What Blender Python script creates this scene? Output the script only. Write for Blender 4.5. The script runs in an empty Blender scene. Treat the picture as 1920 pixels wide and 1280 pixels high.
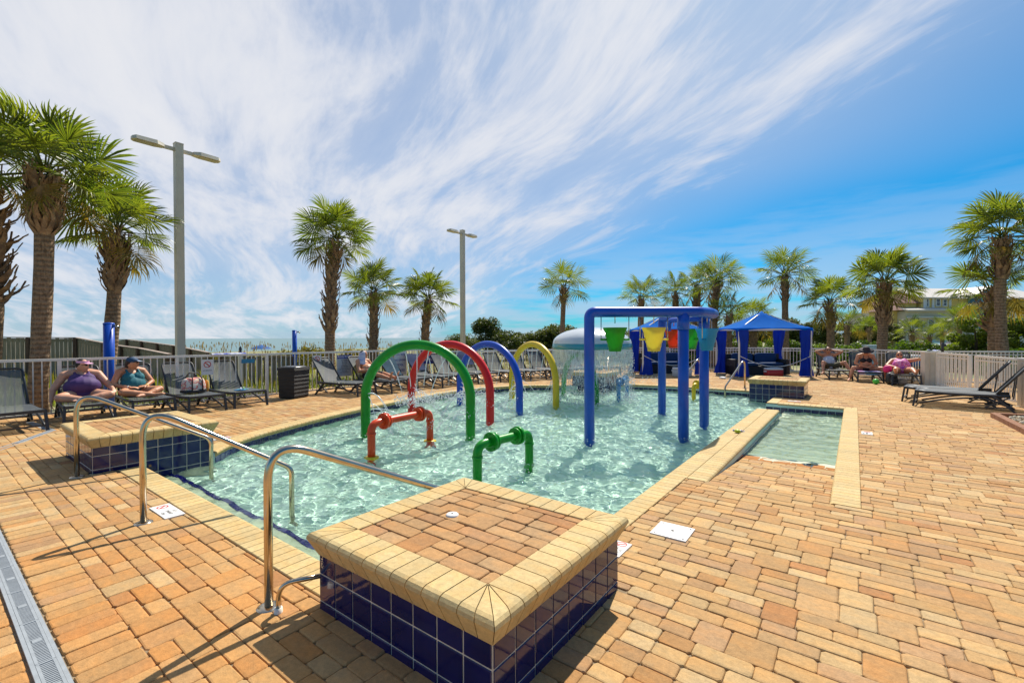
import bpy, bmesh, math, random
import numpy as np
from mathutils import Vector, Matrix
from mathutils.geometry import tessellate_polygon

scene = bpy.context.scene
COL = scene.collection
rad = math.radians
PI = math.pi
rng = random.Random(7)
nrng = np.random.default_rng(7)

# ------------------------------------------------------------------ camera
EYE = Vector((0.0, 0.0, 1.55))
YAW, PITCH, ROLL = rad(37.0), rad(-0.5), rad(0.2)
fwd = Vector((-math.sin(YAW) * math.cos(PITCH), math.cos(YAW) * math.cos(PITCH), math.sin(PITCH)))
r0 = Vector((math.cos(YAW), math.sin(YAW), 0))
u0 = r0.cross(fwd)
rgt = r0 * math.cos(ROLL) - u0 * math.sin(ROLL)
upv = rgt.cross(fwd)
cam_d = bpy.data.cameras.new('camera')
cam_d.sensor_width = 36.0
cam_d.lens = 15.99
cam_d.clip_start = 0.05
cam_d.clip_end = 60000
cam = bpy.data.objects.new('camera', cam_d)
m = Matrix((rgt, upv, -fwd)).transposed().to_4x4()
m.translation = EYE
cam.matrix_world = m
COL.objects.link(cam)
scene.camera = cam

def cam_project(p):
    q = Vector(p) - EYE
    z = q.dot(fwd)
    if z < 0.05: return None
    return 960 + 853 * q.dot(rgt) / z, 640 - 853 * q.dot(upv) / z, z

# ------------------------------------------------------------------ light
SUN_EL, SUN_AZ = rad(51.0), rad(-13.0)      # azimuth measured from +Y towards +X
sun_dir = Vector((math.sin(SUN_AZ) * math.cos(SUN_EL), math.cos(SUN_AZ) * math.cos(SUN_EL), math.sin(SUN_EL)))
sd = bpy.data.lights.new('sun', 'SUN')
sd.energy = 5.0
sd.angle = rad(0.53)
sd.color = (1.0, 0.93, 0.82)
sun = bpy.data.objects.new('sun', sd)
sun.rotation_euler = (-sun_dir).to_track_quat('-Z', 'Y').to_euler()
sun.location = (0, 0, 30)
COL.objects.link(sun)

scene.view_settings.view_transform = 'Standard'
scene.view_settings.look = 'None'
scene.view_settings.exposure = 0.32
scene.view_settings.gamma = 1.0
scene.view_settings.use_curve_mapping = False
scene.cycles.max_bounces = 10
scene.cycles.transparent_max_bounces = 24
scene.cycles.sample_clamp_indirect = 6.0
scene.cycles.use_denoising = True

# ------------------------------------------------------------------ node helper
class G:
    """small helper for node graphs: sockets in, sockets out"""
    def __init__(self, nt): self.nt = nt
    def node(self, t, **kw):
        n = self.nt.nodes.new(t)
        for k, v in kw.items(): setattr(n, k, v)
        return n
    def put(self, sock, v):
        if v is None: return
        if hasattr(v, 'is_output') or isinstance(v, bpy.types.NodeSocket): self.nt.links.new(v, sock)
        else: sock.default_value = v
    def m(self, op, a, b=None, c=None, clamp=False):
        n = self.node('ShaderNodeMath', operation=op, use_clamp=clamp)
        for i, v in enumerate((a, b, c)): self.put(n.inputs[i], v)
        return n.outputs[0]
    def vm(self, op, a, b=None, out=0):
        n = self.node('ShaderNodeVectorMath', operation=op)
        self.put(n.inputs[0], a); self.put(n.inputs[1], b)
        return n.outputs[out]
    def comb(self, x, y, z):
        n = self.node('ShaderNodeCombineXYZ')
        for i, v in enumerate((x, y, z)): self.put(n.inputs[i], v)
        return n.outputs[0]
    def sep(self, v):
        n = self.node('ShaderNodeSeparateXYZ'); self.put(n.inputs[0], v)
        return n.outputs
    def noise(self, vec, scale, detail=3, rough=0.55, dist=0.0):
        n = self.node('ShaderNodeTexNoise')
        self.put(n.inputs['Vector'], vec)
        n.inputs['Scale'].default_value = scale; n.inputs['Detail'].default_value = detail
        n.inputs['Roughness'].default_value = rough; n.inputs['Distortion'].default_value = dist
        return n.outputs['Fac']
    def ramp(self, fac, stops, interp='LINEAR'):
        n = self.node('ShaderNodeValToRGB'); n.color_ramp.interpolation = interp
        el = n.color_ramp.elements
        while len(el) > 1: el.remove(el[-1])
        for i, (p, c) in enumerate(stops):
            e = el[0] if i == 0 else el.new(p)
            e.position = p; e.color = (c[0], c[1], c[2], 1) if hasattr(c, '__len__') else (c, c, c, 1)
        self.put(n.inputs[0], fac)
        return n.outputs[0]
    def step(self, v, a, b):
        n = self.node('ShaderNodeMapRange', interpolation_type='SMOOTHSTEP')
        self.put(n.inputs[0], v)
        n.inputs[1].default_value = a; n.inputs[2].default_value = b
        n.inputs[3].default_value = 0; n.inputs[4].default_value = 1
        return n.outputs[0]
    def mix(self, f, a, b, blend='MIX'):
        n = self.node('ShaderNodeMix', data_type='RGBA', blend_type=blend)
        self.put(n.inputs[0], f)
        self.put(n.inputs[6], a if not isinstance(a, tuple) or len(a) == 4 else (*a, 1))
        self.put(n.inputs[7], b if not isinstance(b, tuple) or len(b) == 4 else (*b, 1))
        return n.outputs[2]

# ------------------------------------------------------------------ world: Nishita sky with cirrus
world = bpy.data.worlds.new("World")
scene.world = world
world.use_nodes = True
wn = world.node_tree
wn.nodes.clear()
g = G(wn)
sky = g.node('ShaderNodeTexSky', sky_type='NISHITA')
sky.sun_disc = False
sky.sun_elevation = SUN_EL
sky.sun_rotation = SUN_AZ
sky.altitude = 10
sky.air_density = 1.0; sky.dust_density = 0.4; sky.ozone_density = 2.6
dirv = g.node('ShaderNodeTexCoord').outputs['Generated']
dirv = g.vm('NORMALIZE', dirv)
dx, dy, dz = g.sep(dirv)
zc = g.m('MAXIMUM', dz, 0.0)
den = g.m('ADD', zc, 0.16)
# streak frame: s along the wind, a across it (clear air at large a)
SAZ = rad(62.0)
s_al = g.m('DIVIDE', g.m('ADD', g.m('MULTIPLY', dx, -math.sin(SAZ)), g.m('MULTIPLY', dy, math.cos(SAZ))), den)
s_ac = g.m('DIVIDE', g.m('ADD', g.m('MULTIPLY', dx, math.cos(SAZ)), g.m('MULTIPLY', dy, math.sin(SAZ))), den)
base = g.comb(s_al, s_ac, 0.0)
w1 = g.noise(base, 0.55, 2, 0.45)
w2 = g.noise(g.vm('ADD', base, (7.3, 2.1, 0)), 0.55, 2, 0.45)
wx = g.m('MULTIPLY', g.m('SUBTRACT', w1, 0.5), 1.3)
wy = g.m('MULTIPLY', g.m('SUBTRACT', w2, 0.5), 0.75)
al = g.m('ADD', s_al, wx)
ac = g.m('ADD', s_ac, wy)
n_str = g.noise(g.comb(g.m('MULTIPLY', al, 0.55), g.m('MULTIPLY', ac, 1.7), 3.0), 2.0, 5, 0.58, 0.3)
n_fib = g.noise(g.comb(g.m('MULTIPLY', al, 1.2), g.m('MULTIPLY', ac, 5.0), 9.0), 3.2, 6, 0.66, 0.25)
n_big = g.noise(g.comb(g.m('MULTIPLY', s_al, 0.5), g.m('MULTIPLY', s_ac, 0.8), 5.0), 1.15, 2, 0.5)
CLOUD_EDGE0, CLOUD_EDGE1 = 2.3, 1.0
cover = g.m('MULTIPLY', g.step(ac, CLOUD_EDGE0, CLOUD_EDGE1), g.step(s_al, -1.1, 0.9))
dens = g.m('ADD', g.m('MULTIPLY', n_str, 0.80), g.m('MULTIPLY', n_fib, 0.30))
dens = g.m('ADD', dens, g.m('MULTIPLY', n_big, 0.56))
dens = g.m('ADD', dens, g.m('MULTIPLY', cover, 0.46))
cloud = g.step(dens, 0.86, 1.42)
# thin veil everywhere under the cover, low haze band near the horizon
veil = g.m('MULTIPLY', cover, g.m('ADD', 0.45, g.m('MULTIPLY', n_big, 0.5)))
low = g.step(dz, 0.34, 0.0)
n_low = g.noise(g.comb(g.m('MULTIPLY', dx, 3.0), g.m('MULTIPLY', dy, 3.0), g.m('MULTIPLY', dz, 22.0)), 1.6, 5, 0.6)
lowc = g.m('MULTIPLY', low, g.step(n_low, 0.24, 0.60))
cl = g.m('MAXIMUM', g.m('MAXIMUM', cloud, veil), g.m('MULTIPLY', lowc, 0.75), clamp=True)
cl = g.m('MULTIPLY', cl, 0.93)
CLOUDC = g.mix(g.step(dens, 1.0, 1.6), (4.4, 5.0, 6.3), (6.9, 6.9, 7.1))
skyc = g.mix(1.0, sky.outputs[0], (0.065, 0.57, 0.84), 'MULTIPLY')
colr = g.mix(cl, skyc, CLOUDC)
bg = g.node('ShaderNodeBackground')
g.put(bg.inputs[0], colr)
bg.inputs[1].default_value = 0.1
out = g.node('ShaderNodeOutputWorld')
wn.links.new(bg.outputs[0], out.inputs[0])

# ------------------------------------------------------------------ object helpers
def root_loc(o):
    v = Vector((0, 0, 0))
    while o is not None:
        v += o.location; o = o.parent
    return v

def link_mesh(name, me, parent=None, loc=None):
    o = bpy.data.objects.new(name, me)
    COL.objects.link(o)
    if parent is not None: o.parent = parent
    if loc is not None: o.location = loc
    return o

def mesh_from(name, verts, faces, mat=None, smooth=False):
    me = bpy.data.meshes.new(name)
    me.from_pydata([tuple(v) for v in verts], [], faces)
    if mat is not None:
        for q in (mat if isinstance(mat, (list, tuple)) else [mat]): me.materials.append(q)
    if smooth: me.polygons.foreach_set('use_smooth', [True] * len(me.polygons))
    me.update()
    return me

class MB:
    """collects shapes, then becomes ONE mesh object"""
    def __init__(self): self.v = []; self.f = []; self.s = []
    def add(self, vs, fs, smooth=False):
        b = len(self.v); self.v += [Vector(q) for q in vs]
        self.f += [tuple(i + b for i in q) for q in fs]; self.s += [smooth] * len(fs)
        return self
    def box(self, c, s, rz=0.0, rx=0.0, ry=0.0):
        M = Matrix.Rotation(rz, 3, 'Z') @ Matrix.Rotation(ry, 3, 'Y') @ Matrix.Rotation(rx, 3, 'X')
        c = Vector(c)
        vs = [c + M @ Vector((x * s[0] / 2, y * s[1] / 2, z * s[2] / 2)) for x in (-1, 1) for y in (-1, 1) for z in (-1, 1)]
        return self.add(vs, [(0, 1, 3, 2), (4, 6, 7, 5), (0, 4, 5, 1), (2, 3, 7, 6), (0, 2, 6, 4), (1, 5, 7, 3)])
    def beam(self, a, b, w, h, up=(0, 0, 1)):
        a, b = Vector(a), Vector(b); d = (b - a).normalized()
        s = d.cross(Vector(up))
        if s.length < 1e-4: s = d.cross(Vector((0, 1, 0)))
        s.normalize(); u = s.cross(d)
        vs = [p + s * (i * w / 2) + u * (j * h / 2) for p in (a, b) for i, j in ((-1, -1), (1, -1), (1, 1), (-1, 1))]
        return self.add(vs, [(3, 2, 1, 0), (4, 5, 6, 7), (0, 1, 5, 4), (1, 2, 6, 5), (2, 3, 7, 6), (3, 0, 4, 7)])
    def tube(self, path, r, n=12, caps=True, flat=1.0):
        P = [Vector(p) for p in path]
        R = r if hasattr(r, '__len__') else [r] * len(P)
        t = (P[1] - P[0]).normalized()
        ref = Vector((0, 0, 1)) if abs(t.z) < 0.9 else Vector((1, 0, 0))
        nrm = (ref - t * ref.dot(t)).normalized()
        vs = []
        for i, p in enumerate(P):
            if i == 0: t = P[1] - P[0]
            elif i == len(P) - 1: t = P[-1] - P[-2]
            else: t = (P[i + 1] - p).normalized() + (p - P[i - 1]).normalized()
            t = t.normalized() if t.length > 1e-9 else Vector((0, 0, 1))
            nrm = nrm - t * nrm.dot(t)
            nrm = nrm.normalized() if nrm.length > 1e-6 else t.orthogonal().normalized()
            bn = t.cross(nrm)
            for k in range(n):
                a = 2 * PI * k / n
                vs.append(p + nrm * (math.cos(a) * R[i] * flat) + bn * (math.sin(a) * R[i]))
        fs = []
        for i in range(len(P) - 1):
            for k in range(n):
                k2 = (k + 1) % n
                fs.append((i * n + k, i * n + k2, (i + 1) * n + k2, (i + 1) * n + k))
        self.add(vs, fs, True)
        if caps:
            b = len(self.v) - len(vs)
            self.f += [tuple(b + k for k in reversed(range(n))), tuple(b + (len(P) - 1) * n + k for k in range(n))]
            self.s += [False, False]
        return self
    def cyl(self, a, b, ra, rb=None, n=12, caps=True):
        return self.tube([a, b], [ra, ra if rb is None else rb], n, caps)
    def lathe(self, prof, c=(0, 0, 0), n=24, smooth=True):
        c = Vector(c); vs = []
        for r, z in prof:
            for k in range(n):
                a = 2 * PI * k / n
                vs.append(c + Vector((r * math.cos(a), r * math.sin(a), z)))
        fs = []
        for i in range(len(prof) - 1):
            for k in range(n):
                k2 = (k + 1) % n
                fs.append((i * n + k, i * n + k2, (i + 1) * n + k2, (i + 1) * n + k))
        return self.add(vs, fs, smooth)
    def ell(self, c, r, n=10, m=8, rot=None):
        c = Vector(c); r = Vector(r) if hasattr(r, '__len__') else Vector((r, r, r))
        vs = []; fs = []
        for i in range(m + 1):
            th = PI * i / m
            for k in range(n):
                a = 2 * PI * k / n
                q = Vector((r.x * math.sin(th) * math.cos(a), r.y * math.sin(th) * math.sin(a), -r.z * math.cos(th)))
                vs.append(c + (rot @ q if rot else q))
        for i in range(m):
            for k in range(n):
                k2 = (k + 1) % n
                fs.append((i * n + k, i * n + k2, (i + 1) * n + k2, (i + 1) * n + k))
        return self.add(vs, fs, True)
    def quad(self, a, b, c, d, smooth=False): return self.add([a, b, c, d], [(0, 1, 2, 3)], smooth)
    def sheet(self, fn, nu, nv, smooth=True):
        vs = [fn(i / nu, j / nv) for i in range(nu + 1) for j in range(nv + 1)]
        fs = [(i * (nv + 1) + j, (i + 1) * (nv + 1) + j, (i + 1) * (nv + 1) + j + 1, i * (nv + 1) + j + 1) for i in range(nu) for j in range(nv)]
        return self.add(vs, fs, smooth)
    def mesh(self, name, mat, off=None):
        off = off or Vector((0, 0, 0))
        me = bpy.data.meshes.new(name)
        me.from_pydata([tuple(q - off) for q in self.v], [], self.f)
        for q in (mat if isinstance(mat, (list, tuple)) else [mat]): me.materials.append(q)
        me.polygons.foreach_set('use_smooth', self.s)
        me.update()
        return me
    def build(self, name, mat, parent=None, world=False):
        """world=True: the shape was given in world metres, the parent is only translated"""
        off = root_loc(parent) if (world and parent is not None) else None
        return link_mesh(name, self.mesh(name, mat, off), parent)

def tag(o, label=None, cat=None, group=None, kind=None):
    if label: o['label'] = label
    if cat: o['category'] = cat
    if group: o['group'] = group
    if kind: o['kind'] = kind
    return o

def thing(name, loc, label, cat, group=None, rz=0.0):
    o = bpy.data.objects.new(name, None)
    o.empty_display_size = 0.2
    COL.objects.link(o)
    o.location = loc; o.rotation_euler = (0, 0, rz)
    return tag(o, label, cat, group)

def kids(o): return [c for c in o.children]

def dup(o, parent=None, loc=None, rz=None, label=None, group=None):
    c = o.copy(); COL.objects.link(c)
    c.parent = parent
    if loc is not None: c.location = loc
    if rz is not None: c.rotation_euler = (c.rotation_euler[0], c.rotation_euler[1], rz)
    if label: c['label'] = label
    if group: c['group'] = group
    for ch in kids(o): dup(ch, c)
    return c

def pos_attr(me, cols, name='tint'):
    """one colour per face, stored on corners"""
    at = me.color_attributes.new(name, 'FLOAT_COLOR', 'CORNER')
    n = np.zeros(len(me.polygons), dtype=np.int32); me.polygons.foreach_get('loop_total', n)
    c = np.ones((len(cols), 4), dtype=np.float32); c[:, :3] = cols
    at.data.foreach_set('color', np.repeat(c, n, axis=0).ravel())

# ------------------------------------------------------------------ materials
def new_mat(name):
    mt = bpy.data.materials.new(name); mt.use_nodes = True
    nt = mt.node_tree; b = nt.nodes['Principled BSDF']
    return mt, G(nt), b

def mat(name, col, rough=0.5, metal=0.0, var=0.0, vscale=6.0, bump=0.0, bscale=60.0, col2=None, spec=0.5, trans=0.0,
        coat=0.0, emit=None, stretch=None, detail=4, sss=0.0, rvar=0.0):
    mt, g, b = new_mat(name)
    tc = g.node('ShaderNodeTexCoord').outputs['Object']
    oi = g.node('ShaderNodeObjectInfo').outputs['Random']
    vec = g.vm('ADD', tc, g.comb(g.m('MULTIPLY', oi, 17.0), g.m('MULTIPLY', oi, 9.0), g.m('MULTIPLY', oi, 5.0)))
    if stretch: vec = g.vm('MULTIPLY', vec, stretch)
    c1 = (*col, 1)
    if var > 0 or col2:
        f = g.noise(vec, vscale, detail, 0.6)
        f = g.step(f, 0.3, 0.7)
        c2 = (*col2, 1) if col2 else (col[0] * (1 - var), col[1] * (1 - var), col[2] * (1 - var), 1)
        g.put(b.inputs['Base Color'], g.mix(f, c1, c2))
        if rvar: g.put(b.inputs['Roughness'], g.m('ADD', rough, g.m('MULTIPLY', g.m('SUBTRACT', f, 0.5), rvar)))
        else: b.inputs['Roughness'].default_value = rough
    else:
        b.inputs['Base Color'].default_value = c1
        b.inputs['Roughness'].default_value = rough
    b.inputs['Metallic'].default_value = metal
    b.inputs['Specular IOR Level'].default_value = spec
    if coat: b.inputs['Coat Weight'].default_value = coat; b.inputs['Coat Roughness'].default_value = 0.08
    if sss:
        b.inputs['Subsurface Weight'].default_value = sss
        b.inputs['Subsurface Radius'].default_value = (0.02, 0.008, 0.004)
        b.inputs['Subsurface Scale'].default_value = 1.0
    if bump:
        bn = g.node('ShaderNodeBump')
        bn.inputs['Strength'].default_value = bump; bn.inputs['Distance'].default_value = 0.01
        g.put(bn.inputs['Height'], g.noise(vec, bscale, 4, 0.6))
        g.put(b.inputs['Normal'], bn.outputs[0])
    if trans:
        t = g.node('ShaderNodeBsdfTranslucent')
        g.put(t.inputs[0], (*[min(1, x * 1.6) for x in col], 1))
        mx = g.node('ShaderNodeMixShader'); mx.inputs[0].default_value = trans
        g.nt.links.new(b.outputs[0], mx.inputs[1]); g.nt.links.new(t.outputs[0], mx.inputs[2])
        g.nt.links.new(mx.outputs[0], g.nt.nodes['Material Output'].inputs[0])
    return mt

def leaf_mat(name, c1, c2, trans=0.45, rough=0.42, vscale=3.0, spec=0.5, tcol=None):
    mt, g, b = new_mat(name)
    tc = g.node('ShaderNodeTexCoord').outputs['Object']
    geo = g.node('ShaderNodeNewGeometry')
    rp = geo.outputs['Random Per Island']
    oi = g.node('ShaderNodeObjectInfo').outputs['Random']
    f = g.m('ADD', g.m('MULTIPLY', rp, 0.55), g.m('MULTIPLY', g.noise(tc, vscale, 3), 0.5))
    f = g.m('ADD', f, g.m('MULTIPLY', g.m('SUBTRACT', oi, 0.5), 0.35), clamp=True)
    c = g.mix(f, (*c1, 1), (*c2, 1))
    g.put(b.inputs['Base Color'], c)
    b.inputs['Roughness'].default_value = rough
    b.inputs['Specular IOR Level'].default_value = spec
    t = g.node('ShaderNodeBsdfTranslucent')
    g.put(t.inputs[0], g.mix(1.0, c, (*(tcol or (2.2, 2.3, 0.9)), 1), 'MULTIPLY'))
    mx = g.node('ShaderNodeMixShader'); mx.inputs[0].default_value = trans
    g.nt.links.new(b.outputs[0], mx.inputs[1]); g.nt.links.new(t.outputs[0], mx.inputs[2])
    g.nt.links.new(mx.outputs[0], g.nt.nodes['Material Output'].inputs[0])
    return mt

def tint_mat(name, rough=0.85, streak=0.35, bump=0.5, bscale=140.0, spec=0.3, speck=0.25):
    """colour per piece comes from the 'tint' attribute; grain and two-tone streaks on top"""
    mt, g, b = new_mat(name)
    at = g.node('ShaderNodeAttribute', attribute_name='tint').outputs['Color']
    tc = g.node('ShaderNodeTexCoord').outputs['Object']
    geo = g.node('ShaderNodeNewGeometry').outputs['Position']
    n1 = g.noise(g.vm('MULTIPLY', geo, (5.0, 9.0, 5.0)), 1.0, 4, 0.6)
    n2 = g.noise(geo, 190.0, 2, 0.5)
    n3 = g.noise(geo, 34.0, 4, 0.65)
    k = g.m('ADD', g.m('MULTIPLY', g.m('SUBTRACT', n1, 0.5), streak * 2), 1.0)
    k = g.m('ADD', k, g.m('MULTIPLY', g.m('SUBTRACT', n2, 0.5), speck * 2))
    k = g.m('ADD', k, g.m('MULTIPLY', g.m('SUBTRACT', n3, 0.5), 0.75))
    wear = g.noise(geo, 0.55, 4, 0.6)
    k = g.m('MULTIPLY', k, g.m('ADD', 0.86, g.m('MULTIPLY', wear, 0.28)))
    hue = g.mix(g.step(n1, 0.42, 0.62), (1.0, 1.0, 1.0, 1), (1.03, 0.95, 0.84, 1))
    c = g.mix(1.0, at, hue, 'MULTIPLY')
    c = g.mix(1.0, c, g.comb(k, k, k), 'MULTIPLY')
    g.put(b.inputs['Base Color'], c)
    b.inputs['Roughness'].default_value = rough
    b.inputs['Specular IOR Level'].default_value = spec
    bn = g.node('ShaderNodeBump'); bn.inputs['Strength'].default_value = bump; bn.inputs['Distance'].default_value = 0.006
    g.put(bn.inputs['Height'], g.m('ADD', g.m('MULTIPLY', n3, 0.8), g.m('MULTIPLY', g.noise(geo, bscale, 3, 0.6), 0.5)))
    g.put(b.inputs['Normal'], bn.outputs[0])
    return mt

MT = {}
MT['paver'] = tint_mat('paver stone', 0.86, 0.30, 0.55)
MT['coping'] = tint_mat('cast coping brick', 0.78, 0.10, 0.35, 200.0, speck=0.16)
MT['mortar'] = mat('sand joint', (0.30, 0.22, 0.13), 0.95, var=0.35, vscale=30)
MT['grout'] = mat('pale grout', (0.74, 0.66, 0.54), 0.85, var=0.2, vscale=25)
MT['navy'] = mat('glazed navy tile', (0.008, 0.011, 0.092), 0.07, spec=0.5, var=0.35, vscale=3.0, bump=0.05, bscale=12)
MT['purple'] = mat('violet step tile', (0.05, 0.03, 0.40), 0.15, var=0.3)
MT['plaster'] = mat('pool plaster', (0.53, 0.68, 0.59), 0.7, col2=(0.46, 0.60, 0.52), vscale=1.1, bump=0.15, bscale=50)
MT['plaster2'] = mat('sloped pool floor', (0.50, 0.52, 0.38), 0.7, col2=(0.44, 0.47, 0.34), vscale=2.0)
MT['steel'] = mat('brushed stainless', (0.56, 0.48, 0.37), 0.18, metal=1.0, bump=0.03, bscale=300, var=0.12, vscale=14)
MT['drain'] = mat('drain grate plastic', (0.33, 0.36, 0.38), 0.55, var=0.15, vscale=20)
MT['dark'] = mat('painted void shade', (0.03, 0.03, 0.03), 0.9)  # near-black stands in for the shade inside holes, channel and garage
MT['white'] = mat('white powder coat', (0.86, 0.81, 0.71), 0.38, var=0.10, vscale=5)
MT['vinyl'] = mat('ivory vinyl', (0.70, 0.64, 0.52), 0.5, var=0.12, vscale=4)

# ------------------------------------------------------------------ plan of the place (metres)
WATER = -0.15
POOL_FLOOR = -0.46
XR0, XR1 = -1.69, -1.48           # right pool coping
def spline(pts, n):
    out = []; P = [pts[0]] + list(pts) + [pts[-1]]
    for i in range(1, len(P) - 2):
        p0, p1, p2, p3 = [Vector(q).to_2d() if len(q) == 3 else Vector(q) for q in P[i - 1:i + 3]]
        for k in range(n):
            t = k / n
            out.append(0.5 * ((2 * p1) + (p2 - p0) * t + (2 * p0 - 5 * p1 + 4 * p2 - p3) * t * t + (3 * p1 - p0 - 3 * p2 + p3) * t ** 3))
    out.append(Vector(pts[-1]))
    return out
LEFT_CURVE = spline([(-7.02, 2.52), (-7.45, 2.95), (-7.85, 3.65), (-8.37, 4.95), (-8.83, 6.5), (-9.18, 8.3), (-9.30, 9.8),
                     (-9.08, 11.0), (-8.45, 12.05), (-7.55, 12.72)], 10)
BACK_LINE = [Vector(q) for q in ((-6.25, 13.75), (-5.9, 14.25), (-4.6, 14.5), (-2.2, 14.5))]

pool_loop = [Vector(q) for q in ((-7.0, 1.72), (-2.45, 1.72), (-2.45, 2.62), (XR0, 2.62), (XR0, 11.0), (-1.26, 11.0), (-1.26, 5.2), (-0.18, 5.2),
             (-0.18, 12.1), (-1.66, 12.1), (-1.66, 13.4), (-2.2, 13.4))] + list(reversed(BACK_LINE)) + \
            [Vector(q) for q in ((-6.3, 13.6), (-7.5, 12.75))] + list(reversed(LEFT_CURVE))

# ------------------------------------------------------------------ ground, sea, deck sheet, pool basin
def ground_z(x, y):
    d = -x                                             # the beach falls away on the left
    z = -0.10
    if d > 30: z -= 0.0
    if d > 62: z = -0.10 - 5.2 * min(1, (d - 62) / 70.0)
    return z
MT['soil'] = mat('sandy dune ground', (0.34, 0.30, 0.16), 0.95, col2=(0.10, 0.14, 0.035), vscale=0.35, bump=0.6, bscale=8)
xs = [-20000, -3000, -600, -200, -132, -110, -90, -75, -62, -45, -30, -13.4, -10, 4.2, 20, 60, 200, 1000, 8000]
ys = [-8000, -300, -60, -12, 0, 6, 12, 23.2, 40, 70, 120, 300, 1200, 8000, 20000]
gb = MB()
vs = [(x, y, ground_z(x, y) if x > -140 else -5.4) for x in xs for y in ys]
ny = len(ys)
fs = []
for i in range(len(xs) - 1):
    for j in range(ny - 1):
        cx, cy = (xs[i] + xs[i + 1]) / 2, (ys[j] + ys[j + 1]) / 2
        if -13.4 < cx < 4.2 and -12 < cy < 23.2: continue      # the deck sheet fills this hole
        fs.append((i * ny + j, (i + 1) * ny + j, (i + 1) * ny + j + 1, i * ny + j + 1))
gb.add(vs, fs)
tag(gb.build('ground', MT['soil']), kind='structure')

def sea_mat():
    mt, g, b = new_mat('sea water')
    p = g.node('ShaderNodeNewGeometry').outputs['Position']
    f = g.noise(g.vm('MULTIPLY', p, (0.02, 0.004, 1.0)), 1.0, 4, 0.6)
    g.put(b.inputs['Base Color'], g.mix(f, (0.07, 0.17, 0.18, 1), (0.10, 0.21, 0.21, 1)))
    b.inputs['Roughness'].default_value = 0.35
    bn = g.node('ShaderNodeBump'); bn.inputs['Strength'].default_value = 0.5; bn.inputs['Distance'].default_value = 0.4
    g.put(bn.inputs['Height'], g.noise(p, 0.5, 5, 0.6)); g.put(b.inputs['Normal'], bn.outputs[0])
    return mt
sb = MB(); sb.quad((-40000, -30000, -4.6), (-118, -30000, -4.6), (-118, 40000, -4.6), (-40000, 40000, -4.6))
tag(sb.build('sea', sea_mat()), kind='structure')

# deck sheet below the pavers with the pool cut out
outer = [Vector((-13.4, -12, 0)), Vector((4.2, -12, 0)), Vector((4.2, 23.2, 0)), Vector((-13.4, 23.2, 0))]
inner = [Vector((p.x, p.y, 0)) for p in pool_loop]
tri = tessellate_polygon([outer, inner])
allp = outer + inner
deck_me = mesh_from('pool_deck', [(p.x, p.y, -0.012) for p in allp], [t for t in tri], MT['mortar'])
if deck_me.polygons[0].normal.z < 0: deck_me.flip_normals()
deck = tag(link_mesh('pool_deck', deck_me), kind='structure')

# basin: walls following the loop and a floor; the shallow bay has its own sloping floor
bb = MB()
L = [p.copy() for p in pool_loop]
for i in range(len(L)):
    a, b2 = L[i], L[(i + 1) % len(L)]
    if abs(a.x + 1.26) < 1e-3 and abs(b2.x + 1.26) < 1e-3: zt = -0.02
    else: zt = -0.02
    bb.quad((a.x, a.y, zt), (b2.x, b2.y, zt), (b2.x, b2.y, -0.9), (a.x, a.y, -0.9))
bb.quad((-10.2, 1.5, POOL_FLOOR), (XR0 + 0.2, 1.5, POOL_FLOOR), (XR0 + 0.2, 15.2, POOL_FLOOR), (-10.2, 15.2, POOL_FLOOR))
basin = tag(bb.build('pool_basin', MT['plaster']), kind='structure')
RAMP = [(5.15, -0.004), (7.22, -0.15), (12.2, -0.36)]
def ramp_z(y):
    for (y0, z0), (y1, z1) in zip(RAMP, RAMP[1:]):
        if y <= y1: return z0 + (z1 - z0) * max(0.0, (y - y0) / (y1 - y0))
    return RAMP[-1][1]
rb = MB()
rb.sheet(lambda u, v: Vector((-1.30 + 1.14 * u, 7.0 + 5.2 * v, ramp_z(7.0 + 5.2 * v) - 0.004)), 2, 8, False)
tag(rb.build('wading_floor', MT['plaster2']), kind='structure')
rb = MB()
rb.sheet(lambda u, v: Vector((-1.30 + 1.14 * u, 5.15 + 1.95 * v, ramp_z(5.15 + 1.95 * v) - 0.012)), 2, 4, False)
ramp = tag(rb.build('entry_ramp', MT['mortar']), kind='structure')
# underwater entry step with a violet tile nosing
eb = MB(); eb.box((-4.725, 1.86, -0.55), (4.55, 0.30, 0.70))
step_o = eb.build('entry_step', MT['plaster2'], basin, True)
tb = MB(); tb.box((0, 0, 0), (0.142, 0.05, 0.012)); tme = tb.mesh('step_tile', MT['purple'])
for k in range(30):
    link_mesh('step_tile', tme, step_o, (-6.90 + 0.15 * k, 2.0, -0.196))

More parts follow.
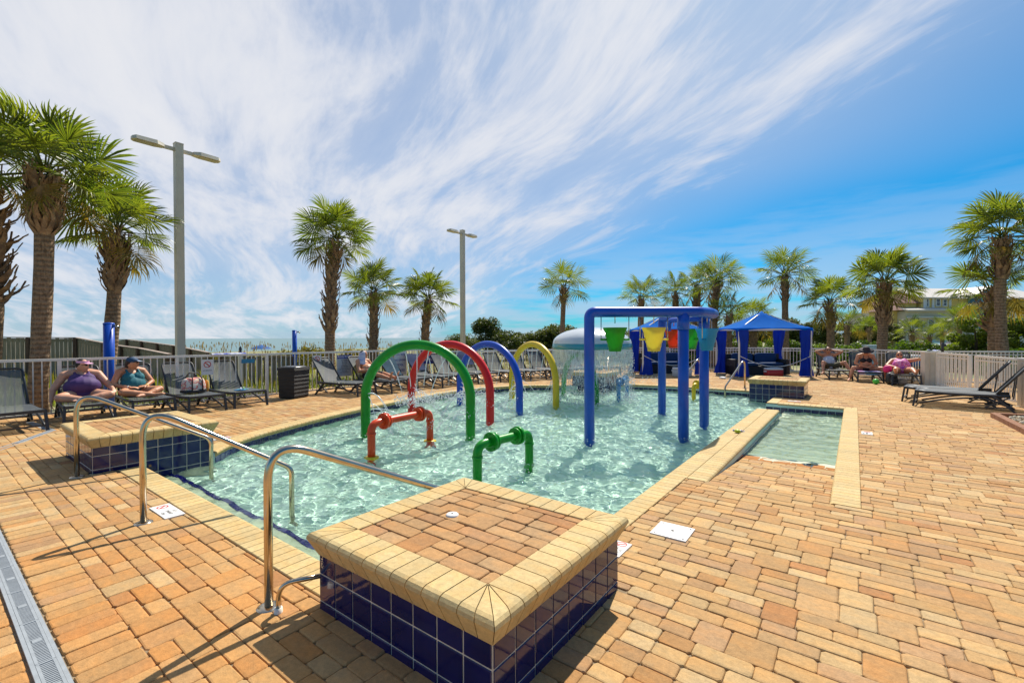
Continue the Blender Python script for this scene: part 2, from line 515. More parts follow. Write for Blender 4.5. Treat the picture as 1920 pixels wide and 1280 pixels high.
# ------------------------------------------------------------------ water
def water_mesh(x0, x1, y0, y1, step, amp, seed):
    r = np.random.default_rng(seed)
    nx, ny = int((x1 - x0) / step) + 1, int((y1 - y0) / step) + 1
    X, Y = np.meshgrid(np.linspace(x0, x1, nx), np.linspace(y0, y1, ny), indexing='ij')
    Z = np.zeros_like(X)
    for k in range(64):
        lam = 0.06 * (13 ** r.random())
        th = r.random() * 2 * PI
        a = amp * (lam / 0.5) ** 0.95
        ph = r.random() * 6.28
        wob = 0.7 * np.sin(X * r.normal(0, 1.0) + Y * r.normal(0, 1.0) + r.random() * 6.28)
        Z += a * np.sin((X * math.cos(th) + Y * math.sin(th)) * 2 * PI / lam + ph + wob)
    for (cx, cy, ra) in ((-5.67, 11.1, 1.07), (-6.2, 5.4, 0.7), (-6.9, 6.9, 0.8), (-7.1, 8.5, 0.8), (-6.8, 10.0, 0.8), (-3.1, 8.6, 1.0), (-3.5, 4.5, .5), (-5.5, 4.5, .6)):
        D = np.hypot(X - cx, Y - cy)
        Z += amp * 1.4 * np.exp(-np.abs(D - ra) / 0.8) * np.cos(D * 30)
    v = np.stack([X, Y, WATER + Z], -1).reshape(-1, 3)
    idx = np.arange(nx * ny).reshape(nx, ny)
    f = np.stack([idx[:-1, :-1], idx[1:, :-1], idx[1:, 1:], idx[:-1, 1:]], -1).reshape(-1, 4)
    me = bpy.data.meshes.new('pool_water')
    me.vertices.add(len(v)); me.vertices.foreach_set('co', v.ravel().astype(np.float32))
    me.loops.add(f.size); me.loops.foreach_set('vertex_index', f.ravel().astype(np.int32))
    me.polygons.add(len(f)); me.polygons.foreach_set('loop_start', np.arange(0, f.size, 4, dtype=np.int32))
    me.polygons.foreach_set('use_smooth', np.ones(len(f), dtype=bool))
    me.update(); me.validate()
    return me
def water_mat():
    mt, g, b = new_mat('clear pool water')
    nt = g.nt
    gl = g.node('ShaderNodeBsdfGlass'); gl.inputs['IOR'].default_value = 1.33; gl.inputs['Roughness'].default_value = 0.0
    gl.inputs['Color'].default_value = (0.93, 1.0, 0.97, 1)
    nt.links.new(gl.outputs[0], nt.nodes['Material Output'].inputs[0])
    return mt
MT['water'] = water_mat()
wo = link_mesh('pool_water', water_mesh(-9.8, XR0 + 0.02, 1.7, 14.9, 0.018, 0.0030, 3))
wo.data.materials.append(MT['water'])
tag(wo, kind='structure')
wo2 = link_mesh('wading_water', water_mesh(-1.27, -0.16, 5.1, 12.2, 0.02, 0.0019, 5))
wo2.data.materials.append(MT['water'])
tag(wo2, kind='structure')
sd.cycles.is_caustics_light = True
for o in (wo, wo2): o.cycles.is_caustics_caster = True
for n in ('pool_basin', 'wading_floor', 'entry_ramp', 'entry_step'): bpy.data.objects[n].cycles.is_caustics_receiver = True

# ------------------------------------------------------------------ pavers
off_curve = []
for i, p in enumerate(LEFT_CURVE):
    a = LEFT_CURVE[max(0, i - 1)]; b = LEFT_CURVE[min(len(LEFT_CURVE) - 1, i + 1)]
    t = (b - a).normalized(); off_curve.append(p + Vector((-t.y, t.x)) * 0.22)
COPE_W = 0.24
DECK_LOOP = [Vector(q) for q in ((-6.95, 1.47), (-1.48, 1.47), (-1.48, 5.13), (0.05, 5.13), (0.05, 12.33), (-1.45, 12.33), (-1.45, 14.74),
                                 (-4.65, 14.74), (-6.0, 14.47), (-6.5, 13.85))] + list(reversed(off_curve)) + [Vector((-7.0, 2.4))]
EXCL = [(-2.44, -1.19, 1.42, 2.64), (-8.37, -7.02, 1.25, 2.5), (-2.25, -0.98, 13.4, 14.55), (-7.35, -6.2, 12.95, 14.0), (-14, 7, 0.325, 0.44)]

def poly_area(P):
    return 0.5 * abs(sum(P[i][0] * P[(i + 1) % len(P)][1] - P[(i + 1) % len(P)][0] * P[i][1] for i in range(len(P))))
def clip(P, px, py, nx, ny):
    """keep the side where (p - (px,py)).n >= 0"""
    out = []
    for i in range(len(P)):
        a, b = P[i], P[(i + 1) % len(P)]
        da = (a[0] - px) * nx + (a[1] - py) * ny; db = (b[0] - px) * nx + (b[1] - py) * ny
        if da >= 0: out.append(a)
        if (da >= 0) != (db >= 0):
            t = da / (da - db); out.append((a[0] + (b[0] - a[0]) * t, a[1] + (b[1] - a[1]) * t))
    return out
def inside(x, y, loop):
    c = False; n = len(loop); j = n - 1
    for i in range(n):
        xi, yi, xj, yj = loop[i][0], loop[i][1], loop[j][0], loop[j][1]
        if (yi > y) != (yj > y) and x < (xj - xi) * (y - yi) / (yj - yi) + xi: c = not c
        j = i
    return c
LB = (min(p[0] for p in DECK_LOOP) - .4, max(p[0] for p in DECK_LOOP) + .4, min(p[1] for p in DECK_LOOP) - .4, max(p[1] for p in DECK_LOOP) + .4)
SEGS = []
for i in range(len(DECK_LOOP)):
    a, b = DECK_LOOP[i], DECK_LOOP[(i + 1) % len(DECK_LOOP)]
    d = (b - a)
    if d.length < 1e-6: continue
    n = Vector((d.y, -d.x)).normalized()          # outward for a counter-clockwise loop
    SEGS.append((a, b, n))
def trim(P, pool=True):
    """cut a paver outline at the coping, the pedestals and the drain"""
    x0, x1 = min(p[0] for p in P), max(p[0] for p in P); y0, y1 = min(p[1] for p in P), max(p[1] for p in P)
    for ex0, ex1, ey0, ey1 in EXCL:
        if x1 > ex0 and x0 < ex1 and y1 > ey0 and y0 < ey1:
            best = max((clip(P, ex0, 0, -1, 0), clip(P, ex1, 0, 1, 0), clip(P, 0, ey0, 0, -1), clip(P, 0, ey1, 0, 1)), key=lambda q: poly_area(q) if len(q) > 2 else 0)
            if len(best) < 3: return None
            P = best
    if pool and x1 > LB[0] and x0 < LB[1] and y1 > LB[2] and y0 < LB[3]:
        ins = [inside(p[0], p[1], DECK_LOOP) for p in P]
        if all(ins): return None
        if any(ins):
            cand = []
            cx, cy = (x0 + x1) / 2, (y0 + y1) / 2
            for a, b, n in SEGS:
                d = b - a; L2 = d.length_squared
                t = max(0, min(1, ((cx - a.x) * d.x + (cy - a.y) * d.y) / L2))
                dist = math.hypot(a.x + d.x * t - cx, a.y + d.y * t - cy)
                if dist < 0.25:
                    q = clip(P, a.x, a.y, n.x, n.y)
                    if len(q) > 2:
                        mx = sum(z[0] for z in q) / len(q); my = sum(z[1] for z in q) / len(q)
                        if not inside(mx, my, DECK_LOOP): cand.append(q)
            if not cand: return None
            P = max(cand, key=poly_area)
    if len(P) < 3 or poly_area(P) < 0.0016: return None
    return P

PCOL = [(0.432, 0.254, 0.104), (0.451, 0.278, 0.116), (0.478, 0.318, 0.146), (0.414, 0.222, 0.083), (0.396, 0.24, 0.119), (0.4, 0.235, 0.105), (0.488, 0.342, 0.171), (0.38, 0.225, 0.105), (0.423, 0.263, 0.119), (0.377, 0.185, 0.071)]
PW = [6, 8, 7, 2.5, 4, 1.3, 4, .4, 7, 0.8]
def paver_color(x, y):
    c = Vector(rng.choices(PCOL, PW)[0]) * rng.uniform(0.90, 1.08)
    # deeper orange stones round the near rail, paler towards the right
    if x < -1.5 and y < 2:
        w = math.exp(-((x + 3.2) ** 2 + (y - 1.0) ** 2) / 3.5) * rng.random() ** .7
        c = c.lerp(Vector((0.46, 0.20, 0.05)), 0.7 * w)
    return c
def layout(x0, x1, y0, y1, seed):
    """mixed three-size cobble: bands 0.216 deep made of blocks and stacked thin stones"""
    r = random.Random(seed); res = []
    B = 0.212; y = y0
    while y < y1 - 1e-6:
        x = x0 - r.random() * 0.3
        h = B / 2
        while x < x1:
            k = r.random()
            if k < 0.34:
                w = r.choice((0.165, 0.165, 0.21)); res.append((x, x + w, y, y + B)); x += w
            elif k < 0.62:
                w = r.choice((0.165, 0.165, 0.21)); res += [(x, x + w, y, y + h), (x, x + w, y + h, y + B)]; x += w
            else:
                a, b = (0.165, 0.27) if r.random() < 0.5 else (0.27, 0.165)
                res += [(x, x + a, y, y + h), (x + a, x + a + b, y, y + h), (x, x + b, y + h, y + B), (x + b, x + a + b, y + h, y + B)]; x += a + b
        y += B
    return res

def paver_shape(P, z, gap, cham, near, zf=None, tilt=True):
    """outline -> verts/faces of one stone with rounded corners and a worn edge"""
    cx = sum(p[0] for p in P) / len(P); cy = sum(p[1] for p in P) / len(P)
    if sum(P[i][0] * P[(i + 1) % len(P)][1] - P[(i + 1) % len(P)][0] * P[i][1] for i in range(len(P))) < 0: P = P[::-1]
    Q = []
    n = len(P)
    for i in range(n):
        a, b, c = P[i - 1], P[i], P[(i + 1) % n]
        if near:
            l1 = math.hypot(a[0] - b[0], a[1] - b[1]); l2 = math.hypot(c[0] - b[0], c[1] - b[1])
            k1 = min(0.35, rng.uniform(.007, .019) / max(l1, 1e-6)); k2 = min(0.35, rng.uniform(.007, .019) / max(l2, 1e-6))
            Q += [(b[0] + (a[0] - b[0]) * k1, b[1] + (a[1] - b[1]) * k1), (b[0] + (c[0] - b[0]) * k2, b[1] + (c[1] - b[1]) * k2)]
        else: Q.append(b)
    if near: Q = [(a + rng.gauss(0, .0012), b + rng.gauss(0, .0012)) for a, b in Q]
    sx, sy = max(p[0] for p in P) - min(p[0] for p in P), max(p[1] for p in P) - min(p[1] for p in P)
    def ring(d, zz):
        fx, fy = max(0.2, 1 - 2 * d / max(sx, .02)), max(0.2, 1 - 2 * d / max(sy, .02))
        return [(cx + (q[0] - cx) * fx, cy + (q[1] - cy) * fy, zz) for q in Q]
    tx, ty = (rng.gauss(0, .006), rng.gauss(0, .006)) if tilt else (0, 0)
    V = ring(gap, z - 0.035) + ring(gap, z - cham * 0.8) + ring(gap + cham * 0.4, z - cham * 0.24) + [(a, b, c + rng.gauss(0, .0006)) for a, b, c in ring(gap + cham * 1.25, z)]
    V = [(x, y, zz + (x - cx) * tx + (y - cy) * ty + (zf(y) if zf else 0)) for x, y, zz in V]
    k = len(Q)
    F = []
    for r_ in range(3):
        F += [(r_ * k + i, r_ * k + (i + 1) % k, (r_ + 1) * k + (i + 1) % k, (r_ + 1) * k + i) for i in range(k)]
    F.append(tuple(3 * k + i for i in range(k)))
    return V, F

stones = []            # (outline, z, z-function)
for (x0, x1, y0, y1) in layout(-13.2, 4.1, 0.70, 23.0, 11):
    P = trim([(x0, y0), (x1, y0), (x1, y1), (x0, y1)])
    if P: stones.append((P, None))
for (x0, x1, y0, y1) in layout(-13.2, 4.1, -3.2, 0.06, 12):
    P = trim([(x0, y0), (x1, y0), (x1, y1), (x0, y1)])
    if P: stones.append((P, None))
x = -13.2
while x < 4.1:
    w = rng.uniform(0.105, 0.118)
    stones.append(([(x, 0.445), (x + w, 0.445), (x + w, 0.70), (x, 0.70)], None))
    stones.append(([(x, 0.065), (x + w, 0.065), (x + w, 0.32), (x, 0.32)], None))
    x += w
for (x0, x1, y0, y1) in layout(-1.255, -0.185, 5.14, 7.24, 13):
    x0, x1 = max(x0, -1.255), min(x1, -0.185); y1 = min(y1, 7.24)
    if x1 - x0 > 0.03 and y1 - y0 > .03: stones.append(([(x0, y0), (x1, y0), (x1, y1), (x0, y1)], ramp_z))

def shown(cx, cy, z=0):
    q = cam_project((cx, cy, z))
    return q if q and -60 < q[0] < 1980 and q[1] < 1340 else None
def wide(cx, cy):
    q = cam_project((cx, cy, 0))
    return math.hypot(cx, cy) < 6 and cy > -2.2 or (q is not None and -1500 < q[0] < 3400)
def hidden_by_block(cx, cy):
    return -2.6 < cx - 0 < -1.0 and 1.2 < cy < 2.8
rec = []
for P, zf in stones:
    cx = sum(p[0] for p in P) / len(P); cy = sum(p[1] for p in P) / len(P)
    q = shown(cx, cy)
    if not q:
        if not wide(cx, cy): continue
        q = (0, 0, 99)
    rec.append((poly_area(P) / q[2] ** 3 if q[2] < 90 else 0, P, zf, cx, cy, q[2]))
rec.sort(key=lambda t: -t[0])
PAVE_ONE = 300
bv, bf, bc = [], [], []
for i, (_, P, zf, cx, cy, dep) in enumerate(rec):
    near = dep < 9
    V, F = paver_shape(P, rng.gauss(0, 0.0018) if dep < 14 else rng.gauss(0, .001), rng.uniform(.0004, .0016), rng.uniform(.006, .0095), near, zf)
    col = paver_color(cx, cy)
    if zf and cy > 6.95: col = Vector((0.36, 0.15, 0.035)) * rng.uniform(.8, 1.2)      # wet stones at the water's edge
    if i < PAVE_ONE:
        vv = [(a - cx, b - cy, c) for a, b, c in V]
        me = mesh_from('paver', vv, F, MT['paver']); pos_attr(me, [col] * len(F))
        link_mesh('paver', me, ramp if zf else deck, (cx, cy, 0))
    else:
        b = len(bv); bv += V; bf += [tuple(k + b for k in f) for f in F]; bc += [col] * len(F)
me = mesh_from('pavers', bv, bf, MT['paver']); pos_attr(me, bc)
tag(link_mesh('pavers', me, deck), kind='stuff')

# ------------------------------------------------------------------ coping bricks
COPCOL = (0.56, 0.43, 0.205)
def cop_color():
    return Vector(COPCOL).lerp(Vector((0.50, 0.345, 0.15)), rng.random() * 0.6) * rng.uniform(0.92, 1.05)
def cope_prof(W, zt=0.006, drop=0.085, under=0.09, slant=0.03):
    return [(0, zt - 0.06), (0, zt - .004), (.004, zt), (W - 0.034, zt), (W - 0.014, zt - 0.006), (W - 0.003, zt - 0.018), (W, zt - 0.034),
            (W - slant, zt - drop), (W - under, zt - drop)]
def cope_piece(a, b, na, nb, prof, m0=0.0, m1=0.0, gap=0.003):
    """a,b: ends on the deck edge; na,nb: horizontal normals towards the nose; m: mitre slopes"""
    a, b, na, nb = Vector(a), Vector(b), Vector(na), Vector(nb)
    t = (b - a).normalized()
    V = []
    for (p, nn, mm, gg) in ((a, na, m0, gap), (b, nb, m1, -gap)):
        for u, z in prof:
            q = p + nn * u + t * (mm * u + gg)
            V.append((q.x, q.y, z))
    k = len(prof)
    F = [(i, (i + 1) % k, k + (i + 1) % k, k + i) for i in range(k)]
    F += [tuple(range(k - 1, -1, -1)), tuple(range(k, 2 * k))]
    return V, F
cope = []       # (verts, faces, rank)
def run(pts, normals, prof, step=0.102):
    """bricks along a polyline"""
    d = [0]
    for i in range(1, len(pts)): d.append(d[-1] + (pts[i] - pts[i - 1]).length)
    n = max(1, round(d[-1] / step)); 
    def at(s):
        s = min(max(s, 0), d[-1]); i = 1
        while i < len(d) - 1 and d[i] < s: i += 1
        k = (s - d[i - 1]) / max(1e-9, d[i] - d[i - 1])
        return pts[i - 1].lerp(pts[i], k), (normals[i - 1].lerp(normals[i], k)).normalized()
    for j in range(n):
        a, na = at(d[-1] * j / n); b, nb = at(d[-1] * (j + 1) / n)
        V, F = cope_piece(a, b, na, nb, prof)
        c = Vector((sum(v[0] for v in V) / len(V), sum(v[1] for v in V) / len(V), 0))
        q = cam_project(c)
        cope.append((-(1 / q[2] ** 2.6) if q and -50 < q[0] < 1970 and q[1] < 1330 else 0, V, F))
v2 = lambda x, y: Vector((x, y))
def straight(a, b, n, W, **kw): run([v2(*a), v2(*b)], [v2(*n), v2(*n)], cope_prof(W, **kw))
straight((-6.93, 1.475), (-2.46, 1.475), (0, 1), 0.25)
straight((XR1, 2.66), (XR1, 5.12), (-1, 0), 0.215)
straight((-1.472, 5.12), (-1.472, 11.0), (-1, 0), 0.222)
straight((-1.468, 5.12), (-1.468, 11.0), (1, 0), 0.212, drop=0.10, slant=0.035)
straight((0.05, 5.14), (0.05, 12.12), (-1, 0), 0.235)
straight((-1.42, 12.335), (0.05, 12.335), (0, -1), 0.24)
straight((-1.43, 12.11), (-1.43, 13.38), (-1, 0), 0.235)
straight((-2.3, 14.74), (-4.62, 14.74), (0, -1), 0.25)
straight((-4.65, 14.735), (-5.98, 14.46), (0.2, -0.98), 0.25)
straight((-6.0, 14.45), (-6.36, 14.02), (0.75, -0.66), 0.25)
cn = []
for i, p in enumerate(LEFT_CURVE):
    a = LEFT_CURVE[max(0, i - 1)]; b = LEFT_CURVE[min(len(LEFT_CURVE) - 1, i + 1)]
    t = (b - a).normalized(); cn.append(Vector((t.y, -t.x)))
run(off_curve, cn, cope_prof(0.25))
cope.sort(key=lambda t: t[0])
cv, cf, cc = [], [], []
edge = tag(link_mesh('pool_edge', mesh_from('pool_edge', [(-1.47, 10.98, -0.5), (-1.47, 5.2, -0.5), (-1.47, 5.2, -0.09), (-1.47, 10.98, -0.09)], [(0, 1, 2, 3)], MT['grout'])), kind='structure')
for i, (rk, V, F) in enumerate(cope):
    col = cop_color()
    if i < 290 and rk < 0:
        c = Vector(V[0]); me = mesh_from('coping_brick', [Vector(v) - c for v in V], F, MT['coping']); pos_attr(me, [col] * len(F))
        link_mesh('coping_brick', me, edge, c)
    else:
        b = len(cv); cv += V; cf += [tuple(k + b for k in f) for f in F]; cc += [col] * len(F)
me = mesh_from('coping_bricks', cv, cf, MT['coping']); pos_attr(me, cc)
tag(link_mesh('coping_bricks', me, edge), kind='stuff')

# waterline tiles: shared bevelled tile
def tile_mesh(s=0.1455, t=0.005, c=0.002):
    h = s / 2
    V = [(-h, 0, -h), (h, 0, -h), (h, 0, h), (-h, 0, h)] + [(x, -t + c, z) for x, z in ((-h, -h), (h, -h), (h, h), (-h, h))] + \
        [(x, -t, z) for x, z in ((-h + c, -h + c), (h - c, -h + c), (h - c, h - c), (-h + c, h - c))]
    F = []
    for r_ in range(2): F += [(r_ * 4 + i, r_ * 4 + (i + 1) % 4, r_ * 4 + 4 + (i + 1) % 4, r_ * 4 + 4 + i) for i in range(4)]
    F.append((8, 9, 10, 11))
    return mesh_from('tile', V, F, MT['navy'])
TILE = tile_mesh()
def tile_row(a, b, z, parent, n2, name='waterline_tile', pitch=0.155):
    """tiles from a to b, facing n2"""
    a, b = Vector(a), Vector(b); L_ = (b - a).length; n = round(L_ / pitch)
    if n < 1: return
    sx_ = L_ / n / pitch; pitch = L_ / n; off = 0.0
    t = (b - a).normalized(); rz = math.atan2(n2[1], n2[0]) + PI / 2
    ro = root_loc(parent)
    for i in range(n):
        p = a + t * (off + pitch * (i + 0.5))
        o = link_mesh(name, TILE, parent, Vector((p.x + n2[0] * 0.001, p.y + n2[1] * 0.001, z)) - ro)
        o.rotation_euler = (0, 0, rz); o.scale = (sx_, 1, 1); o.cycles.is_caustics_receiver = True
for i in range(len(LEFT_CURVE) - 1):
    pass
acc = [LEFT_CURVE[0]]
for p in LEFT_CURVE[1:]:
    while (p - acc[-1]).length > 0.156:
        acc.append(acc[-1] + (p - acc[-1]).normalized() * 0.155)
for a, b in zip(acc, acc[1:]):
    t = (b - a).normalized(); n = (t.y, -t.x)
    o = link_mesh('waterline_tile', TILE, basin, ((a.x + b.x) / 2 + n[0] * .002, (a.y + b.y) / 2 + n[1] * .002, -0.155))
    o.rotation_euler = (0, 0, math.atan2(n[1], n[0]) + PI / 2)
tile_row((-1.66, 12.1), (-0.18, 12.1), -0.16, basin, (0, -1))
tile_row((-2.3, 14.5), (-4.6, 14.5), -0.16, basin, (0, -1))
tile_row((-4.6, 14.5), (-5.9, 14.25), -0.16, basin, (0.19, -0.98))
tile_row((-1.26, 5.6), (-1.26, 11.0), -0.17, basin, (1, 0))
tile_row((-1.66, 13.35), (-1.66, 12.15), -0.16, basin, (-1, 0))

# ------------------------------------------------------------------ tiled pedestals
def pedestal(x0, x1, y0, y1, zt, label, cover=None):
    """x0..y1: outer edge of the coping"""
    cx, cy = (x0 + x1) / 2, (y0 + y1) / 2
    t = thing('tiled_pedestal', (cx, cy, 0), label, 'pedestal', 'tiled pedestals at the pool corners')
    O = 0.055
    bx0, bx1, by0, by1 = x0 + O - cx, x1 - O - cx, y0 + O - cy, y1 - O - cy
    b = MB(); b.box(((bx0 + bx1) / 2, (by0 + by1) / 2, -0.1), (bx1 - bx0, by1 - by0, 2 * (zt - 0.12) + 0.2 - 0.0))
    b = MB(); b.box(((bx0 + bx1) / 2, (by0 + by1) / 2, (zt - 0.10 - 0.5) / 2), (bx1 - bx0, by1 - by0, zt - 0.10 + 0.5))
    b.build('grout_body', MT['grout'], t).cycles.is_caustics_receiver = True
    for z in (0.1225 + 0.155, 0.1225, 0.1225 - 0.155, 0.1225 - 0.31):
        for a, bb_, n in (((bx0, by0), (bx1, by0), (0, -1)), ((bx1, by0), (bx1, by1), (1, 0)), ((bx1, by1), (bx0, by1), (0, 1)), ((bx0, by1), (bx0, by0), (-1, 0))):
            if z < -0.1 and not (cover and n in cover): continue
            tile_row(Vector(a) + Vector((cx, cy)), Vector(bb_) + Vector((cx, cy)), z, t, n, 'tile')
    W = 0.205
    ix0, ix1, iy0, iy1 = x0 + W - cx, x1 - W - cx, y0 + W - cy, y1 - W - cy
    prof = [(0, zt - 0.06), (0, zt - .003), (.003, zt), (W - 0.035, zt), (W - 0.016, zt - 0.006), (W - 0.004, zt - 0.018), (W, zt - 0.034), (W - 0.05, zt - 0.135), (W - 0.12, zt - 0.135)]
    for a, bb_, n in (((ix0, iy0), (ix1, iy0), (0, -1)), ((ix1, iy0), (ix1, iy1), (1, 0)), ((ix1, iy1), (ix0, iy1), (0, 1)), ((ix0, iy1), (ix0, iy0), (-1, 0))):
        a, bb_, n = Vector(a), Vector(bb_), Vector(n)
        L_ = (bb_ - a).length; k = max(1, round(L_ / 0.105))
        pieces = [(a, a, -1.0, -0.48), (a, a, -0.48, 0.0)] + [(a.lerp(bb_, i / k), a.lerp(bb_, (i + 1) / k), 0, 0) for i in range(k)] + [(bb_, bb_, 0.0, 0.48), (bb_, bb_, 0.48, 1.0)]
        td = (bb_ - a).normalized()
        for p, q, m0, m1 in pieces:
            if p == q: p = p - td * 0.0005; q = q + td * 0.0005
            V, F = cope_piece(p, q, n, n, prof, m0, m1, 0.0030)
            c = Vector(V[0]); me = mesh_from('coping_brick', [Vector(v) - c for v in V], F, MT['coping']); pos_attr(me, [cop_color()] * len(F))
            link_mesh('coping_brick', me, t, c)
    s = MB(); s.box(((ix0 + ix1) / 2, (iy0 + iy1) / 2, zt - 0.06), (ix1 - ix0, iy1 - iy0, 0.09)); s.build('bedding', MT['mortar'], t)
    for (a0, a1, b0, b1) in layout(ix0, ix1, iy0 + 0.001, iy1, int(abs(x0) * 100)):
        a0, a1, b1 = max(a0, ix0), min(a1, ix1), min(b1, iy1)
        if a1 - a0 < 0.03 or b1 - b0 < 0.03: continue
        V, F = paver_shape([(a0, b0), (a1, b0), (a1, b1), (a0, b1)], zt - 0.004 + rng.gauss(0, .0015), .002, .007, True)
        mx, my = (a0 + a1) / 2, (b0 + b1) / 2
        me = mesh_from('paver', [(v[0] - mx, v[1] - my, v[2]) for v in V], F, MT['paver']); tc_ = Vector(rng.choices(PCOL, PW)[0]).lerp(Vector((.42, .21, .09)), .45) * rng.uniform(.82, .98); pos_attr(me, [tc_] * len(F))
        link_mesh('paver', me, t, (mx, my, 0))
    return t
pedestal(-2.51, -1.115, 1.36, 2.68, 0.44, 'large tiled pedestal in the foreground with a paver top inside cream coping', [(0, 1), (-1, 0)])
pedestal(-8.46, -6.92, 1.20, 2.54, 0.43, 'tiled pedestal behind the left pair of handrails, near the women on loungers', [(1, 0), (0, 1)])
pedestal(-2.28, -0.95, 13.35, 14.6, 0.44, 'tiled pedestal at the far right corner of the pool, in front of the blue cabana', [(0, -1), (-1, 0)])
pedestal(-7.4, -6.15, 12.95, 14.05, 0.44, 'tiled pedestal at the back of the pool behind the water mushroom', [(0, -1), (1, 0)])

# ------------------------------------------------------------------ trench drain
def drain_run(a, b, w, label):
    a, b = Vector(a), Vector(b); L_ = (b - a).length
    ang = math.atan2(b.y - a.y, b.x - a.x)
    t = thing('trench_drain', (a.x, a.y, 0), label, 'drain', None, ang)
    c = MB(); c.box((L_ / 2, 0, -0.02), (L_, w * 0.8, 0.02)); c.build('channel', MT['dark'], t)
    e = MB(); e.box((L_ / 2, w / 2 - 0.008, -0.008), (L_, 0.016, 0.024)); e.box((L_ / 2, -w / 2 + 0.008, -0.008), (L_, 0.016, 0.024)); e.build('frame', MT['drain'], t)
    gm = MB(); s = 0.5
    gm.box((s / 2 - 0.002, w / 2 - 0.023, 0), (s - 0.006, 0.012, 0.016)); gm.box((s / 2 - 0.002, -w / 2 + 0.023, 0), (s - 0.006, 0.012, 0.016))
    k = 0.006
    while k < s - 0.01:
        gm.box((k, 0, 0), (0.0095, w - 0.045, 0.014)); k += 0.0165
    gm.box((s / 2, 0, 0.001), (0.035, 0.035, 0.016)); gm.box((0.004, 0, 0.0), (0.012, w - 0.04, 0.017))
    me = gm.mesh('grate', MT['drain'])
    for i in range(int(L_ / s)): link_mesh('grate', me, t, (i * s, 0, -0.003))
    return t
drain_run((-9.6, 0.383), (3.9, 0.383), 0.105, 'grey slotted trench drain running along the pavers at the lower left')
drain_run((-10.85, 1.43), (-9.55, 0.72), 0.10, 'short grey drain strip angled beside the left pedestal')
drain_run((-12.3, 1.35), (-10.8, 1.45), 0.10, 'grey drain strip under the leftmost lounger')

# ------------------------------------------------------------------ stainless handrails
def arc3(c, r, a0, a1, ux, uz, n=8):
    return [c + ux * (r * math.cos(a0 + (a1 - a0) * i / n)) + uz * (r * math.sin(a0 + (a1 - a0) * i / n)) for i in range(n + 1)]
Z3 = Vector((0, 0, 1))
def fillet(P, rads, n=7):
    """polyline with rounded corners"""
    P = [Vector(p) for p in P]; out = [P[0]]
    for i in range(1, len(P) - 1):
        a, b, c = P[i - 1], P[i], P[i + 1]
        u, v = (a - b).normalized(), (c - b).normalized()
        ang = u.angle(v); r = rads[i - 1] if hasattr(rads, '__len__') else rads
        d = min(r / math.tan(ang / 2), (a - b).length * .49, (c - b).length * .49)
        p0, p1 = b + u * d, b + v * d
        for k in range(n + 1):
            t = k / n
            out.append((1 - t) ** 2 * p0 + 2 * t * (1 - t) * b + t * t * p1)
    out.append(P[-1])
    return out
def handrail(base, end, ztop, zend, zwater, label, r=0.024):
    b, e = Vector((*base, 0)), Vector((*end, 0))
    t = thing('handrail', b, label, 'handrail', 'stainless handrails at the pool steps')
    d = e - b
    h = d.normalized()
    P = [Vector((0, 0, 0)), Vector((0, 0, ztop + 0.05)), d + Z3 * (zend + 0.02), d + Z3 * zwater]
    m1 = MB(); m1.tube(fillet(P, [0.16, 0.13], 12), r, 14); o = m1.build('rail_tube', MT['steel'], t)
    f = MB(); f.lathe([(0.0, 0.012), (r + .004, 0.012), (0.05, 0.009), (0.066, 0.003), (0.068, -0.004)], (0, 0, 0), 20); f.build('flange', MT['steel'], t)
    o.cycles.is_caustics_receiver = True
    return t
handrail((-7.00, 1.13), (-6.41, 2.26), 0.92, 0.28, -0.4, 'farthest stainless handrail, beside the left tiled pedestal')
handrail((-4.79, 1.18), (-4.33, 2.21), 0.94, 0.28, -0.4, 'middle stainless handrail beside the white depth marker')
handrail((-2.70, 1.24), (-2.42, 2.95), 0.92, 0.12, -0.3, 'stainless handrail closest to the camera, sloping behind the foreground pedestal')
t = thing('grab_pipe', (-2.60, 1.245, 0), 'short bent steel pipe at the left foot of the foreground pedestal', 'pipe')
q = MB(); q.tube(fillet([(0, 0, 0), (0.01, 0.0, 0.165), (0.16, 0.19, 0.185)], 0.09, 8), 0.014, 10); q.build('bent_tube', MT['steel'], t)
q = MB(); q.lathe([(0.0, .03), (.022, .03), (.024, 0)], (0, 0, 0), 12); q.build('collar', MT['white'], t)
for nm, (bx, by), (ex, ey) in (('thin steel ladder rail at the back of the pool, left of the blue posts', (-7.15, 15.3), (-6.6, 14.0)),
                               ('steel ladder rail at the back of the pool between the blue posts', (-4.0, 15.4), (-4.3, 14.2)),
                               ('steel ladder rail beside the far right tiled pedestal', (-2.65, 15.2), (-2.95, 14.0))):
    handrail((bx, by), (ex, ey), 0.86, 0.10, -0.3, nm)

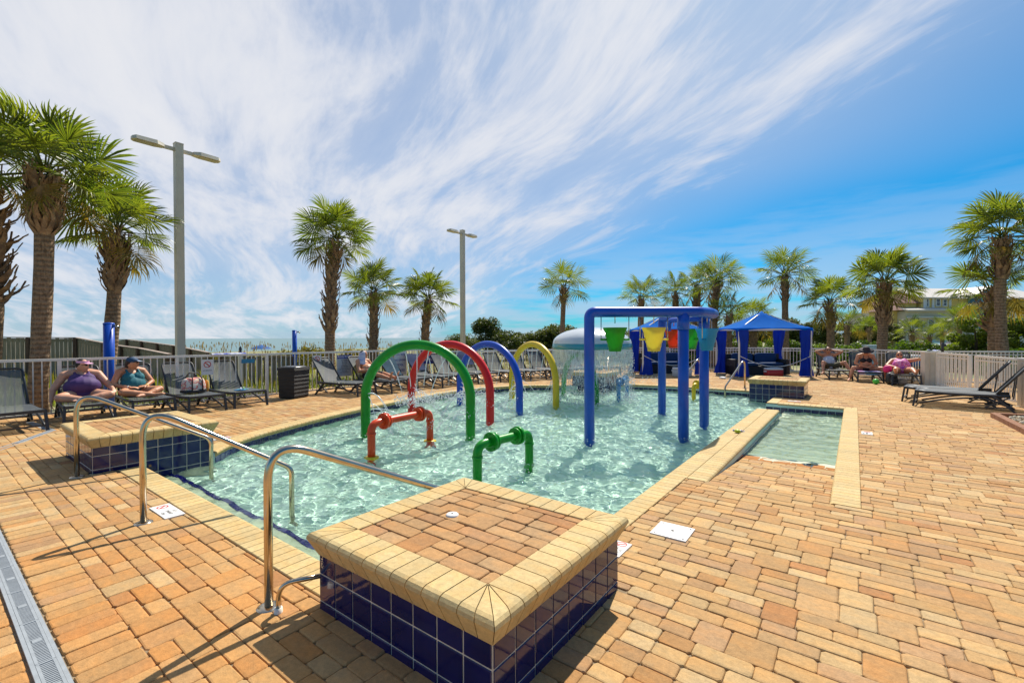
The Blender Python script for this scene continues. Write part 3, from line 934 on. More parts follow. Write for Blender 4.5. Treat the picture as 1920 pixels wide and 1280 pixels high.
# ------------------------------------------------------------------ painted pipework
def paint(name, c, c2=None): return mat(name, c, 0.36, spec=0.35, var=0.10, vscale=3.0, coat=0.15, bump=0.05, bscale=25, col2=c2)
MT['green'] = paint('green gloss paint', (0.005, 0.30, 0.012), (0.004, 0.25, 0.010))
MT['red'] = paint('red gloss paint', (0.78, 0.010, 0.010), (0.66, 0.008, 0.008))
MT['blue'] = paint('blue gloss paint', (0.008, 0.085, 0.52), (0.006, 0.07, 0.44))
MT['yellow'] = paint('yellow gloss paint', (0.84, 0.57, 0.02), (0.76, 0.50, 0.02))
MT['orange'] = paint('orange gloss paint', (0.78, 0.070, 0.012), (0.66, 0.055, 0.010))
MT['aqua'] = paint('light blue gloss paint', (0.02, 0.20, 0.52))
def spray_mat():
    mt, g, b = new_mat('falling water')
    b.inputs['Base Color'].default_value = (0.92, 0.96, 0.97, 1); b.inputs['Roughness'].default_value = 0.12
    b.inputs['Specular IOR Level'].default_value = 0.8
    t = g.node('ShaderNodeBsdfTransparent'); mx = g.node('ShaderNodeMixShader'); mx.inputs[0].default_value = 0.62
    g.nt.links.new(t.outputs[0], mx.inputs[1]); g.nt.links.new(b.outputs[0], mx.inputs[2])
    g.nt.links.new(mx.outputs[0], g.nt.nodes['Material Output'].inputs[0])
    return mt
MT['spray'] = spray_mat()
def drops(mb, pts, r0, r1):
    for p in pts:
        r = rng.uniform(r0, r1); p = Vector(p)
        V = [p + Vector(v) * r for v in ((1, 0, 0), (-.5, .86, 0), (-.5, -.86, 0), (0, 0, 1.5), (0, 0, -1.5))]
        mb.add(V, [(0, 1, 3), (1, 2, 3), (2, 0, 3), (1, 0, 4), (2, 1, 4), (0, 2, 4)], True)
def jet(mb, p, v, r=0.005, zend=WATER, n=12, breakup=0.55):
    """ballistic stream that breaks into drops"""
    p, v = Vector(p), Vector(v); gg = 9.81
    T = (v.z + math.sqrt(max(0, v.z ** 2 + 2 * gg * (p.z - zend)))) / gg
    pos = lambda s: p + v * s + Vector((0, 0, -0.5 * gg * s * s))
    mb.tube([pos(T * breakup * i / n) for i in range(n + 1)], [r * (1 - 0.35 * i / n) for i in range(n + 1)], 5)
    drops(mb, [pos(T * (breakup + (1 - breakup) * rng.random())) + Vector((rng.gauss(0, .008), rng.gauss(0, .008), rng.gauss(0, .008))) for _ in range(26)], 0.004, 0.0095)

def spray_arch(a, b, zt, m, label, r=0.083, seed=0, jets=True, splash=True):
    a, b = Vector((*a, POOL_FLOOR)), Vector((*b, POOL_FLOOR))
    c = (a + b) / 2; d = b - a; h = d.normalized(); R = d.length / 2
    nrm = Vector((-h.y, h.x, 0))
    t = thing('spray_arch', (c.x, c.y, POOL_FLOOR), label, 'spray arch', 'coloured spray arches in the pool')
    zc = zt - R - POOL_FLOOR
    path = [h * -R, h * -R + Z3 * (zc * 0.55)] + arc3(Z3 * zc, R, PI, 0, h, Z3, 40) + [h * R + Z3 * (zc * 0.55), h * R]
    q = MB(); q.tube(path, r, 20); o = q.build('arch_tube', m, t); o.cycles.is_caustics_receiver = True
    if jets:
        w = MB(); rr = random.Random(seed)
        for ang in (0.30, 0.42, 0.5, 0.58, 0.70):
            p = Z3 * zc + h * (math.cos(PI * ang) * (R - r)) + Z3 * (math.sin(PI * ang) * (R - r))
            inward = (Z3 * zc - p).normalized()
            jet(w, p, inward * rr.uniform(1.0, 2.4) + nrm * rr.uniform(-.2, .2), 0.0105, WATER - POOL_FLOOR)
        for s in (-1, 1):
            for k in range(9):
                p = h * (s * (R - r * 0.2)) + Z3 * (zc + rr.uniform(-0.35, 0.12)) + nrm * rr.uniform(-.05, .05)
                jet(w, p, h * (-s * rr.uniform(0.5, 2.2)) + nrm * rr.uniform(-0.9, 0.9) + Z3 * rr.uniform(0.1, 0.9), 0.0088, WATER - POOL_FLOOR, breakup=0.85)
        o = w.build('water_jets', MT['spray'], t); o['kind'] = 'stuff'
    return t
ARCHES = [((-7.0, 4.92), (-5.35, 5.89), 1.43, MT['green'], 'green spray arch, nearest of the four in the pool'),
          ((-7.87, 6.72), (-5.88, 7.06), 1.41, MT['red'], 'red spray arch behind the green arch'),
          ((-8.18, 8.6), (-6.1, 8.37), 1.39, MT['blue'], 'blue spray arch between the red and yellow arches'),
          ((-7.8, 10.34), (-5.93, 9.68), 1.37, MT['yellow'], 'yellow spray arch beside the water mushroom')]
for i, (a, b, zt, m, lab) in enumerate(ARCHES): spray_arch(a, b, zt, m, lab, seed=i)
spray_arch((-7.0, 11.87), (-5.35, 10.72), 1.08, MT['green'], 'low green arch under the water mushroom, half hidden by its curtain', r=0.075, seed=9, jets=False)

def pipe_hoop(a, b, zt, m, label, r=0.056, base=None):
    a, b = Vector((*a, POOL_FLOOR)), Vector((*b, POOL_FLOOR)); c = (a + b) / 2
    d = b - a; h = d.normalized(); R = d.length / 2; H = zt - POOL_FLOOR
    t = thing('bubbler_pipe', (c.x, c.y, POOL_FLOOR), label, 'water pipe', 'low pipe frames with flanges in the pool')
    q = MB(); q.tube(fillet([h * -R, h * -R + Z3 * H, h * R + Z3 * H, h * R], 0.13, 9), r, 18); o = q.build('pipe_frame', m, t); o.cycles.is_caustics_receiver = True
    for s in (-1, 1):
        for off, rr, th in ((R - 0.23, 0.118, 0.045), (R - 0.285, 0.108, 0.026)):
            f = MB(); p = h * (s * off) + Z3 * H
            f.cyl(p - h * (th / 2), p + h * (th / 2), rr, None, 22); f.build('pipe_flange', m, t)
        e = MB(); p = h * (s * R) + Z3 * (H - 0.16); e.cyl(p, p + Z3 * 0.03, r + 0.009, None, 18); e.build('pipe_collar', m, t)
        if base:
            f = MB(); zz = WATER - POOL_FLOOR - .02; f.lathe([(r * .9, zz + .035), (r + .045, zz + .03), (r + .05, zz), (r * .9, zz)], h * (R * s), 18); f.build('base_flange', base, t)
    # bolt heads round the big flanges
    bm_ = MB()
    for s in (-1, 1):
        for k in range(8):
            an = 2 * PI * k / 8
            p = h * (s * (R - 0.205)) + Z3 * (H + 0.095 * math.sin(an)) + h.cross(Z3) * (0.095 * math.cos(an))
            bm_.cyl(p - h * 0.01, p + h * 0.01, 0.011, None, 6)
    bm_.build('bolts', m, t)
    return t
pipe_hoop((-5.50, 3.96), (-5.60, 5.17), 0.33, MT['orange'], 'orange flanged pipe frame standing in the water before the green arch', base=MT['yellow'])
pipe_hoop((-3.59, 4.07), (-3.50, 5.02), 0.27, MT['green'], 'green flanged pipe frame standing behind the foreground pedestal')
pipe_hoop((-5.10, 11.55), (-5.35, 12.7), 0.33, MT['aqua'], 'light blue flanged pipe frame at the far end of the pool', 0.055)
pipe_hoop((-3.55, 13.05), (-3.45, 13.95), 0.22, MT['yellow'], 'yellow flanged pipe frame seen between the blue posts', 0.055)

# ------------------------------------------------------------------ bucket frame
PF = [(-3.55, 6.86), (-2.31, 7.87), (-2.31, 9.20), (-3.49, 10.28)]
cxf, cyf = -2.9, 8.5
bf_ = thing('bucket_frame', (cxf, cyf, POOL_FLOOR), 'blue tubular frame on four posts carrying the tipping buckets', 'water play frame')
zb = 1.97 - POOL_FLOOR
loc = lambda p, z=0.0: Vector((p[0] - cxf, p[1] - cyf, z))
rf = 0.087
q = MB()
chain = [loc(PF[0]), loc(PF[0], zb), loc((-2.10, 8.04), zb), loc((-2.02, 8.42), zb), loc((-2.07, 8.92), zb), loc(PF[3], zb), loc(PF[3])]
q.tube(fillet(chain, [0.11, 0.13, 0.13, 0.13, 0.11], 9), rf, 20); o = q.build('top_ring', MT['blue'], bf_); o.cycles.is_caustics_receiver = True
for p in (PF[1], PF[2]):
    q = MB(); q.cyl(loc(p), loc(p, zb - 0.02), rf, None, 20); o = q.build('post', MT['blue'], bf_); o.cycles.is_caustics_receiver = True
    q = MB(); q.cyl(loc(p, zb - 0.30), loc(p, zb - 0.06), rf + 0.012, None, 20); q.build('post_sleeve', MT['blue'], bf_)
q = MB(); q.tube(fillet([loc((-3.1, 9.55), zb - .3), loc((-3.1, 9.55), zb - .08), loc((-2.31, 9.0), zb - .08)], 0.12, 6), 0.05, 12); q.build('feed_pipe', MT['blue'], bf_)
def plastic(n, c): return mat(n, c, 0.4, spec=0.4, var=0.08, vscale=4, trans=0.35)
BCOL = {'green': plastic('green bucket plastic', (0.04, 0.36, 0.02)), 'yellow': plastic('yellow bucket plastic', (0.86, 0.62, 0.11)),
        'red': plastic('orange red bucket plastic', (0.72, 0.07, 0.01)), 'lime': plastic('lime bucket plastic', (0.06, 0.44, 0.05)),
        'cyan': plastic('light blue bucket plastic', (0.03, 0.32, 0.52))}
def bucket(p, col, label, ax, zc=1.51):
    m = BCOL[col]
    t = thing('tipping_bucket', (p[0], p[1], zc), label, 'bucket', 'tipping buckets hanging from the blue frame')
    ax = Vector((*ax, 0)).normalized(); si = Vector((-ax.y, ax.x, 0))
    prof = [(0, -.2), (0.095, -.2), (0.103, -.19), (0.112, -.13), (0.120, -.125), (0.126, -.06), (0.137, -.05), (0.148, .03), (0.158, .04), (0.166, .11), (0.182, .15), (0.198, .185), (0.200, .2), (0.19, .2), (0.172, .15), (0.155, .1), (0.09, -.185), (0, -.185)]
    q = MB(); q.lathe(prof, (0, 0, 0), 26); q.build('bucket_body', m, t)
    for s in (-1, 1):
        q = MB(); q.cyl(ax * (s * 0.125), ax * (s * 0.245), 0.017, None, 10); q.build('pivot_pin', m, t)
        q = MB(); q.cyl(ax * (s * 0.235), ax * (s * 0.235) + Z3 * (1.90 - zc), 0.008, None, 8); q.build('hanger_rod', MT['steel'], t)
    q = MB(); q.tube(fillet([Vector((0, 0, .27)), Vector((0, 0, 1.93 - zc)), si * 0.0 + ax * 0.06 + Z3 * (1.93 - zc)], .03, 4), 0.008, 8); q.build('filler_spout', MT['steel'], t)
    return t
d12 = (0.775, 0.632)
bucket((-3.21, 7.13), 'green', 'green tipping bucket, leftmost of those hanging from the blue frame', d12)
bucket((-2.70, 7.55), 'yellow', 'yellow tipping bucket hanging from the front of the blue frame', d12)
bucket((-3.10, 9.88), 'red', 'orange red tipping bucket hanging behind the yellow one', (-0.74, 0.675))
bucket((-2.62, 9.42), 'lime', 'lime green tipping bucket hanging right of the orange one', (-0.74, 0.675))
bucket((-2.14, 8.72), 'cyan', 'light blue tipping bucket, rightmost on the blue frame', (0.1, 1.0), 1.50)

# ------------------------------------------------------------------ water mushroom
MC = (-5.67, 11.1)
mu = thing('water_mushroom', (*MC, POOL_FLOOR), 'white and teal domed water mushroom with a curtain of falling water', 'water feature')
def dome_mat():
    mt, g, b = new_mat('dome paint')
    z = g.sep(g.node('ShaderNodeTexCoord').outputs['Object'])[2]
    n = g.noise(g.node('ShaderNodeTexCoord').outputs['Object'], 6, 4)
    f = g.step(g.m('ADD', z, g.m('MULTIPLY', g.m('SUBTRACT', n, .5), .02)), 1.83, 1.86)
    g.put(b.inputs['Base Color'], g.mix(f, (0.03, 0.26, 0.32, 1), g.mix(n, (0.52, 0.56, 0.58, 1), (0.68, 0.71, 0.72, 1))))
    b.inputs['Roughness'].default_value = 0.22; b.inputs['Coat Weight'].default_value = 0.5
    bn = g.node('ShaderNodeBump'); bn.inputs['Strength'].default_value = 0.25; bn.inputs['Distance'].default_value = .01
    g.put(bn.inputs['Height'], g.noise(g.node('ShaderNodeTexCoord').outputs['Object'], 30, 3)); g.put(b.inputs['Normal'], bn.outputs[0])
    return mt
z0 = 1.25 - POOL_FLOOR; RM = 1.065
prof = [(0, z0 - .02), (RM - .06, z0 - .02), (RM, z0 - 0.01), (RM + .005, z0 + .05), (RM - .015, z0 + .13)] + [(RM * math.cos(a) * 0.985, z0 + .13 + .44 * math.sin(a)) for a in [PI / 2 * k / 14 for k in range(1, 15)]]
q = MB(); q.lathe(prof, (0, 0, 0), 56); q.build('dome', dome_mat(), mu)
q = MB(); q.cyl((0, 0, 0), (0, 0, z0), 0.11, None, 20); q.build('stem', MT['white'], mu)
def curtain_mat():
    mt, g, b = new_mat('water curtain')
    tc = g.node('ShaderNodeTexCoord').outputs['Object']
    x, y, z = g.sep(tc)
    a = g.m('ARCTAN2', y, x)
    n = g.noise(g.comb(g.m('MULTIPLY', a, 30.0), g.m('MULTIPLY', z, 3.5), 0.0), 1.0, 4, 0.6)
    n2 = g.noise(g.comb(g.m('MULTIPLY', a, 60.0), g.m('MULTIPLY', z, 34.0), 4.0), 1.0, 2, 0.6)
    zz = g.m('DIVIDE', g.m('SUBTRACT', z0 - 0.02, z), z0 + 0.0)
    thr = g.m('ADD', 0.40, g.m('MULTIPLY', zz, 0.22))
    al = g.step(g.m('SUBTRACT', g.m('ADD', g.m('MULTIPLY', n, .6), g.m('MULTIPLY', n2, .4)), thr), -0.05, 0.12)
    al = g.m('MULTIPLY', al, 0.66)
    b.inputs['Base Color'].default_value = (0.85, 0.90, 0.90, 1); b.inputs['Roughness'].default_value = 0.15
    b.inputs['Specular IOR Level'].default_value = 0.7
    t = g.node('ShaderNodeBsdfTransparent'); mx = g.node('ShaderNodeMixShader')
    g.put(mx.inputs[0], al)
    g.nt.links.new(t.outputs[0], mx.inputs[1]); g.nt.links.new(b.outputs[0], mx.inputs[2])
    g.nt.links.new(mx.outputs[0], g.nt.nodes['Material Output'].inputs[0])
    return mt
q = MB()
q.lathe([(RM + .004 + 0.01 * math.sin(k * 2.1), z0 - .02 - (z0 - .02 - (WATER - POOL_FLOOR)) * k / 14) for k in range(15)], (0, 0, 0), 90)
o = q.build('water_curtain', curtain_mat(), mu); o['kind'] = 'stuff'
q = MB()
pts = []
for _ in range(1500):
    a = rng.random() * 2 * PI; zz = rng.random()
    rr_ = RM + .01 + rng.gauss(0, .012 + .05 * zz)
    pts.append((rr_ * math.cos(a), rr_ * math.sin(a), z0 - .05 - (z0 - .05 - (WATER - POOL_FLOOR)) * zz ** 0.8))
for _ in range(900):
    a = rng.random() * 2 * PI; rr_ = RM + rng.gauss(0, .14)
    pts.append((rr_ * math.cos(a), rr_ * math.sin(a), WATER - POOL_FLOOR + abs(rng.gauss(0, .10))))
drops(q, pts, 0.006, 0.016)
o = q.build('falling_drops', MT['spray'], mu); o['kind'] = 'stuff'

# splash of drops between the arches and round the pipes
q = MB(); pts = []
for (x, y, z, rr_, n) in ((-6.35, 5.55, .42, .42, 700), (-6.9, 6.9, .30, .5, 520), (-7.15, 8.45, .2, .5, 120), (-5.35, 5.89, .25, .10, 90), (-5.88, 7.06, .2, .12, 70), (-6.1, 8.37, .2, .12, 50), (-5.6, 5.15, .12, .1, 70), (-5.2, 12.1, .25, .35, 160), (-5.2, 13.6, .25, .7, 160), (-3.4, 13.6, .1, .3, 60)):
    for _ in range(n):
        a = rng.random() * 2 * PI; k = math.sqrt(rng.random()) * rr_
        pts.append((x + k * math.cos(a), y + k * math.sin(a), max(WATER, z + rng.gauss(0, .06))))
drops(q, pts, 0.004, 0.0125)
tag(q.build('splash_drops', MT['spray']), kind='stuff')
q = MB()
for (x, y, rr_, n) in ((-3.55, 6.86, .25, 40), (-2.31, 7.87, .22, 34), (-3.5, 4.99, .18, 34), (-4.7, 6.0, .9, 90), (-5.67, 10.0, 1.1, 150), (-3.9, 8.4, .8, 80), (-4.6, 7.0, 1.6, 260), (-4.2, 9.5, 1.6, 320), (-6.0, 5.2, .9, 160), (-3.3, 5.4, 1.3, 160), (-6.6, 8.0, 1.4, 160)):
    for _ in range(n):
        a = rng.random() * 2 * PI; k = math.sqrt(rng.random()) * rr_
        p = Vector((x + k * math.cos(a), y + k * math.sin(a), WATER + 0.006 + rng.random() * .012)); s = rng.uniform(.004, .012)
        q.ell(p, (s, s, s * .6), 6, 4)
tag(q.build('foam_glints', MT['spray']), kind='stuff')  # white beads for foam, the wide scatters standing in for sun glints

# ------------------------------------------------------------------ plates and covers set in the deck
def lettering(txt, size, m, parent, loc, rot, name='lettering', align='CENTER', depth=0.0006, bold=0.0):
    cu = bpy.data.curves.new('lettering', 'FONT'); cu.body = txt; cu.size = size; cu.extrude = depth; cu.align_x = align; cu.align_y = 'CENTER'
    cu.offset = bold; cu.resolution_u = 3
    ob = bpy.data.objects.new('lettering_tmp', cu); COL.objects.link(ob)
    dg = bpy.context.evaluated_depsgraph_get()
    me = bpy.data.meshes.new_from_object(ob.evaluated_get(dg)); me.name = name
    bpy.data.objects.remove(ob); bpy.data.curves.remove(cu)
    me.materials.clear(); me.materials.append(m)
    o = link_mesh(name, me, parent, loc); o.rotation_euler = rot
    return o
MT['plate'] = mat('white ceramic plate', (0.80, 0.78, 0.74), 0.35, var=.12, vscale=9)
MT['black'] = mat('black print', (0.02, 0.02, 0.022), 0.5)
MT['redp'] = mat('red print', (0.55, 0.03, 0.03), 0.5)
MT['bluep'] = mat('blue print', (0.02, 0.04, 0.30), 0.5)
def no_dive_symbol(parent, c, r, rz=0.0, up=False, m=None):
    """a red ring with a bar"""
    q = MB(); n = 24
    for k in range(n):
        a0, a1 = 2 * PI * k / n, 2 * PI * (k + 1) / n
        q.quad(*[Vector((rr * math.cos(a), rr * math.sin(a), 0)) for rr, a in ((r, a0), (r, a1), (r * .78, a1), (r * .78, a0))][::-1])
    w = r * .11; s = r * .8 * .707
    q.quad((-s - w, s - w, 0), (s - w, -s - w, 0), (s + w, -s + w, 0), (-s + w, s + w, 0))
    o = q.build('prohibition_ring', m or MT['redp'], parent); o.location = c
    o.rotation_euler = (PI / 2, 0, rz) if up else (0, 0, rz)
    return o
def deck_plate(p, w, h, label, rz=0, lines=3, sym=True):
    t = thing('deck_marker', (p[0], p[1], 0.0), label, 'pool marker', 'white markers set into the deck', rz)
    q = MB(); q.box((0, 0, 0.0), (w, h, 0.016)); q.build('plate', MT['plate'], t)
    txt = ['NO', 'DIVING', '1 FT']
    for i in range(lines):
        lettering(txt[i], h * 0.24, MT['black'], t, (-w * 0.14, h * (0.3 - 0.3 * i), 0.0085), (0, 0, 0))
    if sym: no_dive_symbol(t, (w * 0.32, -h * 0.02, 0.0092), h * 0.3)
    return t
deck_plate((-4.93, 1.385), 0.42, 0.15, 'white depth marker tile set beside the coping near the middle handrail', PI)
deck_plate((-1.385, 3.11), 0.24, 0.13, 'white marker tile half hidden behind the foreground pedestal', PI / 2)
deck_plate((0.16, 9.2), 0.26, 0.14, 'white marker tile beside the cream strip of the wading bay', PI / 2)
deck_plate((-1.15, 12.75), 0.26, 0.14, 'white marker tile by the far right pedestal', 0)
deck_plate((-7.85, 2.9), 0.26, 0.14, 'white marker tile behind the left pedestal', PI / 2)
t = thing('access_cover', (-1.155, 3.65, 0.0), 'square white access cover set in the pavers behind the foreground pedestal', 'cover', None, rad(1))
q = MB(); q.box((0, 0, 0.0), (0.275, 0.275, 0.018)); q.build('cover_plate', MT['plate'], t)
q = MB(); q.cyl((0, 0, .009), (0, 0, .0105), 0.012, None, 10); [q.cyl((x * .11, y * .11, .009), (x * .11, y * .11, .0105), .007, None, 8) for x in (-1, 1) for y in (-1, 1)]; q.build('screw_holes', MT['dark'], t)
t = thing('floor_button', (-2.02, 2.05, 0.437), 'small round white button set into the top of the foreground pedestal', 'button')
q = MB(); q.lathe([(0, .008), (.034, .008), (.04, .003), (.041, -.01)], (0, 0, 0), 18); q.build('disc', MT['plate'], t)
q = MB(); q.cyl((0, 0, .008), (0, 0, .0095), 0.007, None, 8); q.build('hole', MT['dark'], t)
t = thing('toy_ball', (-1.50, 8.0, 0.035), 'small yellow green toy on top of the cream divider wall', 'toy')
q = MB(); q.ell((0, 0, 0), (.05, .04, .03)); q.build('toy_body', mat('lime toy', (.45, .55, .02), .4), t)
t = thing('goggles', (-1.52, 8.12, 0.02), 'swim goggles lying on the cream divider wall', 'goggles')
q = MB(); q.ell((-.04, 0, 0), (.035, .025, .018)); q.ell((.04, 0, 0), (.035, .025, .018)); q.build('lenses', mat('goggle lens', (.30, .28, .42), .15), t)
q = MB(); q.tube([Vector((.09 * math.cos(a), .06 + .07 * math.sin(a), -.01)) for a in [2 * PI * k / 16 for k in range(17)]], .005, 6); q.build('strap', mat('goggle strap', (.5, .48, .55), .6), t)

# ------------------------------------------------------------------ picket fences
def lerp(a, b, t): return a + (b - a) * t
PICK = {}
def fence(points, h, label, pitch=0.118, m=None, second=True, skip=None):
    m = m or MT['white']
    P = [Vector((*p, 0)) for p in points]
    t = thing('picket_fence', P[0], label, 'fence', 'white metal fences round the pool deck')
    key = round(h, 3)
    if key not in PICK:
        q = MB(); q.box((0, 0, (h - .02) / 2 + 0.045), (0.019, 0.019, h - 0.09)); PICK[key] = q.mesh('picket', m)
        q = MB(); q.box((0, 0, h / 2), (0.062, 0.062, h)); q.box((0, 0, 0.006), (0.12, 0.12, 0.012)); PICK[(key, 'p')] = q.mesh('post', m)
    o = P[0]
    for a, b in zip(P, P[1:]):
        L_ = (b - a).length; d = (b - a) / L_; rz = math.atan2(d.y, d.x)
        for nm, z, w, hh in (('top_rail', h, 0.072, 0.05), ('bottom_rail', 0.09, 0.034, 0.034)) + ((('upper_rail', h - 0.10, 0.032, 0.03),) if second else ()):
            q = MB(); q.beam(a - o + Z3 * z, b - o + Z3 * z, w, hh); q.build(nm, m, t)
        npost = max(1, round(L_ / 2.3))
        for i in range(npost + 1):
            if i == npost and b is not P[-1]: continue
            k = link_mesh('post', PICK[(key, 'p')], t, a - o + d * (L_ * i / npost)); k.rotation_euler = (0, 0, rz)
        n = int(L_ / pitch)
        for i in range(1, n):
            k = link_mesh('picket', PICK[key], t, a - o + d * (L_ * i / n)); k.rotation_euler = (0, 0, rz)
    return t
FLEFT = [(-12.95, -1.2), (-12.62, 1.8), (-12.2, 5.6), (-12.05, 8.5), (-11.95, 11.7)]
FBACK = [(-11.95, 11.7), (-10.6, 14.8), (-8.6, 20.2), (-3.2, 22.9), (-1.6, 22.75), (-0.7, 22.3), (1.0, 21.3), (1.95, 19.45)]
fence(FLEFT, 1.14, 'white picket fence along the left side behind the loungers', second=False)
fence(FBACK, 1.04, 'white picket fence round the back of the deck behind the cabanas')
fence([(2.0, 18.7), (2.45, 17.05)], 1.03, 'short white picket fence panel beside the ivory gate post', pitch=0.105)
fence([(2.48, 16.4), (2.9, 14.6)], 1.03, 'white picket fence behind the two dark loungers on the right', pitch=0.10)
fence([(1.95, 19.6), (4.4, 21.2), (7.6, 19.6)], 1.05, 'white picket fence of the yard outside the right gate')
def vinyl_post(x, y, w, dpt, h, rz, label):
    t = thing('fence_panel', (x, y, 0), label, 'panel', None, rz)
    q = MB(); q.box((0, 0, h / 2), (w, dpt, h)); q.build('panel_body', MT['vinyl'], t)
    for k in range(1, int(w / 0.15)):
        q = MB(); q.box((-w / 2 + k * 0.15, -dpt / 2 - 0.004, h / 2), (0.012, 0.012, h - 0.1)); q.build('batten', MT['vinyl'], t)
    q = MB(); q.box((0, 0, h + 0.02), (w + 0.06, dpt + 0.06, 0.045)); q.build('cap_rail', MT['white'], t)
    return t
vinyl_post(1.93, 18.95, 0.62, 0.14, 1.04, rad(35), 'ivory panelled gate post with a blue and white rag on its cap')
vp = vinyl_post(3.1, 13.9, 1.5, 0.10, 1.03, rad(-74), 'ivory solid fence panel at the right edge carrying three small notices')

# ------------------------------------------------------------------ sling loungers
MT['frame'] = mat('charcoal resin', (0.030, 0.034, 0.040), 0.42, var=0.2, vscale=6)
def sling_mat():
    mt, g, b = new_mat('grey mesh sling')
    tc = g.node('ShaderNodeTexCoord').outputs['Object']
    n = g.noise(g.vm('MULTIPLY', tc, (60, 60, 60)), 3.0, 2, 0.5)
    g.put(b.inputs['Base Color'], g.mix(n, (0.055, 0.068, 0.08, 1), (0.115, 0.13, 0.14, 1)))
    b.inputs['Roughness'].default_value = 0.6
    t = g.node('ShaderNodeBsdfTransparent'); mx = g.node('ShaderNodeMixShader'); mx.inputs[0].default_value = 0.80
    g.nt.links.new(t.outputs[0], mx.inputs[1]); g.nt.links.new(b.outputs[0], mx.inputs[2])
    g.nt.links.new(mx.outputs[0], g.nt.nodes['Material Output'].inputs[0])
    return mt
MT['sling'] = sling_mat()
LW, LZ, LB_ = 0.33, 0.335, 1.22
BACK_A = rad(54)
def back_pt(s, y, off=0.0, a=BACK_A):
    return Vector((-LB_ - math.cos(a) * s + math.sin(a) * off, y, LZ + 0.015 + math.sin(a) * s + math.cos(a) * off))
def lounger_proto(a=BACK_A):
    t = thing('sun_lounger', (0, 0, 0), 'lounger', 'lounger')
    for s in (-1, 1):
        q = MB(); q.tube([Vector((x, s * LW, LZ - 0.02 * math.sin(PI * min(1, -x / 1.3)))) for x in np.linspace(0, -1.42, 9)], 0.024, 8, flat=1.3); q.build('side_rail', MT['frame'], t)
        q = MB(); q.tube([Vector((-0.05 - 1.42 * k / 10, s * LW, 0.03 + 0.235 * math.sin(PI * min(.62, 0.06 + 0.62 * k / 10) ** 1.0) * (1 if k < 8 else (11 - k) / 3.6))) for k in range(11)], 0.019, 8); q.build('arched_brace', MT['frame'], t)
        q = MB(); q.beam((0.0, s * LW, LZ), (0.045, s * (LW + .02), 0.0), 0.036, 0.042, (0, 1, 0)); q.build('leg', MT['frame'], t)
        q = MB(); q.beam((-1.18, s * LW, LZ - .01), (-1.50, s * (LW + .015), 0.0), 0.036, 0.045, (0, 1, 0)); q.build('leg', MT['frame'], t)
        q = MB(); q.beam((-1.42, s * LW, LZ - .02), (-1.06, s * LW, 0.08), 0.026, 0.03, (0, 1, 0)); q.beam((-1.06, s * LW, 0.08), (-1.44, s * LW, 0.10), 0.022, 0.026, (0, 1, 0)); q.build('lattice_strut', MT['frame'], t)
        q = MB(); q.beam(back_pt(0.46, s * (LW - .05), -0.02, a), (-1.46, s * (LW - .05), LZ - .06), 0.02, 0.024, (0, 1, 0)); q.build('prop', MT['frame'], t)
    for (xx, zz, ww) in ((0.0, LZ, .045), (.03, .09, .024), (-1.44, .10, .024)):
        q = MB(); q.beam((xx, -LW, zz), (xx, LW, zz), ww, ww); q.build('cross_bar', MT['frame'], t)
    q = MB(); q.sheet(lambda u, v: Vector((-LB_ * u, (LW - .012) * (2 * v - 1), LZ + 0.018 - 0.022 * math.sin(PI * v) * math.sin(PI * (0.08 + .84 * u)))), 8, 6); q.build('seat', MT['sling'], t)
    q = MB()
    q.sheet(lambda u, v: back_pt(0.77 * u, (LW - .03 - .025 * u ** 4) * (2 * v - 1), -0.02 * math.sin(PI * v) * math.sin(PI * u), a), 8, 6); bk = q.build('backrest', MT['sling'], t)
    q = MB(); q.tube(fillet([back_pt(0, -LW + .02, 0, a), back_pt(0.80, -LW + .03, 0, a), back_pt(0.80, LW - .03, 0, a), back_pt(0, LW - .02, 0, a)], 0.10, 5), 0.019, 8); q.build('back_frame', MT['frame'], bk)
    return t
LP = lounger_proto()
used_lp = [False]
def place_lounger(x, y, ang, label, z=0.0):
    """x, y: centre of the foot edge; ang: direction from head to foot"""
    if not used_lp[0]:
        used_lp[0] = True; o = LP; o.location = (x, y, z); o.rotation_euler = (0, 0, ang); o['label'] = label; o['group'] = 'dark sling loungers on the deck'
        return o
    return dup(LP, None, Vector((x, y, z)), ang, label, 'dark sling loungers on the deck')
def on(o, p):
    """local lounger point -> world"""
    return Vector(o.location) + Matrix.Rotation(o.rotation_euler[2], 3, 'Z') @ Vector(p)
l_empty = place_lounger(-10.98, 1.06, rad(2), 'empty lounger at the left edge of the photo, left of the woman in purple')
l_w1 = place_lounger(-11.12, 1.98, rad(-4), 'lounger under the woman in the purple swimsuit')
l_w2 = place_lounger(-11.12, 2.93, rad(-2), 'lounger under the woman in the teal top')
l_bag = place_lounger(-10.90, 3.78, rad(1), 'lounger holding the printed tote bag')
l_san = place_lounger(-10.95, 4.66, rad(0), 'lounger with sandals on its seat, next to the bag lounger')
l_6 = place_lounger(-10.50, 7.40, rad(12), 'empty lounger just right of the dark wicker bin')
l_man = place_lounger(-10.30, 8.35, rad(10), 'lounger under the man with a towel over his head')
l_t1 = place_lounger(-10.28, 9.30, rad(6), 'lounger with a dark towel, right of the man')
l_r = []
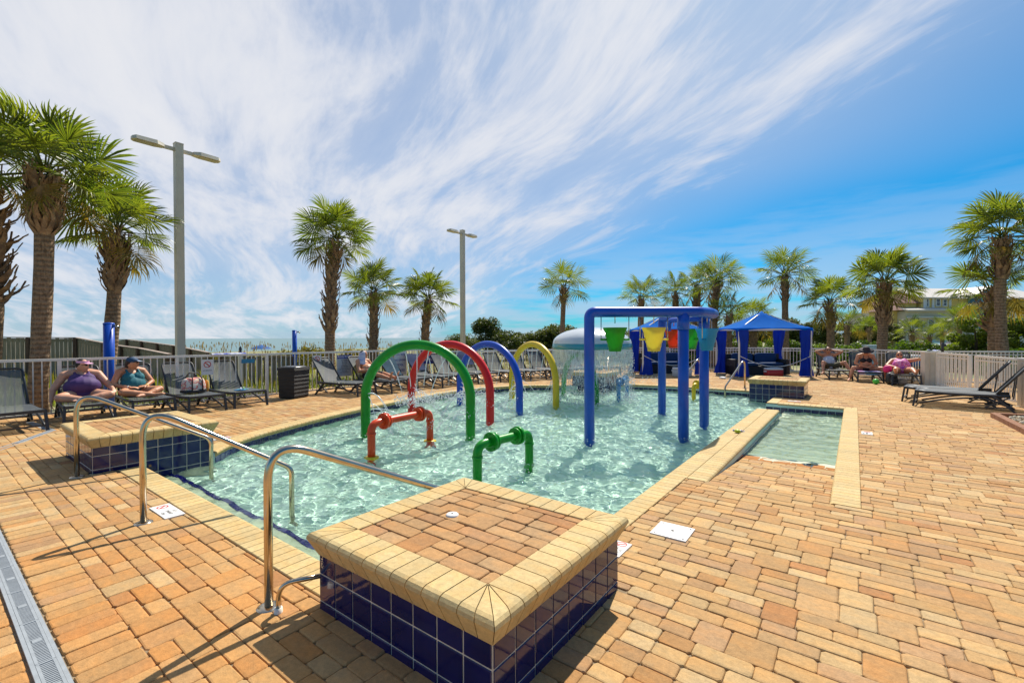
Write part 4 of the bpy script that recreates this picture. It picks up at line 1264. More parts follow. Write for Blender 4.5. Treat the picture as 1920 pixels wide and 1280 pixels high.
for i, (x, y, a, lab) in enumerate(((-10.15, 10.2, 2, 'lounger second to the right of the man, draped in a navy towel'),
                                    (-10.05, 11.05, -4, 'bare grey lounger seen through the red arch'),
                                    (-9.85, 11.95, -10, 'lounger with a navy towel seen through the red and blue arches'),
                                    (-9.50, 12.85, -16, 'bare lounger left of the blue arch foot'),
                                    (-9.15, 13.7, -20, 'bare lounger seen inside the blue arch'),
                                    (-8.80, 14.5, -22, 'bare lounger left of the yellow arch'),
                                    (-8.45, 15.3, -22, 'bare lounger seen inside the yellow arch'),
                                    (-8.10, 16.1, -24, 'bare lounger right of the yellow arch by the mushroom'),
                                    (-7.70, 16.95, -24, 'lounger behind the water curtain of the mushroom'))):
    l_r.append(place_lounger(x, y, rad(a), lab))
l_p1 = place_lounger(1.14, 13.79, rad(171), 'front one of the two empty loungers on the right')
l_p2 = place_lounger(1.01, 14.59, rad(170), 'rear one of the two empty loungers on the right')
RDIR = rad(37 - 90)          # facing the camera
l_x1 = place_lounger(-0.40, 19.75, rad(-72), 'lounger under the person with arms behind the head, right of the cabana')
l_x2 = place_lounger(0.42, 19.35, rad(-80), 'lounger under the woman in the dark hat')
l_x3 = place_lounger(1.28, 18.55, rad(-86), 'lounger under the person in a pink patterned swimsuit')

def towel(o, m, label, s0=0.02, s1=0.82, wide=0.30):
    """a towel hung over a lounger's backrest"""
    t = thing('towel', on(o, (-1.5, 0, 0.75)), label, 'towel', 'towels on the loungers', o.rotation_euler[2])
    q = MB()
    def f(u, v):
        s = lerp(s0, s1, u); y = wide * (2 * v - 1) * (1 - 0.04 * math.sin(7 * u))
        return back_pt(s, y, 0.022 + 0.006 * math.sin(9 * u + 3 * v)) - Vector((-1.5, 0, .75))
    q.sheet(f, 10, 8)
    q.sheet(lambda u, v: back_pt(s1 - 0.5 * u, wide * (2 * v - 1), -0.03 - 0.01 * math.sin(5 * v)) - Vector((-1.5, 0, .75)), 6, 8)
    q.sheet(lambda u, v: back_pt(s1 + 0.012 * math.sin(PI * u), wide * (2 * v - 1), 0.022 - 0.052 * u) - Vector((-1.5, 0, .75)), 3, 8)
    q.build('cloth', m, t)
    return t
MT['navycloth'] = mat('navy towel', (0.012, 0.035, 0.11), 0.9, var=0.3, vscale=18, bump=0.4, bscale=160)
MT['tealcloth'] = mat('dark teal towel', (0.015, 0.07, 0.11), 0.9, var=0.3, vscale=18, bump=0.4, bscale=160)
towel(l_t1, MT['tealcloth'], 'dark teal towel over the lounger right of the man')
towel(l_r[0], MT['navycloth'], 'navy towel over the lounger left of the red arch', 0.15)
towel(l_r[2], MT['navycloth'], 'navy towel hanging on a lounger seen through the red arch', 0.25)

# ------------------------------------------------------------------ things round the left loungers
def soft_box(mb, sx, sy, sz, k=3.2, n=10, top=1.0, c=(0, 0, 0)):
    """rounded box, optionally narrower at the top"""
    vs = []; 
    for i in range(n + 1):
        th = -PI / 2 + PI * i / n
        for j in range(2 * n):
            ph = 2 * PI * j / (2 * n)
            cp = lambda v: math.copysign(abs(v) ** (2 / k), v)
            x, y, z = cp(math.cos(th)) * cp(math.cos(ph)), cp(math.cos(th)) * cp(math.sin(ph)), cp(math.sin(th))
            w = lerp(1.0, top, (z + 1) / 2)
            vs.append(Vector(c) + Vector((x * sx / 2 * w, y * sy / 2 * w, z * sz / 2)))
    fs = [(i * 2 * n + j, i * 2 * n + (j + 1) % (2 * n), (i + 1) * 2 * n + (j + 1) % (2 * n), (i + 1) * 2 * n + j) for i in range(n) for j in range(2 * n)]
    mb.add(vs, fs, True)
def bag_mat():
    mt, g, b = new_mat('printed canvas')
    tc = g.node('ShaderNodeTexCoord').outputs['Object']
    n = g.noise(tc, 9.0, 3, 0.5)
    c = g.ramp(n, [(0.0, (.70, .62, .52)), (.46, (.72, .64, .54)), (.5, (.60, .10, .09)), (.56, (.72, .30, .25)), (.6, (.75, .68, .58)), (.68, (.80, .45, .08)), (.72, (.72, .66, .56))], 'LINEAR')
    g.put(b.inputs['Base Color'], c); b.inputs['Roughness'].default_value = 0.8
    return mt
p = on(l_bag, (-0.78, 0.02, LZ + 0.02))
t = thing('tote_bag', p, 'cream tote bag with a red print and black handles on the lounger', 'bag', None, rad(18))
q = MB(); soft_box(q, 0.26, 0.50, 0.34, 4, 10, 0.86, (0, 0, 0.165)); q.build('bag_body', bag_mat(), t)
q = MB(); soft_box(q, 0.27, 0.51, 0.09, 4, 8, 1.0, (0, 0, 0.045)); q.build('bag_base', MT['black'], t)
for s in (-1, 1):
    q = MB(); q.tube(fillet([Vector((s * .132, -.12, .05)), Vector((s * .12, -.11, .30)), Vector((s * .05, -.07, .44)), Vector((s * .05, .07, .44)), Vector((s * .12, .11, .30)), Vector((s * .132, .12, .05))], .06, 4), 0.012, 6); q.build('handle', MT['black'], t)
q = MB(); soft_box(q, 0.10, 0.08, 0.26, 3, 8, .8, (.02, .29, .13)); q.build('rolled_cloth', mat('orange cloth', (.72, .33, .05), .8), t)
p = on(l_san, (-0.42, -0.02, LZ + 0.015))
t = thing('sandals', p, 'pair of blue and green sandals on the lounger seat', 'sandals', None, rad(60))
for s, cc in ((-1, (.05, .25, .50)), (1, (.12, .40, .42))):
    m = mat('sandal sole', cc, .6)
    q = MB(); soft_box(q, .25, .09, .025, 3.5, 8, 1, (0.02 * s, s * .07, .014)); o = q.build('sole', m, t)
    q = MB(); q.tube([Vector((.02 + .02 * s, s * .07 + .045 * math.cos(a), .02 + .045 * math.sin(a))) for a in np.linspace(0, PI, 8)], .012, 6); q.build('strap', mat('strap', (.35, .6, .2) if s > 0 else (.75, .8, .85), .6), t)
t = thing('folded_towel', (-12.33, 4.75, 1.14), 'blue and white towel lying along the fence top rail', 'towel', None, rad(95))
q = MB(); q.sheet(lambda u, v: Vector((0.80 * (u - .5), 0.06 * math.cos(PI * v), 0.035 * math.sin(PI * v) + 0.02)), 12, 8)
q.build('cloth', [mat('striped towel', (0.70, 0.72, 0.78), .9, col2=(0.02, 0.05, 0.42), vscale=2.2, stretch=(2.0, .1, .1))], t)

def wicker_mat():
    mt, g, b = new_mat('dark wicker')
    tc = g.node('ShaderNodeTexCoord').outputs['Object']
    x, y, z = g.sep(tc)
    u = g.m('ADD', x, y)
    w1 = g.m('SINE', g.m('MULTIPLY', z, 190.0)); w2 = g.m('SINE', g.m('MULTIPLY', u, 130.0))
    h = g.m('MULTIPLY', w1, w2)
    g.put(b.inputs['Base Color'], g.mix(g.step(h, -.6, .8), (0.008, 0.008, 0.008, 1), (0.034, 0.030, 0.028, 1)))
    b.inputs['Roughness'].default_value = 0.5
    bn = g.node('ShaderNodeBump'); bn.inputs['Strength'].default_value = 0.9; bn.inputs['Distance'].default_value = 0.006
    g.put(bn.inputs['Height'], h); g.put(b.inputs['Normal'], bn.outputs[0])
    return mt
MT['wicker'] = wicker_mat()
t = thing('litter_bin', (-11.72, 6.06, 0), 'dark brown wicker litter bin standing against the fence', 'bin', None, rad(20))
q = MB()
w0, w1_, hh = 0.245, 0.265, 0.70
V = []; F = []
for k in range(15):
    z = 0.02 + hh * k / 14; w = lerp(w0, w1_, k / 14) + (0.004 if k % 2 else 0)
    V += [Vector((sx * w, sy * w, z)) for sx, sy in ((-1, -1), (1, -1), (1, 1), (-1, 1))]
for k in range(14): F += [(k * 4 + i, k * 4 + (i + 1) % 4, k * 4 + 4 + (i + 1) % 4, k * 4 + 4 + i) for i in range(4)]
q.add(V, F); q.build('basket', MT['wicker'], t)
q = MB(); q.box((0, 0, .755), (.55, .55, .075)); q.build('rim', MT['wicker'], t)
q = MB(); soft_box(q, .52, .52, .05, 6, 8, .9, (0, 0, .80)); q.build('lid', mat('bin lid', (.05, .05, .05), .3), t)
q = MB(); [q.box((x * .2, y * .2, .012), (.06, .06, .024)) for x in (-1, 1) for y in (-1, 1)]; q.build('feet', MT['frame'], t)

# ------------------------------------------------------------------ notices on the fences
def signboard(p, rz, w, h, label, zc, bg, rows, header=None, ring=False):
    t = thing('notice_sign', (p[0], p[1], zc), label, 'sign', None, rz)
    q = MB(); q.box((0, 0, 0), (w, 0.008, h)); q.build('board', bg, t)
    if header:
        q = MB(); q.box((0, -0.0055, h / 2 - h * .085), (w, 0.006, h * .17)); hb = q.build('header', MT['bluep'], t)
        lettering(header, h * .12, MT['plate'], hb, (0, -0.0095, h / 2 - h * .085), (PI / 2, 0, 0), bold=.002)
    for txt, z, s, m in rows: lettering(txt, s, m, t, (0, -0.0055, z), (PI / 2, 0, 0), bold=s * .015)
    if ring: no_dive_symbol(t, (0, -0.0065, h * .18), w * .32, 0, True)
    return t
FA = rad(90 + 6)
def fence_at(y):
    for (x0, y0), (x1, y1) in zip(FLEFT + FBACK[1:2], FLEFT[1:] + FBACK[1:2]):
        if y0 <= y <= y1: return x0 + (x1 - x0) * (y - y0) / (y1 - y0), math.atan2(y1 - y0, x1 - x0)
    return -12, PI / 2
def fence_sign(y, w, h, label, zc, bg, rows, header=None, ring=False):
    x, a = fence_at(y)
    n = Vector((math.sin(a), -math.cos(a)))
    return signboard((x + n.x * .045, y + n.y * .045), a, w, h, label, zc, bg, rows, header, ring)
GREYSIGN = mat('grey sign face', (.50, .52, .53), .4)
rules = [('%s' % s, .16 - .045 * i, .032, MT['black']) for i, s in enumerate(('NO RUNNING', 'NO DIVING', 'NO GLASS', 'NO PETS', 'NO SMOKING', 'SHOWER FIRST', 'CHILDREN WITH ADULT', 'NO FOOD', 'NO ROUGH PLAY'))]
fence_sign(7.75, 0.46, 0.62, 'grey pool rules board with a blue heading on the fence', 0.74, GREYSIGN, rules, 'POOL RULES')
fence_sign(6.92, 0.24, 0.34, 'small white no smoking plate right of the wicker bin', 0.90, MT['plate'], [('NO SMOKING', -.07, .03, MT['black']), ('PLEASE', -.115, .026, MT['black'])], None, True)
fence_sign(4.28, 0.24, 0.36, 'small white no smoking plate between the bag and sandals loungers', 0.87, MT['plate'], [('NO SMOKING', -.08, .03, MT['black'])], None, True)
x_, a_ = fence_at(9.75)
fence_sign(9.75, 0.48, 0.80, 'white notice reading no diving and closed in blue letters', 0.72, MT['plate'], [('POOL WITH', .28, .085, MT['bluep']), ('NO DIVING', .10, .085, MT['bluep']), ('POOL', -.06, .10, MT['bluep']), ('CLOSED', -.24, .105, MT['bluep'])])
fence_sign(10.95, 0.60, 0.44, 'blue notice reading no lifeguard behind the navy towel', 0.86, MT['bluep'], [('NO LIFE', .10, .13, MT['plate']), ('GUARD', -.07, .13, MT['plate'])])
fence_sign(5.15, 0.30, 0.10, 'narrow teal plate on the fence above the sandals lounger', 0.98, mat('teal plate', (.02, .20, .36), .4), [])
for i, z in enumerate((.90, .72, .54)):
    t = signboard((2.96, 13.86), rad(-74) , .20, .155, ('top', 'middle', 'bottom')[i] + ' one of three small notices on the ivory panel', z, MT['plate'], [(s, .045 - .045 * k, .034, MT['bluep']) for k, s in enumerate(('GATE', 'MUST BE', 'CLOSED'))])

# ------------------------------------------------------------------ light poles and shower posts
SHP = EYE + (rgt * ((204 - 960) / 853) + fwd) * 10.45
MT['polep'] = mat('beige pole paint', (0.62, 0.56, 0.43), 0.5, var=0.1, vscale=3)
MT['lamp_glass'] = mat('lamp lens', (0.45, 0.40, 0.28), 0.2)
def light_pole(x, y, h, label):
    t = thing('light_pole', (x, y, -0.1), label, 'light pole', 'tall light poles beyond the fence')
    q = MB(); q.box((0, 0, h / 2), (0.19, 0.19, h)); q.build('pole', MT['polep'], t)
    q = MB(); q.box((0, 0, .02), (.34, .34, .04)); q.build('base_plate', MT['polep'], t)
    q = MB(); q.box((0, 0, h + .012), (.2, .2, .03)); q.build('pole_cap', MT['polep'], t)
    for s in (-1, 1):
        q = MB(); q.box((0, s * .22, h - .16), (.07, .26, .09)); q.build('arm', MT['polep'], t)
        q = MB()
        pr = [(.34, -.10, .04), (.50, -.16, .07), (.95, -.16, .06), (1.02, -.08, .035)]
        V = []
        for yy, xx, zz in pr: V += [Vector((xx, s * yy, h - .19)), Vector((-xx, s * yy, h - .19)), Vector((-xx * .8, s * yy, h - .15 + zz)), Vector((xx * .8, s * yy, h - .15 + zz))]
        F = [(i * 4 + k, i * 4 + (k + 1) % 4, i * 4 + 4 + (k + 1) % 4, i * 4 + 4 + k) for i in range(3) for k in range(4)] + [(0, 1, 2, 3), (15, 14, 13, 12)]
        q.add(V, F); hd = q.build('lamp_head', MT['polep'], t)
        q = MB(); q.box((0, s * .72, h - .197), (.24, .42, .018)); q.build('lens', MT['lamp_glass'], hd)
    return t
light_pole(-14.92, 4.53, 7.0, 'tall beige light pole with twin heads between the left palms')
light_pole(-15.69, 16.73, 7.0, 'smaller looking beige twin light pole in the middle, farther away')
for x, y, lab in ((SHP.x, SHP.y, 'blue shower post behind the fence, by the second palm'), (-20.66, 10.73, 'blue shower post farther off, left of the low bush')):
    t = thing('shower_post', (x, y, -.1), lab, 'post', 'round blue shower posts beyond the fence')
    q = MB(); q.cyl((0, 0, 0), (0, 0, 2.0), .102, None, 20); q.build('post_tube', MT['blue'], t)
    q = MB(); q.lathe([(0, 2.03), (.095, 2.02), (.108, 2.0), (.108, 1.98)], (0, 0, 0), 20); q.build('cap', MT['blue'], t)
    q = MB(); q.tube([Vector((.09, .05, 1.93)), Vector((.2, .1, 1.95)), Vector((.25, .12, 1.9))], .03, 8); q.build('shower_head', MT['steel'], t)

# ------------------------------------------------------------------ cabanas
MT['canvas'] = mat('blue canopy cloth', (0.002, 0.17, 0.66), 0.9, var=0.15, vscale=2, spec=0.1, trans=0.35, bump=0.1, bscale=30)
MT['curtain'] = mat('royal blue curtain', (0.004, 0.05, 0.46), 0.9, var=0.2, vscale=3, trans=0.2)
MT['cushion'] = mat('navy cushion', (0.012, 0.05, 0.13), 0.85, var=0.2, vscale=5, bump=.2, bscale=90)
CR = rad(37)
def cabana(x, y, W, Dp, label, sofa=True):
    t = thing('cabana', (x, y, 0), label, 'cabana', 'blue curtained cabanas in front of the back fence', CR)
    ze, zt = 1.83, 2.58
    for sx in (-1, 1):
        for sy in (-1, 1):
            q = MB(); q.box((sx * W / 2, sy * Dp / 2, ze / 2), (.05, .05, ze)); q.build('post', MT['white'], t)
    q = MB()
    for sy in (-1, 1): q.beam((-W / 2, sy * Dp / 2, ze), (W / 2, sy * Dp / 2, ze), .05, .06); 
    for sx in (-1, 1): q.beam((sx * W / 2, -Dp / 2, ze), (sx * W / 2, Dp / 2, ze), .05, .06)
    for sx in (-1, 1):
        for sy in (-1, 1): q.beam((sx * W / 2, sy * Dp / 2, ze), (0, 0, zt - .06), .035, .035)
    q.build('roof_frame', MT['white'], t)
    q = MB(); n = 20
    def roof(u, v):
        a, b = 2 * u - 1, 2 * v - 1
        r = max(abs(a), abs(b))
        z = zt - (zt - ze - .05) * (r ** 0.92) - 0.05 * math.sin(PI * r) + 0.006 * math.sin(18 * math.atan2(b, a)) * r * (1 - r) * 4
        ov = 1.035
        return Vector((a * W / 2 * ov, b * Dp / 2 * ov, z))
    q.sheet(roof, n, n); q.build('canopy', MT['canvas'], t)
    q = MB()
    for sx, sy, ax in ((0, -1, 0), (0, 1, 0), (-1, 0, 1), (1, 0, 1)):
        def val(u, v):
            k = (2 * u - 1) * 1.035
            lift = 0.10 * (1 - (2 * u - 1) ** 2)
            z = ze + .052 - (.13 - lift) * v
            off = 1.036 + .004 * math.sin(30 * u)
            return Vector((k * W / 2, sy * Dp / 2 * off, z)) if ax == 0 else Vector((sx * W / 2 * off, k * Dp / 2, z))
        q.sheet(val, 24, 2)
    q.build('valance', MT['canvas'], t)
    for sx in (-1, 1):
        for sy in (-1, 1):
            q = MB()
            def cur(u, v, sx=sx, sy=sy):
                z = lerp(ze - .02, 0.03, v)
                pinch = 0.5 + 0.5 * min(1, abs(v - .55) / .45) ** 1.2
                ang = 2 * PI * u
                r = (0.17 * pinch + 0.045 * math.cos(5 * ang + sx)) * (1 + .35 * max(0, v - .55))
                return Vector((sx * (W / 2 - .10) + r * math.cos(ang) * 1.2 - sx * .1 * (1 - abs(v - .5)), sy * (Dp / 2 - .05) + r * math.sin(ang) * .7, z))
            q.sheet(cur, 36, 12); q.build('curtain', MT['curtain'], t)
    q = MB(); q.tube([Vector((lerp(-W / 2, W / 2, k / 14), -Dp / 2 - .03, 0.82 - 0.42 * math.sin(PI * k / 14))) for k in range(15)], .014, 6); q.build('rope', MT['white'], t)
    return t
cab1 = cabana(-3.0, 20.68, 2.75, 1.9, 'right hand blue cabana with drawn back curtains and a roped off sofa')
cab2 = cabana(-6.40, 19.35, 2.5, 1.9, 'left hand blue cabana seen behind the bucket frame')
def sofa(cab, label, w=2.2):
    M_ = Matrix.Rotation(CR, 3, 'Z')
    t = thing('wicker_sofa', Vector(cab.location) + M_ @ Vector((0, .35, 0)), label, 'sofa', 'sofas inside the cabanas', CR)
    q = MB(); q.box((0, 0, .19), (w, .78, .34)); q.build('sofa_base', MT['wicker'], t)
    for s in (-1, 1):
        q = MB(); q.box((s * (w / 2 - .07), -.02, .33), (.14, .82, .60)); q.build('armrest', MT['wicker'], t)
        q = MB(); soft_box(q, w / 2 - .18, .64, .14, 6, 8, 1, (s * (w / 4 - .06), -.05, .43)); q.build('seat_cushion', MT['cushion'], t)
        q = MB(); soft_box(q, w / 2 - .18, .16, .44, 6, 8, .95, (s * (w / 4 - .06), .27, .66)); q.build('back_cushion', MT['cushion'], t)
    q = MB(); q.box((0, .37, .45), (w, .08, .78)); q.build('sofa_back', MT['wicker'], t)
    return t
sofa(cab1, 'dark wicker sofa with navy cushions inside the right cabana')
sofa(cab2, 'dark wicker sofa with navy cushions inside the left cabana', 1.9)
M_ = Matrix.Rotation(CR, 3, 'Z')
def cooler(p, label, body, lid, w=.58, rz=CR):
    t = thing('cool_box', p, label, 'cooler', None, rz)
    q = MB(); soft_box(q, w, .34, .30, 8, 8, 1.06, (0, 0, .15)); q.build('box_body', body, t)
    q = MB(); soft_box(q, w + .03, .36, .07, 8, 8, .96, (0, 0, .33)); q.build('lid', lid, t)
    for s in (-1, 1):
        q = MB(); q.box((s * (w / 2 + .02), 0, .24), (.025, .16, .05)); q.build('handle', lid, t)
    return t
WHT = mat('white plastic', (.72, .71, .68), .4)
cooler(Vector((-2.45, 19.65, 0)), 'red cooler with a white lid in front of the right cabana sofa', mat('red plastic', (.48, .02, .02), .4), WHT)
cooler(Vector((-5.35, 18.05, 0)), 'white and grey cool box on the deck before the left cabana', mat('pale blue plastic', (.45, .50, .54), .45), WHT, .7, rad(20))
t = thing('sun_hat', (-3.75, 18.35, .02), 'straw sun hat lying on the deck by the right cabana curtain', 'hat')
q = MB(); q.lathe([(0, .13), (.07, .125), (.095, .08), (.10, .02), (.20, 0.005), (.21, .0)], (0, 0, 0), 20); q.build('hat_body', mat('straw', (.62, .42, .22), .8), t)
t = thing('slip_on_shoes', (-3.92, 18.1, 0), 'pale shoes on the deck beside the straw hat', 'shoes')
q = MB(); soft_box(q, .26, .1, .07, 3, 8, .8, (0, .07, .035)); soft_box(q, .26, .1, .07, 3, 8, .8, (.05, -.06, .035)); q.build('shoe_pair', WHT, t)
# small things by the right hand loungers
t = thing('ball', (0.55, 18.75, .09), 'bright green ball on the deck by the woman in the dark hat', 'ball')
q = MB(); q.ell((0, 0, 0), .09, 16, 12); q.build('ball_skin', mat('green ball', (.06, .50, .05), .4), t)
t = thing('backpack', (0.95, 19.0, 0), 'black backpack on the deck between two right hand loungers', 'backpack', None, rad(20))
q = MB(); soft_box(q, .34, .24, .40, 3.2, 10, .8, (0, 0, .19)); q.build('pack_body', MT['black'], t)
q = MB(); soft_box(q, .22, .1, .2, 3.2, 8, .9, (0, -.13, .14)); q.build('front_pocket', MT['black'], t)
t = thing('beach_bag', (1.22, 19.05, 0), 'pale rumpled beach bag and towels on the deck', 'bag')
q = MB(); soft_box(q, .36, .26, .20, 2.4, 10, .7, (0, 0, .10)); q.build('bag_body', mat('pale canvas', (.62, .52, .42), .85, var=.3), t)
t = thing('pink_float', (0.86, 19.25, .36), 'bright pink bag on the right side of the woman in the dark hat', 'bag')
q = MB(); soft_box(q, .26, .22, .24, 2.6, 10, .8, (0, 0, .12)); q.build('bag_body', mat('hot pink cloth', (.75, .02, .20), .6), t)
t = thing('towel_rag', (1.93, 18.95, 1.085), 'blue and white rag lying on the ivory gate post', 'cloth')
q = MB(); q.sheet(lambda u, v: Vector((.30 * (u - .5), .2 * (v - .5), .03 + .02 * math.sin(8 * u) * math.cos(6 * v))), 8, 6); q.build('cloth', mat('blue white cloth', (.70, .72, .76), .9, col2=(.04, .10, .40), vscale=5), t)
t = thing('gate_latch', (2.12, 18.8, 1.07), 'black gate latch standing above the ivory gate post', 'latch')
q = MB(); q.cyl((0, 0, 0), (0, 0, .28), .035, .03, 10); q.box((.03, 0, .2), (.1, .06, .08)); q.build('latch_body', MT['frame'], t)

# planter bed at the right edge
MT['brickedge'] = mat('red brick edging', (.30, .13, .06), .85, var=.3, vscale=12)
t = thing('planter_edging', (2.1, 12.4, 0), 'low red brown edging round the stone bed at the right', 'edging')
def edge_blocks(a, b):
    a, b = Vector(a), Vector(b); L_ = (b - a).length; n = round(L_ / .3)
    for i in range(n):
        p, q_ = a.lerp(b, (i + .02) / n), a.lerp(b, (i + .98) / n)
        q = MB(); q.beam((p.x, p.y, .035), (q_.x, q_.y, .035), .11, .10); q.build('edging_stone', MT['brickedge'], t, True)
edge_blocks((2.13, 12.45), (2.22, 9.0)); edge_blocks((2.13, 12.45), (4.1, 12.95))
q = MB()
for _ in range(2600):
    x, y = rng.uniform(2.25, 4.1), rng.uniform(8.8, 12.6); s = rng.uniform(.015, .04)
    q.ell((x, y, 0.0 + rng.random() * .05), (s, s * rng.uniform(.7, 1.2), s * .7), 5, 3)
tag(q.build('gravel', mat('pale pebbles', (.70, .60, .43), .8, var=.35, vscale=9)), kind='stuff')

# ------------------------------------------------------------------ cabbage palms
def at_px(px, py, d):
    """a point of the survey: bearing px, height line py, distance d along the view"""
    return EYE + (rgt * ((px - 960) / 853) + fwd - upv * ((py - 640) / 853)) * d
MT['frond'] = leaf_mat('palm frond', (0.046, 0.085, 0.017), (0.19, 0.20, 0.032), 0.50, 0.35, 2.0, 0.6, (2.0, 2.1, .6))
MT['oldfrond'] = leaf_mat('yellowing palm frond', (0.12, 0.12, 0.02), (0.24, 0.18, 0.03), 0.45, 0.5, 2.0, 0.4, (1.8, 1.5, .8))
MT['petiole'] = mat('palm stalk', (0.13, 0.17, 0.035), 0.45, var=.3)
def bark_mat(name, c1, c2):
    mt, g, b = new_mat(name)
    tc = g.node('ShaderNodeTexCoord').outputs['Object']
    x, y, z = g.sep(tc)
    n1 = g.noise(g.vm('MULTIPLY', tc, (14, 14, 14)), 1.0, 5, 0.65)
    rings = g.m('SINE', g.m('ADD', g.m('MULTIPLY', z, 62.0), g.m('MULTIPLY', n1, 6.0)))
    n2 = g.noise(g.vm('MULTIPLY', tc, (40, 40, 5)), 1.0, 4, 0.7)
    f = g.m('ADD', g.m('MULTIPLY', n1, .7), g.m('MULTIPLY', n2, .4))
    f = g.m('ADD', f, g.m('MULTIPLY', rings, .06))
    g.put(b.inputs['Base Color'], g.mix(g.step(f, .35, .75), (*c1, 1), (*c2, 1)))
    b.inputs['Roughness'].default_value = .95; b.inputs['Specular IOR Level'].default_value = .15
    bn = g.node('ShaderNodeBump'); bn.inputs['Strength'].default_value = .8; bn.inputs['Distance'].default_value = .02
    g.put(bn.inputs['Height'], g.m('ADD', g.m('MULTIPLY', rings, .35), n2)); g.put(b.inputs['Normal'], bn.outputs[0])
    return mt
MT['bark'] = bark_mat('palm bark', (0.13, 0.088, 0.055), (0.36, 0.245, 0.15))
MT['boot'] = mat('old leaf base', (0.36, 0.235, 0.13), .9, col2=(0.13, 0.082, 0.05), vscale=6, bump=.4, bscale=60)
def frond_mesh(seed, m, droop, nseg=15, spread=1.0):
    r = random.Random(seed); q = MB()
    pet = 0.50
    cz = lambda x: -droop * max(0, x - .1) ** 1.8
    q.tube([Vector((x, 0, cz(x))) for x in np.linspace(0, pet, 5)], [.020, .014, .012, .011, .010], 5)
    cost = lambda s: Vector((pet + .22 * s, 0, cz(pet + .22 * s) - .06 * s * s))
    for i in range(-nseg, nseg + 1):
        k = abs(i) / nseg
        s = 1 - k
        th = (2.15 * k ** 0.9) * spread * (1 if i > 0 else -1) + r.gauss(0, .045)
        Ls = (0.40 + 0.12 * math.sin(PI * min(1, .30 + .70 * s)) ) * r.uniform(.88, 1.08)
        p0 = cost(s * .95)
        lift = 0.16 * k
        d = Vector((math.cos(th), math.sin(th), -.10 + lift * .3))
        side = Vector((-math.sin(th), math.cos(th), 0))
        w = .0135 + .005 * s
        dp = r.uniform(.02, .11) + droop * .22
        a = p0; b = p0 + d * (Ls * .55) + Z3 * (-.15 * dp); c = p0 + d * (Ls * .82) + Z3 * (-.52 * dp); e = p0 + d * Ls * (1 - .12 * dp) + Z3 * (-1.25 * dp)
        V = [a - side * w * .45, a, a + side * w * .45, b - side * w + Z3 * .006, b - Z3 * .007, b + side * w + Z3 * .006, c - side * w * .55, c - Z3 * .004, c + side * w * .55, e]
        q.add(V, [(0, 1, 4, 3), (1, 2, 5, 4), (3, 4, 7, 6), (4, 5, 8, 7), (6, 7, 9), (7, 8, 9)], False)
    return q.mesh('frond', m)
FRONDS = [frond_mesh(i, MT['frond'], d, 17) for i, d in enumerate((.04, .08, .15, .26, .36))]
OLD = [frond_mesh(20 + i, MT['oldfrond'], d, 15) for i, d in enumerate((.45, .6))]
FAR_FRONDS = [frond_mesh(40 + i, MT['frond'], d, 11) for i, d in enumerate((.06, .15, .3))]
FAR_OLD = [frond_mesh(50, MT['oldfrond'], .65, 10)]
def boot_mesh(seed):
    r = random.Random(seed); q = MB()
    L_, w = .27, .055
    V = []
    for k, (x, ww, t, z) in enumerate(((0, .075, .03, 0), (.10, .06, .022, .012), (.2, .045, .015, .04), (L_, .03, .008, .09))):
        V += [Vector((x, -ww, z)), Vector((x, 0, z - t)), Vector((x, ww, z)), Vector((x, 0, z + t * .5))]
    F = [(i * 4 + k, i * 4 + (k + 1) % 4, i * 4 + 4 + (k + 1) % 4, i * 4 + 4 + k) for i in range(3) for k in range(4)] + [(12, 13, 14, 15)]
    q.add(V, F)
    q.beam((L_ - .01, .012, .085), (L_ + .08, .05 * r.uniform(.5, 1.4), .12 + .05 * r.random()), .022, .012); q.beam((L_ - .01, -.012, .085), (L_ + .07, -.05 * r.uniform(.5, 1.4), .11 + .05 * r.random()), .02, .012)
    return q.mesh('leaf_base', MT['boot'])
BOOTS = [boot_mesh(i) for i in range(4)]
